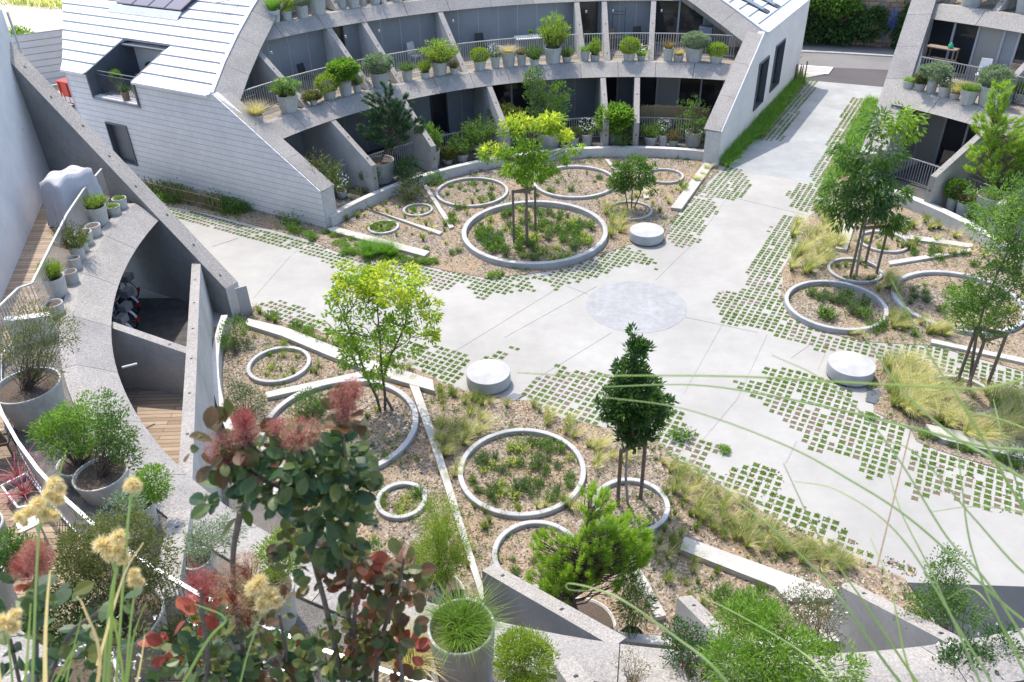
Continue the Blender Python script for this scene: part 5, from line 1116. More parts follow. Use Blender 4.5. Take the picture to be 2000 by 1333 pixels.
# lower right foreground bushes
def bush(lab, blobs, nc, per, rc, L, W, mat, base, name='shrub', cat='shrub', stems=16, flowers=None, **k):
    p = G(*base); root = empty(name, tuple(p), lab, cat); cs = shrub_in(root, p, .12, blobs, nc, per, rc, L, W, mat, rs, stems=stems, **k)
    if flowers:
        f = MB(); q = cs[rs.choice(len(cs), flowers[1])] + rs.normal(0, rc * .8, (flowers[1], 3)); q[:, 2] += rc * .5
        for _ in range(4): leaves(f, q, rs.normal(size=q.shape), min(.028, L * .6), min(.02, L * .4), flowers[0], rs)
        f.build('blossom', root)
    return root
bush('large bright green bush with narrow whorled leaves at lower right', [pxblob(1500, 1270, 85, 60, 6.3), pxblob(1450, 1230, 60, 46, 6.6), pxblob(1560, 1290, 70, 50, 6.2), pxblob(1430, 1300, 60, 50, 6.1), pxblob(1640, 1310, 50, 40, 6.1), pxblob(1480, 1200, 50, 30, 6.8)], 560, 18, .10, .075, .018, 'lf_bright', (1500, 1350, 3.27), stems=30)
bush('darker feathery bush behind the large bright green bush', [pxblob(1430, 1185, 40, 24, 7.6), pxblob(1480, 1190, 36, 22, 7.5)], 110, 16, .1, .07, .02, 'lf_green', (1450, 1230, 1.2))
bush('dark pink-flowered bush left of the large bright green bush', [pxblob(1350, 1275, 52, 44, 6.7), pxblob(1330, 1240, 36, 28, 7.0), pxblob(1380, 1310, 46, 36, 6.5)], 300, 14, .09, .04, .02, 'lf_dark', (1350, 1340, 3.27), flowers=('lf_pinkflower', 80))
bush('airy white-flowered bush in front of the right concrete fin', [pxblob(1590, 1200, 56, 44, 7.6), pxblob(1610, 1160, 44, 26, 7.9), pxblob(1560, 1180, 36, 26, 7.8)], 200, 13, .1, .05, .012, 'lf_olive', (1600, 1290, .5), stems=40, sr=.006, flowers=('lf_white', 110))
bush('tall dark loose shrub at the right edge of the foreground bed', [pxblob(1830, 1170, 50, 44, 8.2), pxblob(1850, 1110, 34, 40, 8.4), pxblob(1790, 1200, 36, 40, 8.1), pxblob(1880, 1190, 40, 36, 8.1)], 260, 14, .11, .05, .024, 'lf_green', (1840, 1260, .5), stems=40, sr=.007, shell=.2)
bush('small glossy shrub in the lower right corner', [pxblob(1890, 1290, 50, 36, 6.6), pxblob(1950, 1260, 40, 40, 6.8), pxblob(1870, 1320, 50, 30, 6.4)], 170, 13, .1, .055, .028, 'lf_dark', (1900, 1360, 3.27), flowers=('lf_white', 24))
bush('sparse reddish twiggy plant on the foreground ledge', [pxblob(1235, 1300, 34, 26, 6.3)], 60, 9, .08, .035, .01, 'lf_rust', (1235, 1340, 3.27), stems=30, sr=.004)
bush('white starry-flowered plant among the dried flower heads', [pxblob(250, 1270, 60, 46, 2.6), pxblob(180, 1290, 60, 30, 2.6)], 60, 8, .07, .03, .008, 'lf_olive', (240, 1400, 9.2), stems=26, sr=.0025, flowers=('lf_white', 30), shell=.2)
bush('dark undergrowth bush between the big brownish pot and the deck railing at lower left', [pxblob(110, 1200, 60, 44, 6.6), pxblob(60, 1230, 50, 40, 6.4), pxblob(150, 1240, 50, 34, 6.3)], 260, 14, .1, .05, .024, 'lf_dark', (100, 1290, 3.3), stems=30, sr=.006)
bush('loose olive bush low behind the smoke bush stems at lower left', [pxblob(360, 1240, 44, 40, 6.6), pxblob(400, 1270, 50, 36, 6.4), pxblob(620, 1270, 44, 36, 6.5)], 230, 14, .1, .05, .02, 'lf_olive', (380, 1300, 3.3), stems=30, sr=.006)
# garden shrubs
for lab, bl, nc, per, rc, L, W, mat, base in (
 ('rounded dark bush by the plinth of the far terrace, left of the mulch ring', [pxblob(800, 335, 28, 24, 31.6)], 90, 13, .16, .1, .045, 'lf_dark', (800, 358, 0)),
 ('rounded dark bush below the first one, beside the thin strip', [pxblob(800, 375, 28, 20, 30.2)], 80, 13, .16, .09, .04, 'lf_olive', (802, 392, 0)),
 ('fern-green bush against the plinth above the mulch ring', [pxblob(848, 352, 20, 12, 32.0)], 50, 12, .14, .1, .04, 'lf_bright', (848, 364, 0)),
 ('dark green bush against the plinth behind the staked lime tree', [pxblob(925, 335, 22, 16, 33.6)], 60, 12, .15, .1, .045, 'lf_dark', (925, 350, 0)),
 ('tall dark weed bush at the plinth near the divider fin at left', [pxblob(705, 385, 24, 18, 30.4), pxblob(690, 410, 26, 14, 29.6)], 80, 11, .15, .09, .04, 'lf_olive', (700, 425, 0)),
 ('bright bush at the plinth beside the white gable corner', [pxblob(1327, 305, 24, 14, 34.6)], 70, 12, .14, .1, .04, 'lf_bright', (1327, 318, 0)),
 ('dark shrub in front of the bright potted shrub at the plinth', [pxblob(1215, 275, 20, 22, 34.8)], 60, 12, .15, .09, .04, 'lf_green', (1215, 300, 0)),
 ('dark low pine bush beside the curved retaining wall at left', [pxblob(480, 790, 40, 26, 16.4), pxblob(465, 765, 22, 16, 16.8)], 150, 18, .13, .08, .012, 'lf_dark', (480, 815, 0)),
 ('small leafy bush on two stems at the foot of the left end wall', [pxblob(460, 650, 30, 26, 19.9), pxblob(445, 675, 22, 20, 19.6)], 120, 13, .12, .07, .03, 'lf_green', (462, 695, 0)),
 ('upright green bush inside the largest front ring', [pxblob(605, 788, 26, 28, 16.5)], 110, 14, .12, .08, .018, 'lf_green', (606, 818, 0))):
    bush(lab, bl, nc, per, rc, L, W, mat, base)
# ------------------------------------------------------------------ trees in the court
def tree(name, lab, base, trunk, blobs, nc, per, rc, L, W, mat, seed, r0=.05, bark='bark', limbs=16, group='trees in the court', droop=0, up=.2, kind='leaf', extra=(), shell=.4, out=.7, multi=None):
    rs = np.random.RandomState(seed); b = G(*base, 0); root = empty(name, tuple(b), lab, 'tree', group); mb = MB(); bl = rel(blobs, b)
    cs = clumps(mb, bl, nc, per, rc, L, W, mat, rs, droop, up, kind, shell, out)
    for bb, n, p_, m_ in extra: clumps(mb, rel(bb, b), n, p_, rc, L, W, m_, rs, droop, up, kind, shell, out)
    mb.build('crown', root); st = MB(); runs = multi or [trunk]
    T = []
    for tr in runs:
        q = [np.array((p[0] - b.x, p[1] - b.y, p[2] - b.z)) for p in tr]; st.tube([tuple(p) for p in q], [r0 * (1.15 - .7 * i / (len(q) - 1)) for i in range(len(q))], bark, 9); T += q[1:] if len(q) > 2 else q[-1:]
    T = np.array(T)
    for p in cs[rs.choice(len(cs), min(limbs, len(cs)), False)]:
        lo = T[(T[:, 2] < p[2] - .05)] if (T[:, 2] < p[2] - .05).any() else T; a = lo[np.argmin(np.linalg.norm(lo - p, axis=1))]
        twig(st, a, p, r0 * .35, .008, bark, rs, .03, 5, .05)
    st.build('trunk', root); return b
def stakes(lab, posts, bars, tops, group='timber stake frames round young trees'):
    B0 = [G(*p, 0.02) for p in posts]; c = sum(B0, Vector()) / len(B0); root = empty('tree_stake_frame', tuple(c), lab, 'stake frame', group); tp = []
    for b, ty in zip(B0, tops):
        h = hgt(ty, b.x, b.y); mb = MB(); a = b - c; mb.tube([(a.x, a.y, -.03), (a.x, a.y, h)], [.045, .042], 'stake', 10); mb.build('post', root); tp.append(Vector((a.x, a.y, h)))
    for i, j in bars:
        mb = MB(); mb.beam(tp[i] + Vector((0, 0, -.06)), tp[j] + Vector((0, 0, -.06)), .035, .10, 'stake'); mb.build('crossbar', root)
b = G(1029, 474, 0); Y = b.y
T1 = [b, AY(1028, 420, Y), AY(1028, 370, Y), AY(1035, 320, Y), AY(1040, 270, Y)]
tree('staked_tree', 'lime-green layered young tree held by stakes in the large middle ring', (1029, 474), T1, [pxblob(1008, 252, 30, 12, Y), pxblob(1072, 243, 28, 11, Y + .4), pxblob(1040, 290, 34, 15, Y), pxblob(970, 300, 38, 9, Y), pxblob(1105, 297, 38, 9, Y + .2), pxblob(1030, 333, 52, 13, Y - .4), pxblob(1005, 322, 30, 9, Y - .5)], 95, 32, .18, .15, .06, 'lf_lime', 31, .045, limbs=40, extra=[([pxblob(1010, 240, 28, 9, Y), pxblob(1075, 234, 24, 8, Y + .3), pxblob(965, 292, 24, 6, Y), pxblob(1090, 262, 20, 8, Y)], 46, 30, 'lf_yellowgreen'), ([pxblob(1035, 335, 50, 16, Y)], 30, 32, 'lf_bright')], droop=-.35, up=0)
stakes('three grey timber stakes holding the lime-green tree in the large middle ring', [(1004, 474), (1030, 482), (1046, 462)], [(0, 1), (1, 2), (0, 2)], [373, 372, 366])
b = G(748, 800, 0); Y = b.y
ms = [[G(742, 800), AY(735, 775, Y), AY(715, 735, Y), AY(700, 690, Y), AY(672, 620, Y)], [G(752, 802), AY(752, 770, Y), AY(745, 720, Y), AY(742, 660, Y), AY(735, 580, Y)], [G(768, 803), AY(752, 775, Y), AY(748, 740, Y), AY(765, 690, Y), AY(790, 640, Y), AY(800, 590, Y)]]
tree('multi_stem_tree', 'multi-stemmed yellow-green tree in the largest front ring', (748, 800), None, [pxblob(690, 580, 48, 40, Y), pxblob(760, 575, 60, 36, Y), pxblob(820, 625, 42, 44, Y), pxblob(665, 640, 38, 40, Y), pxblob(725, 640, 60, 40, Y - .4), pxblob(780, 670, 60, 40, Y + .3), pxblob(700, 690, 40, 26, Y), pxblob(735, 715, 26, 34, Y - .2), pxblob(670, 555, 20, 30, Y), pxblob(720, 535, 34, 20, Y)], 128, 24, .15, .12, .055, 'lf_lime', 32, .035, limbs=60, multi=ms, droop=-.3, up=.1,
     extra=[([pxblob(695, 555, 46, 26, Y), pxblob(765, 555, 66, 24, Y), pxblob(835, 605, 26, 30, Y), pxblob(840, 660, 20, 16, Y), pxblob(672, 535, 14, 20, Y)], 104, 24, 'lf_yellowgreen'), ([pxblob(735, 740, 16, 16, Y), pxblob(690, 700, 30, 14, Y)], 24, 18, 'lf_bright')])
b = G(1226, 985, 0); Y = b.y
T3 = [b, AY(1222, 930, Y), AY(1225, 870, Y), AY(1233, 780, Y), AY(1236, 690, Y)]
tree('cone_tree', 'dark glossy cone-shaped tree on a pale stem in the front garden', (1226, 985), T3, [pxblob(1238, 652, 9, 22, Y), pxblob(1243, 695, 22, 28, Y), pxblob(1230, 735, 32, 28, Y), pxblob(1252, 760, 34, 26, Y), pxblob(1225, 800, 42, 26, Y), pxblob(1262, 812, 34, 26, Y + .2), pxblob(1240, 845, 34, 20, Y), pxblob(1290, 790, 20, 14, Y), pxblob(1188, 795, 16, 16, Y), pxblob(1205, 765, 16, 12, Y)], 270, 26, .12, .12, .048, 'lf_dark', 33, .03, 'bark_pale', limbs=60, up=.35, shell=.35, extra=[([pxblob(1240, 690, 24, 40, Y), pxblob(1240, 770, 50, 50, Y)], 60, 18, 'lf_green')])
stakes('two dark timber stakes beside the cone-shaped tree', [(1206, 988), (1251, 974)], [(0, 1)], [880, 858])
b = G(1672, 538, 0); Y = b.y
T4 = [b, AY(1680, 490, Y), AY(1690, 440, Y), AY(1688, 380, Y), AY(1695, 310, Y), AY(1710, 250, Y)]
tree('staked_tree', 'drooping dark-leaved tree held by stakes beside the right-hand path', (1672, 538), T4, [pxblob(1720, 250, 34, 37, Y), pxblob(1660, 300, 32, 25, Y), pxblob(1740, 300, 32, 34, Y), pxblob(1690, 340, 50, 34, Y), pxblob(1630, 380, 27, 34, Y), pxblob(1690, 400, 41, 34, Y), pxblob(1740, 395, 31, 37, Y), pxblob(1655, 425, 22, 23, Y), pxblob(1735, 430, 27, 22, Y)], 140, 26, .22, .22, .058, 'lf_green', 34, .04, 'bark_pale', limbs=50, droop=-.7, up=0, extra=[([pxblob(1680, 380, 60, 50, Y)], 50, 20, 'lf_dark'), ([pxblob(1760, 240, 30, 30, Y), pxblob(1775, 250, 24, 14, Y)], 26, 18, 'lf_lime')])
stakes('three brown timber stakes holding the drooping dark-leaved tree', [(1661, 540), (1712, 534), (1690, 515)], [(0, 1)], [444, 440, 444])
b = G(1893, 765, 0); Y = b.y
T5 = [b, AY(1900, 700, Y), AY(1908, 650, Y), AY(1925, 590, Y + .2), AY(1950, 530, Y + .3), AY(1975, 480, Y + .4)]
tree('staked_tree', 'feathery green tree held by stakes at the right edge', (1893, 765), T5, [pxblob(1960, 390, 60, 46, Y + .3), pxblob(1990, 450, 50, 60, Y + .5), pxblob(1935, 560, 40, 40, Y), pxblob(1910, 610, 44, 36, Y - .2), pxblob(1890, 575, 34, 30, Y), pxblob(1965, 600, 34, 40, Y), pxblob(1945, 500, 30, 40, Y + .3), pxblob(2020, 520, 50, 60, Y + .4), pxblob(1920, 640, 34, 18, Y)], 260, 30, .18, .09, .036, 'lf_green', 35, .04, limbs=60, droop=-.15, extra=[([pxblob(1900, 590, 50, 40, Y), pxblob(1960, 430, 60, 60, Y)], 110, 20, 'lf_bright')])
stakes('three brown timber stakes with crossbars round the feathery tree at the right edge', [(1866, 758), (1886, 768), (1925, 762)], [(0, 1), (1, 2), (0, 2)], [638, 664, 650])
b = G(1232, 409, 0); Y = b.y
ms = [[G(1226, 408), AY(1222, 380, Y), AY(1210, 345, Y)], [G(1233, 409), AY(1235, 375, Y), AY(1235, 335, Y)], [G(1238, 408), AY(1250, 380, Y), AY(1262, 345, Y)]]
tree('multi_stem_tree', 'small multi-stemmed shrubby tree behind the farthest round bench', (1232, 409), None, [pxblob(1215, 345, 24, 26, Y), pxblob(1250, 340, 30, 26, Y), pxblob(1235, 325, 30, 16, Y), pxblob(1265, 360, 20, 18, Y), pxblob(1205, 360, 18, 18, Y)], 170, 24, .17, .11, .05, 'lf_green', 36, .025, limbs=30, multi=ms)
# ------------------------------------------------------------------ tufts and herbs, one object each
rs = np.random.RandomState(77)
def scatter_px(poly, n, kinds, hs, lab, cat, group, name, wr=(.9, 1.3), mind=.14):
    pts = W2(poly) if poly else []
    put(sample(pts, n * 3, rs), n, kinds, hs, lab, cat, group, name, wr, mind)
def put(q, n, kinds, hs, lab, cat, group, name, wr=(.9, 1.3), mind=.14, z=.015):
    done = []
    for x, y in q:
        if len(done) >= n: break
        if any((x - a) ** 2 + (y - b_) ** 2 < mind ** 2 for a, b_ in done): continue
        done.append((x, y)); h = rs.uniform(*hs); k = kinds[rs.randint(len(kinds))]; w_ = h * rs.uniform(*wr)
        o = part(name, proto(k, rs.randint(0, 2))[0], None, (x, y, z), rs.uniform(-.5, .5) if k.startswith('stipa') else rs.uniform(0, 6.28), (w_, w_, h)); tag(o, lab, cat, group)
S_ = 'grass tuft'
scatter_px([(1545, 425), (1600, 405), (1650, 470), (1620, 500), (1590, 545), (1545, 535)], 34, ['stipa', 'stipa', 'stipagreen'], (.5, .75), 'blond feathery grass tuft between the grass paving and the drooping tree', S_, 'feather grass by the drooping tree', 'grass_tuft')
scatter_px([(1700, 535), (1745, 525), (1752, 590), (1718, 590)], 7, ['stipagreen', 'stipa'], (.5, .7), 'greenish feathery tuft squeezed between rings of the right garden', S_, 'feather grass between the right rings', 'grass_tuft')
scatter_px([(1738, 605), (1800, 630), (1880, 660), (1850, 672), (1740, 645)], 13, ['stipa', 'stipagreen'], (.4, .6), 'feathery tuft between the widest ring and the thin strip', S_, 'feather grass below the widest ring', 'grass_tuft')
scatter_px([(1718, 712), (1790, 712), (1810, 735), (1830, 800), (1890, 845), (1960, 860), (1960, 885), (1860, 860), (1740, 800)], 46, ['stipa', 'stipa', 'stipa', 'stipagreen'], (.55, .8), 'dense blond feathery grass tuft beside the right round bench', S_, 'feather grass by the right bench', 'grass_tuft')
scatter_px([(1930, 800), (2000, 775), (2030, 860), (1930, 850)], 12, ['stipa', 'stipagreen'], (.6, .85), 'tall feathery tuft at the right edge behind the broad strip', S_, 'feather grass at the right edge', 'grass_tuft')
scatter_px([(1700, 455), (1810, 430), (1890, 470), (1800, 480), (1780, 500)], 12, ['stipa', 'tuft'], (.35, .55), 'thin blond tuft near the V of strips in the right garden', S_, 'tufts by the V of strips', 'grass_tuft')
scatter_px([(1275, 872), (1330, 915), (1420, 972), (1520, 1033), (1600, 1072), (1690, 1112), (1620, 1125), (1480, 1080), (1380, 1040), (1310, 960)], 64, ['stipa', 'stipagreen', 'stipagreen'], (.28, .5), 'small yellow-green grass tuft along the lower edge of the paving', S_, 'tufts along the lower paving edge', 'grass_tuft')
scatter_px([(850, 805), (960, 785), (968, 830), (905, 875), (850, 870)], 13, ['stipagreen', 'stipa'], (.45, .65), 'wind-blown feathery tuft beside the longest white strip', S_, 'feather grass by the longest strip', 'grass_tuft')
scatter_px([(1035, 790), (1150, 832), (1165, 885), (1075, 850)], 11, ['stipa', 'stipagreen'], (.28, .42), 'small feathery tuft above the wide yellow-flecked ring', S_, 'tufts above the yellow-flecked ring', 'grass_tuft')
scatter_px([(1140, 860), (1250, 900), (1180, 940), (1135, 900)], 8, ['stipa'], (.35, .5), 'feathery tuft between the yellow-flecked ring and the cone tree', S_, 'tufts left of the cone tree', 'grass_tuft')
scatter_px([(700, 925), (830, 870), (880, 900), (960, 1120), (720, 1090)], 22, ['tuft', 'stipagreen'], (.16, .3), 'little green tuft in the mulch left of the longest white strip', S_, 'small tufts in the front mulch', 'grass_tuft')
scatter_px([(890, 900), (1000, 1010), (960, 1020), (975, 1110), (930, 1040)], 9, ['tuft'], (.16, .28), 'little green tuft in the mulch right of the longest white strip', S_, 'small tufts right of the longest strip', 'grass_tuft')
scatter_px([(1290, 1060), (1340, 1080), (1500, 1150), (1340, 1190), (1310, 1120)], 12, ['tuft', 'stipagreen'], (.18, .32), 'little tuft in the mulch below the broad grey-white strip', S_, 'small tufts below the broad strip', 'grass_tuft')
scatter_px([(1172, 400), (1215, 430), (1235, 470), (1195, 475), (1180, 430)], 9, ['stipa', 'stipagreen'], (.5, .75), 'long blond grass tuft beside the farthest round bench', S_, 'feather grass by the farthest bench', 'grass_tuft')
scatter_px([(1345, 365), (1372, 335), (1385, 335), (1360, 370)], 4, ['stipa'], (.4, .55), 'blond tuft between the wide strip and the grass paving near the gable', S_, 'tufts by the gable strip', 'grass_tuft')
scatter_px([(660, 430), (760, 395), (830, 430), (880, 480), (780, 470)], 24, ['tuft', 'stipa'], (.18, .36), 'dry little tuft in the mulch of the middle garden', S_, 'small tufts in the middle garden', 'grass_tuft')
scatter_px([(1080, 395), (1180, 395), (1300, 370), (1360, 345), (1300, 420), (1210, 395)], 18, ['tuft', 'stipa'], (.2, .4), 'dry yellow tuft in the mulch behind the large middle ring', S_, 'tufts behind the large middle ring', 'grass_tuft')
scatter_px([(700, 485), (770, 490), (770, 510), (720, 508)], 5, ['grass'], (.45, .6), 'lush bright green grass clump below the wide white strip', S_, 'lush clumps below the wide strip', 'grass_tuft', (1.2, 1.6), .3)
scatter_px([(650, 470), (820, 505), (900, 530), (1000, 535), (960, 542), (820, 518), (720, 510), (655, 488)], 26, ['cover', 'herb'], (.15, .28), 'low green weed along the upper edge of the paving', 'weed', 'weeds along the upper paving edge', 'weed', (1.2, 2.0))
scatter_px([(560, 470), (640, 455), (700, 470), (640, 480)], 8, ['herbd', 'cover'], (.2, .35), 'dark weed in bare earth at the corner of the shingled wall', 'weed', 'weeds at the shingled wall corner', 'weed', (1.1, 1.6))
scatter_px([(500, 605), (610, 650), (680, 690), (600, 668), (520, 630)], 16, ['herb', 'cover', 'tuft'], (.2, .38), 'green weed between the long wide strip and the grass paving', 'weed', 'weeds by the long wide strip', 'weed')
scatter_px([(490, 640), (610, 690), (660, 730), (520, 760)], 10, ['tuft', 'stipagreen'], (.16, .34), 'little tuft round the bare mulch ring at left', S_, 'tufts round the left ring', 'grass_tuft')
def ringput(k, n, kinds, hs, lab, group, name='herb', fr=.82, mind=.2, cat='herb', wr=(.9, 1.4)):
    cx, cy, r = RC[k]; a = rs.uniform(0, 2 * pi, n * 4); q = r * fr * np.sqrt(rs.uniform(0.02, 1, n * 4)); put(np.stack([cx + q * np.cos(a), cy + q * np.sin(a)], 1), n, kinds, hs, lab, cat, group, name, wr, mind, .02)
ringput('A', 80, ['herb', 'herb', 'herby', 'herbd'], (.22, .45), 'bushy green herb in the large ring under the lime tree', 'herbs in the large middle ring', mind=.22)
ringput('D', 40, ['herby', 'herb', 'herbd'], (.16, .36), 'low herb with yellow and green leaves in the wide front ring', 'herbs in the yellow-flecked ring')
ringput('G', 13, ['herbd', 'herbd', 'herb'], (.3, .55), 'dark shrubby herb in the ring beside the grass paving', 'herbs in the ring beside the paving', fr=.6, mind=.16)
ringput('R', 24, ['herb', 'herbd', 'herby'], (.16, .36), 'scattered herb in the widest ring of the right garden', 'herbs in the widest right ring')
ringput('B', 16, ['cover', 'tuft', 'herb'], (.12, .24), 'seedling in the medium mulch ring left of the lime tree', 'seedlings in the medium ring')
ringput('C', 10, ['tuft', 'herb'], (.14, .3), 'seedling in the wide mulch ring behind the lime tree', 'seedlings in the wide mulch ring')
ringput('J', 7, ['herby', 'herb'], (.14, .22), 'seedling in the ring behind the potted pine', 'seedlings behind the potted pine')
ringput('E', 8, ['herb', 'herby'], (.16, .34), 'herb in the small ring beside the longest strip', 'herbs in the small front ring')
ringput('H', 14, ['herb', 'herby', 'tuft'], (.12, .26), 'low herb in the largest front ring', 'herbs in the largest front ring')
ringput('F', 6, ['herby', 'tuft'], (.12, .22), 'seedling in the bare mulch ring at left', 'seedlings in the left ring')
ringput('K', 9, ['cover'], (.14, .2), 'ground cover patch in the tiny ring by the wide strip', 'ground cover in the tiny ring', wr=(1.4, 2))
ringput('L', 7, ['cover', 'tuft'], (.12, .2), 'weed in the tiny ring between two thin strips', 'weeds in the tiny ring')
ringput('P', 8, ['herbd', 'tuft'], (.16, .3), 'herb in the ring at the foot of the drooping tree', 'herbs under the drooping tree')
ringput('Q', 8, ['tuft', 'herby'], (.14, .26), 'herb in the ring beside the V of strips', 'herbs beside the V of strips')
ringput('T', 3, ['cover'], (.12, .18), 'weed in the tiniest ring at the path edge', 'weeds in the tiniest ring')
ringput('S', 7, ['stipa', 'herb'], (.25, .45), 'blond plant in the ring under the edge tree', 'plants in the ring under the edge tree')
scatter_px([(1785, 850), (1830, 868), (1950, 905), (2000, 925), (1940, 890), (1830, 858)], 12, ['herbd', 'cover', 'herb'], (.15, .3), 'weed between the broad strip and the grass paving at right', 'weed', 'weeds by the broad right strip', 'weed')
for x, y, s in ((1965, 892, .5), (1990, 900, .55)):
    p = G(x, y); o = part('spiky_plant', proto('spiky', 0)[0], None, (p.x, p.y, .02), x, (s * 1.3, s * 1.3, s)); tag(o, 'blue-green spiky rosette in front of the broad white strip at right', 'plant', 'spiky rosettes')
p = G(1330, 855); o = part('herb', proto('herb', 0)[0], None, (p.x, p.y, .01), 0, (.6, .5, .28)); tag(o, 'leafy weed sprawling over the grass joints right of the cone tree', 'weed')
p = G(1414, 882); o = part('herb', proto('cover', 1)[0], None, (p.x, p.y, .01), 0, (.32, .3, .2)); tag(o, 'lone round green tuft on bare concrete, right of the cone tree', 'weed')
p = G(1560, 820); o = part('herb', proto('cover', 0)[0], None, tuple(G(1697, 816)), 0, (.28, .28, .2)); tag(o, 'round green tuft at the paving edge below the right round bench', 'weed')
scatter_px([(820, 490), (900, 400), (1000, 385), (890, 440), (900, 500), (850, 505)], 14, ['tuft', 'stipa', 'herb'], (.2, .4), 'thin tuft in the mulch left of the large middle ring', S_, 'tufts left of the large middle ring', 'grass_tuft')
scatter_px([(990, 1000), (1140, 960), (1150, 1010), (1000, 1020)], 7, ['stipa', 'tuft'], (.25, .42), 'wispy tuft between the wide front ring and the potted pine', S_, 'tufts behind the potted pine', 'grass_tuft')
scatter_px([(830, 760), (880, 770), (1020, 800), (900, 790)], 9, ['stipagreen', 'tuft'], (.25, .42), 'wispy tuft in front of the nearest round bench', S_, 'tufts in front of the nearest bench', 'grass_tuft')
scatter_px([(1760, 480), (1900, 490), (1990, 540), (1900, 520), (1760, 520)], 12, ['stipa', 'tuft', 'herb'], (.22, .42), 'straw-coloured tuft above the widest ring of the right garden', S_, 'tufts above the widest right ring', 'grass_tuft')
scatter_px([(1600, 410), (1650, 440), (1640, 500), (1600, 520)], 8, ['stipa', 'stipagreen'], (.4, .6), 'blond tuft close to the drooping tree stakes', S_, 'tufts at the drooping tree stakes', 'grass_tuft')
scatter_px([(1290, 960), (1400, 1040), (1520, 1090), (1400, 1060), (1310, 1010)], 12, ['stipagreen', 'tuft'], (.2, .38), 'wispy tuft in the mulch above the broad grey-white strip', S_, 'tufts above the broad strip', 'grass_tuft')
scatter_px([(700, 700), (790, 715), (880, 770), (840, 860), (830, 760)], 10, ['tuft', 'stipagreen'], (.2, .36), 'wispy tuft near the end of the long wide strip', S_, 'tufts near the long wide strip', 'grass_tuft')
scatter_px([(830, 870), (890, 860), (905, 1000), (880, 950)], 9, ['stipagreen', 'stipa'], (.28, .46), 'straw tuft hugging the longest strip beside the wide front ring', S_, 'tufts hugging the longest strip', 'grass_tuft')
scatter_px([(1300, 1000), (1340, 1040), (1320, 1120), (1300, 1180), (1270, 1100)], 10, ['stipagreen', 'tuft', 'stipa'], (.22, .42), 'straw tuft in the mulch right of the bushy potted pine', S_, 'tufts right of the potted pine', 'grass_tuft')
scatter_px([(1620, 660), (1700, 640), (1745, 620), (1810, 665), (1700, 668)], 10, ['stipa', 'stipagreen', 'herb'], (.25, .45), 'wispy tuft below the ring beside the grass paving at right', S_, 'tufts below the right paving ring', 'grass_tuft')
scatter_px([(1790, 500), (1900, 500), (1990, 560), (2000, 520), (1900, 490)], 10, ['stipa', 'stipagreen'], (.3, .5), 'blond tuft behind the widest ring near the right plinth', S_, 'tufts behind the widest right ring', 'grass_tuft')
scatter_px([(1090, 385), (1030, 330), (1000, 345), (990, 385), (880, 440), (890, 380)], 12, ['tuft', 'herb', 'stipagreen'], (.2, .38), 'small weed tuft between the three largest rings of the middle garden', S_, 'tufts between the middle rings', 'grass_tuft')
# verges
# the 300 tufts that show largest stay objects of their own, the rest become one stretch of grass
tl = sorted([o for o in COL.objects if o.name.split('.')[0] == 'grass_tuft'], key=lambda o: -o.scale.z / dep(o.location)); mb = MB()
for o in tl[295:]:
    me = o.data; V = np.empty(len(me.vertices) * 3); me.vertices.foreach_get('co', V); V = V.reshape(-1, 3) * np.array(o.scale)
    ca, sa = cos(o.rotation_euler.z), sin(o.rotation_euler.z); V = V @ np.array([[ca, sa, 0], [-sa, ca, 0], [0, 0, 1]]) + np.array(o.location)
    mn = [m.name for m in me.materials]; b0 = mb.n; mb.v.append(V); mb.n += len(V)
    for p in me.polygons: mb.f.append(tuple(i + b0 for i in p.vertices)); mb.m.append(mb.mi(mn[p.material_index]))
    bpy.data.objects.remove(o)
o = struct('short_grass', mb, 'smallest straw and green grass sprigs dotted through the mulch beds', 'stuff'); o['category'] = 'grass'
mb = MB(); rs = np.random.RandomState(9)
vR = W2([(1401, 320), (1420, 328), (1440, 309), (1474, 272), (1485, 272), (1570, 160), (1553, 145)]); q = sample(vR, 900, rs); idx = np.repeat(np.arange(900), 16)
B = np.concatenate([q[idx] + rs.normal(0, .05, (len(idx), 2)), np.full((len(idx), 1), .01)], 1)
blades(mb, B, 0, (.35 + .5 * rs.uniform(size=900))[idx], .03, .55, .03, 'lf_verge', rs, .8, 4, .1); o = struct('verge_grass', mb, 'long lush green grass growing along the foot of the white gable', 'stuff'); o['category'] = 'grass'
mb = MB(); vD = W2([(1692, 195), (1722, 200), (1712, 300), (1640, 360), (1600, 395), (1606, 356)]); q = sample(vD, 520, rs); idx = np.repeat(np.arange(520), 16)
B = np.concatenate([q[idx] + rs.normal(0, .05, (len(idx), 2)), np.full((len(idx), 1), .01)], 1)
blades(mb, B, 0, (.2 + .45 * rs.uniform(size=520))[idx], .03, .55, .028, 'lf_verge', rs, .8, 4, .1); o = struct('verge_grass', mb, 'bright green grass between the right-hand paving strip and the right building', 'stuff'); o['category'] = 'grass'
mb = MB(); vL = W2([(245, 375), (300, 362), (430, 395), (560, 430), (600, 446), (590, 462), (480, 432), (330, 400)]); q = sample(vL, 2600, rs); q = q[(np.sin(q[:, 0] * 2.1) + np.sin(q[:, 1] * 2.7 + q[:, 0]) + rs.normal(0, .5, 2600)) > .5][:700]
B = np.concatenate([q[np.repeat(np.arange(700), 5)] + rs.normal(0, .05, (3500, 2)), np.full((3500, 1), .01)], 1); blades(mb, B, 0, .45, .03, .45, .024, 'lf_grass', rs, .7, 3, .1)
P = np.concatenate([q[:420], rs.uniform(.05, .32, (420, 1))], 1); idx = np.repeat(np.arange(420), 10); leaves(mb, P[idx] + rs.normal(0, .12, (len(idx), 3)), rs.normal(size=(len(idx), 3)) + np.array([0, 0, .4]), .09, .05, 'lf_green', rs)
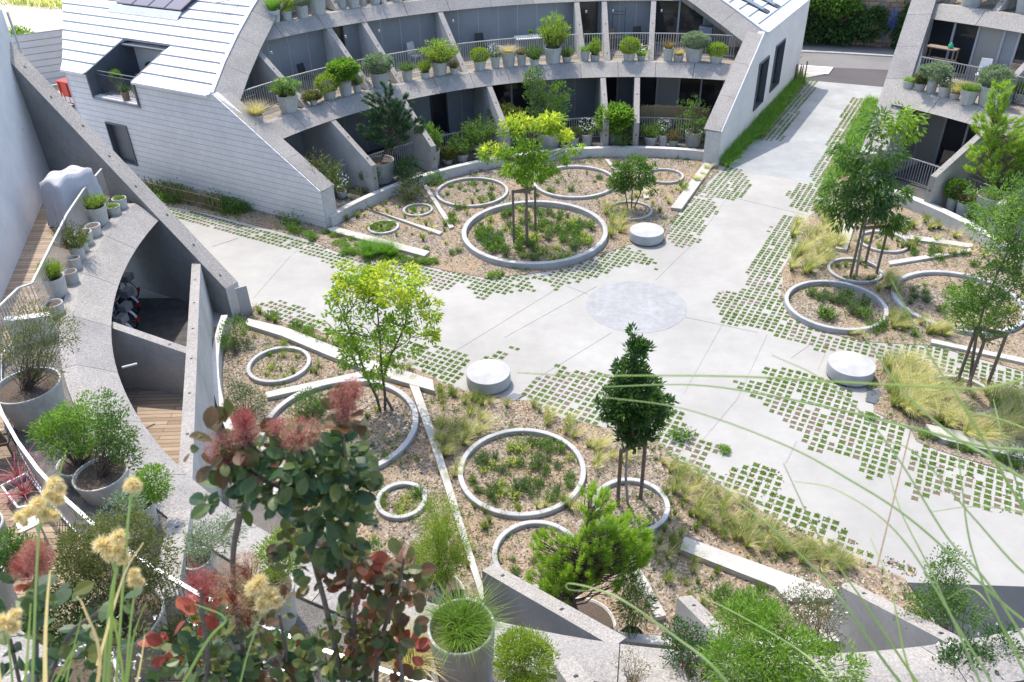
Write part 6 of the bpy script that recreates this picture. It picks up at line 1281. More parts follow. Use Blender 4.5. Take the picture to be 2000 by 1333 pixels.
o = struct('verge_weeds', mb, 'tangled green weeds and long grass along the foot of the shingled wall', 'stuff'); o['category'] = 'weeds'
# ================================================================== PROPS
rs = np.random.RandomState(40)
# reed fence along the shingled wall, picket fence by the road
def pickets(lab, pts, h, gap, mat, name, wd=.03, jit=.05):
    P = [G(*p) for p in pts]; root = empty(name, tuple(P[0]), lab, 'fence'); mb = MB()
    for a, b in zip(P[:-1], P[1:]):
        n = int((b - a).length / gap)
        for i in range(n):
            q = a + (b - a) * ((i + .5) / n) - P[0]; t_ = rs.normal(0, jit, 2); mb.beam(q, q + Vector((t_[0], t_[1], h * rs.uniform(.82, 1.08))), wd, wd * .6, mat, (b - a))
    mb.build('pickets', root); mb = MB()
    for a, b in zip(P[:-1], P[1:]):
        for z in (.25, .75): mb.beam(a - P[0] + Vector((0, 0, h * z)), b - P[0] + Vector((0, 0, h * z)), .012, .012, 'galv')
    mb.build('wire', root)
pickets('low brown reed fence among weeds along the foot of the shingled wall', [(258, 373), (330, 392), (400, 408), (436, 418)], .8, .07, 'reed', 'reed_fence', .022)
pickets('short chestnut picket fence closing the grass verge beside the road', [(1541, 158), (1556, 168), (1572, 163)], 1.15, .12, 'wood_old', 'picket_fence', .05, .03)
# stone wall across the road with ivy
wa, wb = G(1440, 73), G(2600, 148); d = (wb - wa).normalized(); wa = wa - d * 25; L = (wb - wa).length
root = empty('stone_wall', tuple(wa), 'tall old stone boundary wall across the road, half hidden by ivy', 'wall'); rz = math.atan2(d.y, d.x)
mb = MB(); mb.slab([(0, 0, -.1), (L, 0, -.1), (L, 0, 6.4), (0, 0, 6.4)], (0, .6, 0), 'stone'); mb.build('masonry', root, rz=rz)
mb = MB()
def onwall(px, py):
    s, = (0,); r = ray(px, py); nn = Vector((-d.y, d.x, 0)); t_ = (wa - CP).dot(nn) / r.dot(nn); return CP + r * t_
for i in range(26):                                     # blue scrawl sprayed on the stones
    a = onwall(rs.uniform(1735, 1752), rs.uniform(28, 60)) - wa; b_ = a + Vector((d.x, d.y, 0)) * rs.uniform(-.5, .5) + Vector((0, 0, rs.uniform(-.8, .8)))
    n_ = Vector((d.y, -d.x, 0)) * .012; mb.beam(a + n_, b_ + n_, .012, .08, 'blue_paint')
mb.build('graffiti', root)
for lab, bl, nc, mt, ex in (('dense dark ivy covering the left part of the old stone wall', [(1580, 20, 50, 36), (1640, 55, 50, 22), (1700, 45, 36, 26), (1610, 62, 40, 16), (1560, 40, 30, 40)], 420, 'lf_dark', None), ('bright pale-tipped climber spilling over the top of the old stone wall', [(1640, 8, 44, 16), (1600, 2, 30, 14)], 130, 'lf_green', 'lf_bright'),
  ('narrow ivy curtain on the stone wall near the right building', [(1778, 40, 16, 34), (1765, 70, 12, 22)], 130, 'lf_dark', None)):
    mb = MB(); bb = []
    for x, y, rx, ry in bl:
        p = onwall(x, y); k = dep(p) / F; bb.append((p.x + d.y * .35, p.y - d.x * .35, p.z, rx * k, .75, ry * k * 1.05))
    r_ = empty('ivy', (bb[0][0], bb[0][1], 0), lab, 'climbing plant'); c0 = r_.location
    clumps(mb, rel(bb, c0), nc, 20, .36, .22, .15, mt, rs, -.3, 0)
    if ex: clumps(mb, rel(bb, c0), nc // 2, 18, .36, .22, .13, ex, rs, -.3, .2)
    mb.build('foliage', r_)
    st = MB()
    for b in rel(bb, c0): twig(st, (b[0], b[1] + .3, -bb[0][2] * 0), (b[0], b[1] + .2, b[2]), .05, .02, 'bark', rs, 0, 5, .03)
    st.build('stems', r_)
q = np.array([[(lambda p: (p.x, p.y))(G(x, 80 + (x - 1540) * .045 + rs.uniform(-2, 5)))] for x in rs.uniform(1540, 1760, 260)])[:, 0]
mb = MB(); D = rs.normal(size=(260, 3)); D[:, 2] *= .3; leaves(mb, np.concatenate([q, np.full((260, 1), .03)], 1), D, .16, .1, 'chips', rs, 'leaf', .3)
o = struct('fallen_leaves', mb, 'brown fallen leaves along the foot of the old stone wall', 'stuff'); o['category'] = 'leaves'
p = G(1551, 150); o = bush('dry twiggy bush behind the chestnut picket fence', [pxblob(1551, 112, 10, 22, p.y)], 40, 11, .2, .1, .04, 'lf_rust', (1551, 140, 0))
# corrugated hoarding and sandy lot on the far left
A, B = G(85, 178), G(150, 153); A = Vector((-30.5, 47.5, 0)); B = Vector((-24.0, 51.4, 0)); d2 = (B - A).normalized()
root = empty('metal_hoarding', tuple(A), 'white horizontally ribbed metal hoarding beyond the shingled wall', 'fence'); mb = MB(); L2 = (B - A).length + 2
n_ = 8; hh = 3.0
prof = []
for i in range(n_):
    z0, z1 = hh * i / n_, hh * (i + 1) / n_; mb.slab([(0, 0, z0), (L2, 0, z0), (L2, 0, z1 - .05), (0, 0, z1 - .05)], (0, .06, 0), 'corrugated'); mb.slab([(0, .02, z1 - .05), (L2, .02, z1 - .05), (L2, .02, z1), (0, .02, z1)], (0, .04, 0), 'pavement')
mb.build('panel', root, rz=math.atan2(d2.y, d2.x)); mb = MB()
for i in range(4): mb.box((L2 * i / 3.05, .2, hh / 2), (.08, .08, hh), 'galv')
mb.build('post', root, rz=math.atan2(d2.y, d2.x))
bush('leafy bright green bush growing by the sandy lot at far left', [pxblob(45, 80, 22, 16, 52), pxblob(60, 95, 18, 10, 52), pxblob(32, 70, 14, 12, 52)], 110, 14, .3, .2, .09, 'lf_bright', (48, 105, 0), stems=20, sr=.03)
mb = MB(); q = sample(W2([(20, 6), (120, 16), (125, -30), (0, -30)]), 500, rs); Bq = np.concatenate([q[np.repeat(np.arange(500), 6)] + rs.normal(0, .4, (3000, 2)), np.full((3000, 1), -.03)], 1)
blades(mb, Bq, 0, .9, .1, .5, .09, 'lf_stipa', rs, .5); blades(mb, Bq[:1500], 0, .7, .1, .5, .09, 'lf_verge', rs, .5); o = struct('dry_grass', mb, 'dry yellow grass and weeds at the back of the sandy lot', 'stuff'); o['category'] = 'grass'
# red skip beside the hoarding
p = Vector((-21.6, 44.2, 0)); p = G(132, 205); root = empty('rubbish_skip', (p.x, p.y, 0), 'bright red metal skip half hidden behind the corner of the shingled wall', 'skip', None, rad(-31)); mb = MB()
mb.slab([(0, -.0, .1), (1.9, 0, .1), (2.2, 0, 1.25), (-.3, 0, 1.25)], (0, 1.5, 0), 'red_paint')
for x in (-.2, .5, 1.2, 2.0): mb.box((x if x < 1.5 else 1.95, -.03, .68), (.07, .06, 1.1), 'red_paint')
mb.build('body', root); mb = MB(); mb.box((.95, .75, 1.28), (2.6, 1.6, .06), 'red_paint'); mb.build('lid', root); mb = MB(); mb.box((.95, -.05, .35), (1.6, .02, .3), 'white_paint'); mb.build('sign_panel', root)
# grey cover on the left terrace
p = G(158, 428, 3.3); root = empty('furniture_cover', (p.x, p.y, 3.3), 'pale grey fabric cover draped over furniture on the left terrace deck', 'cover', None, rad(65)); mb = MB()
nx, ny = 26, 18; V = []; bx, by, bz = .72, .42, 1.5
for j in range(ny + 1):
    for i in range(nx + 1):
        u, v = i / nx * 2 - 1, j / ny * 2 - 1; a = max(abs(u), abs(v)); top = .62
        if a <= top: x, y, z = u / top * bx * .88, v / top * by * .88, bz - .10 * (u / top) ** 2 - .05 * abs(v / top) + .05 * sin(u * 9) * cos(v * 6)
        else:
            f = (a - top) / (1 - top); un, vn = u / a, v / a
            x, y = un * bx * (.88 + .14 * f), vn * by * (.88 + .16 * f); fold = .045 * sin(14 * math.atan2(vn, un)) * f; x *= 1 + fold * .6; y *= 1 + fold
            z = (bz - .12) * (1 - f) + .02
        V.append((x, y, z))
mb.add(V, [(j * (nx + 1) + i, j * (nx + 1) + i + 1, (j + 1) * (nx + 1) + i + 1, (j + 1) * (nx + 1) + i) for j in range(ny) for i in range(nx)], 'cloth_grey'); o = mb.build('cloth', root, True)
# bicycles in the yard under the terrace
def bicycle(loc, rz, lab):
    root = empty('bicycle', loc, lab, 'bicycle', 'hire bicycles in the dark yard', rz)
    for x in (-.52, .52):
        mb = MB(); ring = [(x + .33 * cos(a), 0, .34 + .33 * sin(a)) for a in np.linspace(0, 2 * pi, 25)]; mb.tube(ring, .022, 'black_plastic', 6, False)
        for k in range(8): mb.beam((x, 0, .34), (x + .32 * cos(k * pi / 4), 0, .34 + .32 * sin(k * pi / 4)), .005, .005, 'galv')
        mb.build('wheel', root)
        mb = MB(); ar = [(x + .38 * cos(a), 0, .34 + .38 * sin(a)) for a in np.linspace(.2, 2.7, 12)]
        for u, v in zip(ar[:-1], ar[1:]): mb.beam(u, v, .10, .01, 'galv', (0, 1, 0)) if False else mb.beam(u, v, .09, .012, 'white_paint')
        mb.build('mudguard', root); mb = MB(); mb.box((x + (.36 if x > 0 else -.36), 0, .40), (.05, .1, .14), 'red_paint'); mb.build('reflector', root)
    mb = MB()
    for a, b in (((-.52, 0, .34), (-.15, 0, .38)), ((-.15, 0, .38), (.38, 0, .72)), ((-.15, 0, .38), (-.22, 0, .85)), ((-.52, 0, .34), (-.2, 0, .7)), ((.36, 0, .95), (.52, 0, .34))): mb.tube([a, b], .026, 'galv', 7)
    mb.build('frame', root); mb = MB(); mb.tube([(.25, -.3, 1.0), (.36, -.14, 1.03), (.36, .14, 1.03), (.25, .3, 1.0)], .016, 'galv', 7); mb.build('handlebar', root)
    mb = MB(); mb.lathe([(0, .04), (.07, .035), (.09, .01), (.06, -.02), (0, -.02)], 'black_plastic', 14, (-.23, 0, .9)); mb.build('saddle', root)
    mb = MB(); mb.box((.62, 0, .82), (.24, .34, .22), 'galv'); mb.build('basket', root)
for i, (x, y, s) in enumerate(((240, 568, 'farthest in'), (240, 597, 'second from the dark end'), (236, 626, 'third from the dark end'), (228, 650, 'nearest the dividing wall'))):
    p = G(x, y, .3); bicycle((p.x - .25, p.y, .03), rad(-12), 'grey hire bicycle with red reflectors parked in the dark yard, ' + s)
# folded parasol and lantern by the bamboo, furniture on terraces
p = G(851, 1192, .9); root = empty('parasol', (p.x, p.y, .03), 'folded mauve parasol standing beside the bamboo pot', 'parasol'); mb = MB(); zt = hgt(1148, p.x, p.y) - .03
mb.tube([(0, 0, 0), (0, 0, zt)], .018, 'galv', 8); mb.build('pole', root); mb = MB(); n = 32
V = [(r * (1 + .22 * (k % 4 == 0) - .22 * (k % 4 == 2)) * cos(2 * pi * k / n), r * (1 + .22 * (k % 4 == 0) - .22 * (k % 4 == 2)) * sin(2 * pi * k / n), z) for r, z in ((.03, zt - .02), (.10, zt - .14), (.17, zt - .38), (.21, zt - .62), (.17, zt - .66)) for k in range(n)]
mb.add(V, [(i * n + k, i * n + (k + 1) % n, (i + 1) * n + (k + 1) % n, (i + 1) * n + k) for i in range(4) for k in range(n)], 'cloth_mauve'); smooth_angle(mb.build('canopy', root), 50)
mb = MB(); mb.lathe([(0, zt + .04), (.035, zt + .02), (.05, zt - .04), (.03, zt - .05)], 'zinc_dark', 16); mb.build('cap', root)
p = G(897, 1200, .6); root = empty('lantern', (p.x, p.y, .03), 'black lantern box beside the folded mauve parasol', 'lantern'); mb = MB(); h_ = hgt(1165, p.x, p.y) - .03
for x in (-.09, .09):
    for y in (-.09, .09): mb.box((x, y, h_ / 2), (.03, .03, h_), 'black_plastic')
mb.box((0, 0, h_ + .02), (.24, .24, .04), 'black_plastic'); mb.box((0, 0, .03), (.24, .24, .05), 'black_plastic'); mb.build('frame', root)
mb = MB(); mb.box((0, 0, h_ / 2), (.16, .16, h_ - .1), 'glass'); mb.build('pane', root)
def table(p, rz, lab, w_, dp, h_, mat, name='table', cat='table', top2=None):
    root = empty(name, tuple(p), lab, cat, None, rz); mb = MB(); mb.box((0, 0, h_), (w_, dp, .04), top2 or mat); mb.build('table_top', root)
    for x in (-1, 1):
        for y in (-1, 1): mb = MB(); mb.tube([(x * (w_ / 2 - .06), y * (dp / 2 - .06), 0), (x * (w_ / 2 - .06), y * (dp / 2 - .06), h_ - .02)], .018, mat, 6); mb.build('leg', root)
    return root
def chair(p, rz, lab, mat, arms=False):
    root = empty('chair', tuple(p), lab, 'chair', None, rz); mb = MB(); mb.box((0, 0, .44), (.46, .44, .05), mat); mb.build('seat', root)
    mb = MB(); mb.slab([(-.23, .2, .5), (.23, .2, .5), (.2, .3, 1.0), (-.2, .3, 1.0)], (0, .05, 0), mat); mb.build('backrest', root)
    for x in (-.2, .2):
        for y in (-.19, .19): mb = MB(); mb.tube([(x, y, 0), (x * .95, y * .95, .43)], .018, mat, 6); mb.build('leg', root)
        if arms: mb = MB(); mb.box((x * 1.25, 0, .66), (.06, .44, .04), mat); mb.build('armrest', root)
th = TH(926, 85, 3.6); chair(PO(18.5, th, 3.28), rad(th - 90), 'black plastic armchair against grey panels on the far first balcony', 'black_plastic', True)
th = TH(1030, 82, 3.6); t1 = table(PO(18.3, th, 3.28), rad(th + 90), 'white table with a small potted plant on the far first balcony', 1.5, .8, .74, 'white_paint')
q = PO(18.3, th, 4.04); potr = empty('potted_plant', tuple(q), 'tiny potted plant standing on the white table', 'potted plant'); o = potmesh(.16, .14).build('pot', potr); part('foliage', proto('bright', 0)[0], potr, (0, 0, .12), 0, (.22, .22, .2))
th = TH(1215, 60, 3.6); table(PO(18.6, th, 3.28), rad(th + 90), 'low brown wooden bench table with pots, under the wire stand', 1.4, .4, .5, 'wood_old')
th2 = TH(1232, 55, 3.6)
for k, (dt, cmat, lab) in enumerate(((.0, 'green_plastic', 'small green bowl on the low brown bench table'), (-1.2, 'red_paint', 'small red pot on the low brown bench table'))):
    q = PO(18.6, th + dt - .2, 3.80); mb = MB(); mb.lathe([(0, 0), (.06, 0), (.1, .1), (.085, .1), (.05, .02), (0, .02)], cmat, 16); tag(mb.build('bowl', None, True, tuple(q)), lab, 'bowl')
th = TH(1185, 62, 3.6); root = empty('cabinet', tuple(PO(18.8, th, 3.28)), 'small wooden cabinet beside the low bench table on the far balcony', 'cabinet', None, rad(th + 90)); mb = MB(); mb.box((0, 0, .42), (.42, .4, .84), 'wood_old'); mb.build('carcass', root)
mb = MB(); mb.box((0, .21, .3), (.36, .02, .5), 'reed'); mb.build('door', root); mb = MB(); mb.box((0, .21, .7), (.36, .02, .2), 'wood_old'); mb.build('drawer', root)
th = TH(1200, 45, 3.6); root = empty('wire_stand', tuple(PO(19.05, th, 3.28)), 'thin black wire plant stand behind the low bench table', 'stand', None, rad(th + 90)); mb = MB()
for x in (-.3, .3): mb.tube([(x, 0, 0), (x, 0, 1.6), (x * 1.1, 0, 1.75)], .012, 'black_plastic', 6)
for z in (.6, 1.45, 1.6): mb.tube([(-.3, 0, z), (.3, 0, z)], .01, 'black_plastic', 6)
mb.build('frame', root)
th = TH(1248, 68, 3.6); chair(PO(18.3, th, 3.28), rad(th - 60), 'dark folding chair near the low bench table on the far balcony', 'dark_frame')
th = TH(1380, 75, 3.6); root = empty('grill', tuple(PO(18.2, th, 3.28)), 'dark green covered grill behind the railing near the white gable', 'grill', None, rad(th)); mb = MB(); mb.slab([(-.4, -.3, 0), (.4, -.3, 0), (.45, -.3, .9), (.25, -.3, 1.15), (-.35, -.3, 1.15), (-.45, -.3, .9)], (0, .6, 0), 'zinc_dark'); mb.build('cover', root)
for x in (-.35, .35): mb = MB(); mb.lathe([(0, .05), (.06, .04), (.06, -.0), (0, -.0)], 'black_plastic', 12, (x, -.34, 0)); mb.build('wheel', root)
for r_, a_, z_, lab, mt in ((18.4, 35, 3.28, 'white chair behind the railing of the right first balcony', 'white_paint'), (18.5, 31.5, 3.28, 'brown wooden chair behind the railing of the right first balcony', 'wood_old'), (16.2, 33, .11, 'orange-brown chair on the ground terrace of the right building', 'wood_old'), (16.0, 98, .23, 'pale chair behind the pots on the far ground terrace', 'white_paint'), (18.3, 134, 3.28, 'black chair in the second bay of the far first balcony', 'black_plastic'), (18.4, 117, 3.28, 'grey chair in the fourth bay of the far first balcony', 'galv')):
    chair(PO(r_, a_, z_), rad(a_ - 70), lab, mt)
table(PO(18.4, 33.2, 3.28), rad(120), 'small round-edged white table between two chairs on the right first balcony', .7, .6, .72, 'white_paint')
table(PO(15.9, 101, .23), rad(10), 'low wooden table behind the pots on the far ground terrace', .9, .6, .6, 'wood_old')
# right building: rack with crates
th = 40.2; root = empty('storage_rack', tuple(PO(18.0, th, 3.28)), 'brown wooden rack behind the railing at the left end of the right balcony', 'rack', None, rad(th + 90)); mb = MB()
for x in (-.55, .55):
    for y in (-.2, .2): mb.box((x, y, .65), (.05, .05, 1.3), 'wood_old')
mb.build('frame', root)
for z in (.25, .8, 1.28): mb = MB(); mb.box((0, 0, z), (1.2, .46, .04), 'wood_old'); mb.build('shelf', root)
q = root.matrix_basis
def on(root, v): return tuple(Matrix.Translation(root.location) @ Matrix.Rotation(root.rotation_euler.z, 4, 'Z') @ Vector(v))
for v, m_, lab in (((-.15, 0, .29), 'blue_plastic', 'blue plastic crate on the lower shelf of the wooden rack'), ((.25, 0, .29), 'white_paint', 'pale crate beside the blue one on the wooden rack')):
    mb = MB(); mb.lathe([(0, 0), (.17, 0), (.2, .3), (.18, .3), (.15, .02), (0, .02)], m_, 4); tag(mb.build('crate', None, False, on(root, v), rad(th + 45)), lab, 'crate')
mb = MB(); mb.lathe([(0, 0), (.09, 0), (.1, .14), (.03, .2), (.03, .24), (0, .24)], 'green_plastic', 14); tag(mb.build('watering_can', None, True, on(root, (-.3, 0, 1.30))), 'bright green watering can on top of the wooden rack', 'watering can')
# loggia pots
for s, d_, lab, kd, sz in ((11.6, .9, 'leafy lime-green pot plant inside the dark roof loggia', 'bright', .6), (11.2, 2.4, 'dark potted plant at the back of the roof loggia, left', 'dark', .6), (10.5, 2.4, 'reddish potted plant at the back of the roof loggia, middle', 'rust', .55), (9.5, 2.2, 'tall dark potted plant at the right of the roof loggia', 'dark', .8), (10.2, .16, 'trailing plants in the planter outside the loggia railing', 'flower', .5), (9.3, .16, 'green trailing plant at the right end of the loggia railing', 'greenairy', .6)):
    p = Lz(s, d_, 3.52); r_ = empty('potted_plant', tuple(p), lab, 'potted plant'); o = potmesh(.34, .34).build('pot', r_); o.data.materials[0] = MATS['wood_old']; part('foliage', proto(kd, 0)[0], r_, (0, 0, .3), s, (sz * .8, sz * .8, sz))
root = empty('armchair', tuple(Lz(10.6, 1.8, 3.5)), 'big dark armchair under the roof loggia', 'armchair', None, rad(149)); mb = MB(); mb.box((0, 0, .3), (.8, .7, .35), 'black_plastic'); mb.build('seat', root); mb = MB(); mb.slab([(-.4, -.3, .3), (.4, -.3, .3), (.36, -.42, 1.0), (-.36, -.42, 1.0)], (0, -.12, 0), 'black_plastic'); mb.build('backrest', root)
for x in (-.43, .43): mb = MB(); mb.box((x, 0, .4), (.12, .7, .5), 'black_plastic'); mb.build('armrest', root)
# lower left deck: square planter frame with purple rosettes, chairs
cs = [G(x, y, 3.6) for x, y in ((3, 950), (52, 926), (96, 983), (36, 993))]; c = sum(cs, Vector()) / 4; root = empty('square_planter', (c.x, c.y, 3.3), 'square white-framed planter on the deck at the left edge', 'planter'); mb = MB()
for a, b_ in zip(cs, cs[1:] + cs[:1]):
    A, B = a - c, b_ - c; mb.beam((A.x, A.y, .3), (B.x, B.y, .3), .03, .05, 'white_paint'); mb.slab([(A.x, A.y, .0), (B.x, B.y, .0), (B.x, B.y, .28), (A.x, A.y, .28)], (0.001, .02, 0), 'concrete')
mb.build('box', root); mb = MB(); mb.prism([((a - c).x * .96, (a - c).y * .96) for a in cs], None, .2, 'gravel_light'); mb.build('soil', root)
for x, y, s, lab in ((50, 968, .62, 'purple spiky rosette in the front of the square white-framed planter'), (34, 932, .55, 'purple spiky rosette at the back of the square white-framed planter')):
    p = G(x, y, 3.52); o = part('spiky_plant', proto('cordy', 0)[0], None, tuple(p), x, (s, s, s * .8)); tag(o, lab, 'plant')
p = G(10, 895, 3.3); chair((p.x, p.y, 3.3), rad(200), 'dark brown slatted chair on the deck at the left edge', 'bark', True)
p = G(70, 1050, 3.3); table((p.x + .1, p.y - .1, 3.3), rad(40), 'low white-framed tray table on the deck near the empty white-rimmed pot', .34, .26, .42, 'galv')
# ================================================================== FOREGROUND PLANTS on the photographer's terrace
def pl(pts): return [AY(x, y, Y) for x, y, Y in pts]
rs = np.random.RandomState(55)
def smooth_path(P, n=14):
    P = [Vector(p) for p in P]; P = [P[0] * 2 - P[1]] + P + [P[-1] * 2 - P[-2]]; out = []
    for i in range(1, len(P) - 2):
        for k in range(n):
            t_ = k / n; a, b, c, d = P[i - 1:i + 3]; out.append(.5 * ((2 * b) + (c - a) * t_ + (2 * a - 5 * b + 4 * c - d) * t_ ** 2 + (3 * b - a - 3 * c + d) * t_ ** 3))
    return out + [P[-2]]
YC = 1.75
root = empty('smoke_bush', tuple(AY(650, 1400, YC) + Vector((0, -.5, -1.2))), 'dark red and green round-leaved smoke bush with pink plumes in the foreground', 'shrub', 'smoke bushes'); ro = root.location
sm = MB(); lf = MB(); plm = MB()
stems = [[(690, 1420, YC), (640, 1200, YC), (600, 1050, YC), (580, 960, YC), (560, 900, YC)], [(700, 1420, YC), (680, 1200, YC), (690, 1000, YC), (672, 880, YC), (668, 800, YC)], [(600, 960, YC), (520, 940, YC), (470, 900, YC), (430, 870, YC)], [(400, 1420, YC - .1), (405, 1280, YC - .1), (395, 1200, YC - .1), (392, 1150, YC - .1)],
         [(700, 1420, YC), (690, 1250, YC), (700, 1150, YC), (708, 1090, YC)], [(730, 1420, YC), (740, 1270, YC), (775, 1160, YC), (790, 1090, YC)], [(780, 1420, YC - .1), (785, 1330, YC - .1), (780, 1280, YC - .1)], [(560, 1420, YC), (560, 1290, YC), (545, 1200, YC)], [(470, 1000, YC), (455, 1100, YC), (470, 1250, YC), (520, 1420, YC)]]
for s in stems:
    P = smooth_path(pl(s), 6); sm.tube([p - ro for p in P], [.011 - .007 * i / len(P) for i in range(len(P))], 'bark', 7)
def ct(px, py, rx, ry, n, mat, Yc=YC, L=.060):
    b = pxblob(px, py, rx, ry, Yc, rx * .9); q = inball(n, rs, .25); P = q * np.array(b[3:6]) + np.array(b[:3]) - np.array(ro)
    D = q * np.array([1, .8, .6]) + rs.normal(size=(n, 3)) * .5; D[:, 2] += .1
    S = unit(np.cross(unit(D), np.array([0, -.35, 1.0]) + rs.normal(size=(n, 3)) * .45)); leaves_flat(lf, P, D, S, L, L * .62, mat)
def leaves_flat(mb, P, D, S, L, W, mat):
    """oval leaves with a chosen sideways axis, so blades lie roughly flat to the sky"""
    n = len(P); D = unit(D); S = unit(S - D * (S * D).sum(1, keepdims=True)); N = np.cross(S, D); L_ = L * rs.uniform(.6, 1.2, (n, 1)); W_ = W * L_ / L
    pr = [(0, 0), (.08, .05), (.2, .5), (.42, .95), (.66, 1.0), (.86, .66), (1, .0)]; mid = []; vs_ = []; cv = rs.uniform(-.05, .3, (n, 1))
    for a, _ in pr: mid.append(P + D * L_ * a - N * L_ * cv * a * a)
    vs_ = list(mid)
    for (a, b_), r in zip(pr[1:-1], mid[1:-1]): vs_.append(r + S * W_ * .5 * b_ + N * W_ * .10 * b_); vs_.append(r - S * W_ * .5 * b_ + N * W_ * .10 * b_)
    V = np.stack(vs_, 1); k = 17; fs = [(0, 7, 1), (0, 1, 8), (5, 15, 6), (5, 6, 16)]
    for i in range(4): fs += [(i + 1, 7 + 2 * i, 9 + 2 * i, i + 2), (i + 1, i + 2, 10 + 2 * i, 8 + 2 * i)]
    off = np.arange(n)[:, None] * k + mb.n; im = mb.mi(mat); mb.v.append(V.reshape(-1, 3)); mb.n += n * k
    for f in fs: mb.f.extend(map(tuple, (off + np.array(f)[None]).tolist())); mb.m.extend([im] * n)
for a in ((540, 920, 90, 60, 122, 'ct_green'), (470, 960, 70, 40, 46, 'ct_green'), (590, 890, 60, 44, 54, 'ct_green'), (640, 960, 60, 60, 76, 'ct_green'), (670, 920, 44, 80, 96, 'ct_green'), (655, 1030, 56, 60, 68, 'ct_green'), (430, 870, 60, 44, 27, 'ct_brown'), (480, 890, 60, 40, 24, 'ct_brown'), (680, 820, 24, 40, 18, 'ct_brown'),
          (610, 1090, 60, 30, 29, 'ct_green'), (560, 1060, 30, 24, 12, 'ct_brown'), (640, 1120, 50, 30, 21, 'ct_brown'),
          (710, 1130, 40, 60, 54, 'ct_brown'), (785, 1130, 44, 60, 63, 'ct_brown'), (700, 1240, 60, 60, 82, 'ct_brown'), (770, 1220, 44, 50, 46, 'ct_brown'), (640, 1290, 70, 50, 68, 'ct_green'), (740, 1310, 60, 40, 46, 'ct_brown'), (786, 1270, 28, 34, 21, 'ct_red'), (700, 1090, 22, 30, 10, 'ct_red'),
          (420, 1260, 90, 50, 96, 'ct_green'), (500, 1290, 70, 50, 68, 'ct_green'), (390, 1310, 90, 36, 68, 'ct_green'), (560, 1300, 60, 40, 49, 'ct_brown'), (400, 1190, 36, 24, 18, 'ct_red'), (340, 1260, 36, 20, 10, 'ct_red'), (520, 1210, 50, 36, 24, 'ct_brown')): ct(*a)
def plume(px, py, rx, ry, n, mat, Yc=YC):
    b = pxblob(px, py, rx, ry, Yc, rx); q = inball(n, rs, .0); P = q * np.array(b[3:6]) + np.array(b[:3]) - np.array(ro); D = rs.normal(size=(n, 3))
    leaves(plm, P, D, .026, .0012, mat, rs, 'needle'); leaves(plm, P[: n // 3], D[: n // 3], .006, .005, mat, rs)
    ax = np.array(b[:3]) - np.array(ro)
    for i in range(26):
        e = inball(1, rs, .5)[0] * np.array(b[3:6]) * .95 + ax; plm.tube([tuple(ax - np.array([0, 0, b[5] * .9])), tuple((ax + e) / 2), tuple(e)], [.0016, .001, .0005], 'ct_red', 4)
for a in ((435, 880, 34, 46, 1116, 'ct_plume'), (478, 845, 30, 30, 682, 'ct_plume'), (475, 820, 24, 20, 434, 'ct_plume_red'), (585, 848, 46, 28, 930, 'ct_plume'), (540, 835, 20, 18, 310, 'ct_plume'), (672, 790, 26, 46, 930, 'ct_plume'), (690, 760, 20, 24, 372, 'ct_plume'),
          (395, 1150, 34, 48, 1240, 'ct_plume_red'), (450, 1150, 40, 60, 930, 'ct_plume_tan'), (480, 1110, 30, 40, 496, 'ct_plume_tan'), (480, 1200, 34, 40, 434, 'ct_plume_tan')): plume(*a)
sm.build('stems', root); lf.build('leaves', root); plm.build('plumes', root)
# second smoke bush at the lower left corner
root = empty('smoke_bush', tuple(AY(80, 1430, 1.6) + Vector((0, -.4, -1))), 'smaller smoke bush in the lower left corner among dried flower heads', 'shrub', 'smoke bushes'); ro = root.location; sm, lf, plm = MB(), MB(), MB()
for s in ([(70, 1430, 1.6), (72, 1250, 1.6), (70, 1130, 1.6), (72, 1080, 1.6)], [(70, 1400, 1.6), (130, 1250, 1.6), (200, 1190, 1.6)], [(60, 1430, 1.6), (20, 1250, 1.6)]): P = smooth_path(pl(s), 6); sm.tube([p - ro for p in P], .006, 'bark', 7)
for a in ((60, 1240, 70, 50, 26, 'ct_green', 1.6, .085), (20, 1170, 40, 40, 14, 'ct_green', 1.6, .08), (170, 1270, 60, 40, 12, 'ct_green', 1.6, .08), (110, 1190, 60, 30, 12, 'ct_green', 1.6, .078), (220, 1180, 40, 26, 7, 'ct_green', 1.6, .07), (110, 1310, 60, 30, 12, 'ct_green', 1.6, .078), (70, 1135, 16, 14, 4, 'ct_red', 1.6, .06)): ct(*a)
plume(72, 1090, 30, 40, 1500, 'ct_plume', 1.6); plume(45, 1110, 22, 30, 600, 'ct_plume_red', 1.6)
sm.build('stems', root); lf.build('leaves', root); plm.build('plumes', root)
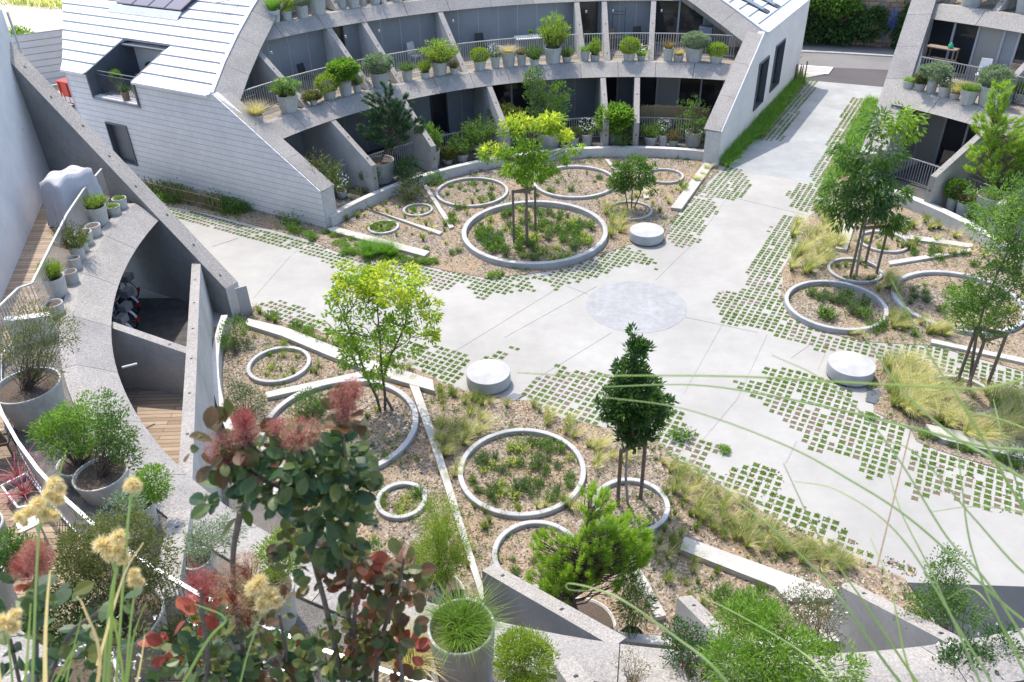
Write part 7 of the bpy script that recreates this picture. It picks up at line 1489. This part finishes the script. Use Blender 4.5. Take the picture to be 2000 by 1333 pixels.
# dried golden flower heads on green stalks
root = empty('dried_flower', tuple(AY(120, 1450, 1.35) + Vector((0, -.2, -.8))), 'tan fluffy dried flower heads on tall green stalks at lower left', 'plant'); ro = root.location
HEADS = [((105, 945, 16), (95, 965, 14), (112, 975, 17), (75, 985, 17), (58, 1000, 16), (40, 1010, 15), (85, 1005, 17), (105, 1008, 13), (48, 1022, 9), (118, 955, 12)), ((200, 1065, 20), (232, 1050, 18), (228, 1075, 20), (240, 1090, 16), (215, 1085, 14)), ((258, 945, 15), (252, 952, 12), (266, 952, 12)), ((262, 1120, 12), (262, 1134, 15), (272, 1138, 11)), ((505, 1140, 20), (492, 1150, 16), (528, 1165, 20), (515, 1180, 18), (540, 1175, 15)), ((10, 1215, 20), (30, 1200, 14), (25, 1225, 16))]
FEET = [[(78, 1010), (70, 1150), (60, 1430)], [(228, 1100), (212, 1200), (196, 1430)], [(256, 962), (245, 1080), (220, 1430)], [(264, 1146), (252, 1250), (240, 1430)], [(515, 1190), (480, 1290), (450, 1430)], [(14, 1235), (24, 1330), (30, 1430)]]
for hs, ft in zip(HEADS, FEET):
    Yh = 1.35 if hs[0][0] < 400 else 1.5; mb = MB()
    for x, y, r in hs:
        p = AY(x, y, Yh); k = dep(p) / F * r * 1.08; D = sph(260, rs); P = D * k * .35 + np.array(p - ro); leaves(mb, P, D + np.array([0, 0, .15]), k * .75, k * .10, 'head', rs, 'needle'); leaves(mb, P, D, k * .45, k * .2, 'head', rs)
    mb.build('flower_head', root); mb = MB(); P = smooth_path(pl([(x, y, Yh) for x, y in ft]), 8); mb.tube([p - ro for p in P], [.0024 + .0016 * i / len(P) for i in range(len(P))], 'blade', 6)
    for x, y, r in hs[::2]: a = AY(x, y, Yh) - ro; mb.tube([a, (a + (P[0] - ro)) / 2 + Vector((0, 0, -.004)), P[2] - ro], .0012, 'blade', 5)
    mb.build('stalk', root)
# long arching grass blades
def ribbon_blade(mb, pts, wd, mat, ro, tip=.25):
    P = smooth_path([AY(x, y, Y) for x, y, Y in pts], 10); n = len(P); V = []; kk = wd / F
    for i, p in enumerate(P):
        d = (P[min(i + 1, n - 1)] - P[max(i - 1, 0)]).normalized(); v = (p - CP).normalized(); s = d.cross(v).normalized(); up = s.cross(d); f = i / (n - 1)
        wq = kk * dep(p) * (1 - (1 - tip) * f) * .5; V += [tuple(p - s * wq - ro), tuple(p + up * wq * .5 - ro), tuple(p + s * wq - ro), tuple(p - up * wq * .35 - ro)]
    mb.add(V, [(i * 4 + a, i * 4 + (a + 1) % 4, i * 4 + 4 + (a + 1) % 4, i * 4 + 4 + a) for i in range(n - 1) for a in range(4)], mat)
root = empty('ornamental_grass', tuple(AY(1900, 1480, 1.15) + Vector((0, -.15, -.5))), 'long arching green grass blades hanging in front of the court at right', 'grass plant'); ro = root.location
BL = [([(2100, 772), (1900, 760), (1700, 750), (1450, 736), (1250, 734), (1130, 735), (1010, 728)], 9), ([(2100, 925), (1900, 868), (1700, 815), (1500, 772), (1350, 752), (1180, 756)], 10), ([(2080, 1275), (1960, 1180), (1790, 1024), (1650, 932), (1524, 866), (1340, 800), (1180, 776)], 9), ([(2060, 1330), (1930, 1140), (1850, 1050), (1760, 905), (1690, 815), (1600, 738), (1508, 694)], 8),
      ([(2060, 1090), (1960, 930), (1880, 790), (1820, 700), (1740, 545)], 11), ([(2080, 1010), (1950, 905), (1860, 850), (1760, 760), (1690, 660)], 12), ([(1850, 1440), (1740, 1310), (1650, 1181), (1598, 1118), (1510, 1034), (1440, 978), (1370, 918), (1290, 876)], 8), ([(1480, 1420), (1400, 1310), (1320, 1245), (1220, 1175), (1160, 1150), (1110, 1140), (1112, 1152), (1150, 1155)], 8),
      ([(1880, 1440), (1790, 1330), (1690, 1180), (1600, 1050), (1530, 905)], 8), ([(2000, 1440), (1880, 1240), (1760, 1050), (1640, 960), (1550, 940)], 7), ([(2060, 1400), (1960, 1230), (1900, 1080), (1880, 960), (1870, 860)], 9), ([(2100, 1200), (1990, 1110), (1900, 1010), (1780, 880), (1680, 860)], 9), ([(1830, 1440), (1770, 1290), (1740, 1150), (1700, 1050)], 6), ([(1960, 1440), (1900, 1300), (1820, 1120), (1760, 1000), (1730, 900)], 7), ([(1680, 1440), (1620, 1330), (1560, 1270), (1440, 1200), (1360, 1160)], 6), ([(2080, 1130), (2010, 1010), (1960, 860), (1940, 780)], 8), ([(2060, 1360), (2000, 1290), (1930, 1180), (1890, 1150), (1850, 1170)], 7), ([(2080, 870), (2010, 840), (1940, 815), (1860, 800)], 6), ([(2080, 1040), (1990, 1000), (1900, 990), (1820, 1000)], 6)]
mb = MB()
for i, (pts, wd) in enumerate(BL):
    if pts[0][0] > 2050: pts = [(2150 + 4 * i, 1500), (2190, (pts[0][1] + 1500) / 2)] + pts
    Y0 = 1.0 + .3 * rs.uniform(); n = len(pts); ribbon_blade(mb, [(x, y, Y0 + .45 * k / (n - 1)) for k, (x, y) in enumerate(pts)], wd * .78, 'blade' if i % 4 else 'blade_yellow', ro)
mb.build('blades', root)
root = empty('ornamental_grass', tuple(AY(180, 1480, 1.2) + Vector((0, -.15, -.5))), 'upright yellow-green grass blades among the dried flower heads at lower left', 'grass plant'); ro = root.location; mb = MB()
for i, (pts, wd) in enumerate([([(90, 1440), (88, 1280), (92, 1180), (98, 1115)], 9), ([(40, 1440), (52, 1300), (60, 1180)], 8), ([(205, 1440), (215, 1260), (222, 1150), (230, 1110)], 9), ([(170, 1440), (195, 1290), (165, 1190), (150, 1165)], 8), ([(60, 1440), (110, 1330), (150, 1260), (120, 1330)], 7), ([(215, 1440), (240, 1350), (230, 1250), (215, 1180)], 7), ([(10, 1440), (0, 1330), (-10, 1240)], 9), ([(230, 1440), (250, 1320), (262, 1240), (284, 1180)], 6), ([(120, 1440), (130, 1330), (160, 1200)], 6), ([(190, 1300), (240, 1130), (280, 1060)], 6), ([(300, 1440), (400, 1260), (440, 1210), (380, 1180)], 7), ([(100, 1000), (115, 930), (130, 880)], 5), ([(240, 1440), (270, 1320), (283, 1240)], 6)]):
    n = len(pts); ribbon_blade(mb, [(x, y, 1.15 + .02 * i) for x, y in pts], wd, 'blade_yellow' if i % 3 else 'head', ro, .3)
mb.build('blades', root)
# the upper terrace edge and planting troughs that carry the foreground plants (just below the frame)
def trough(x0, x1, y0, y1, z0, z1):
    mb = MB(); mb.prism([(x0, y0), (x1, y0), (x1, y1), (x0, y1)], z0, z1 - .02, 'concrete'); mb.build('planter_trough', B_)
    mb = MB(); mb.prism([(x0 + .05, y0 + .05), (x1 - .05, y0 + .05), (x1 - .05, y1 - .05), (x0 + .05, y1 - .05)], z1 - .018, z1, 'soil'); mb.build('soil', B_)
mb = MB(); mb.prism([(-6, -4), (7, -4), (7, 1.8), (-6, 1.8)], 9.0, 9.25, 'concrete'); mb.build('upper_terrace', B_)
trough(-2.3, .3, 1.35, 1.85, 9.25, 9.98); trough(-2.3, .3, .7, 1.34, 9.25, 10.5); trough(.6, 2.6, .55, 1.1, 9.25, 10.85)
r_, c, h, d = custom(245, 1345, 1560, 190, 5.8, 'white-rimmed pot whose lip just shows at the bottom edge, lower left')
for o in (bpy.data.objects if False else ()): pass
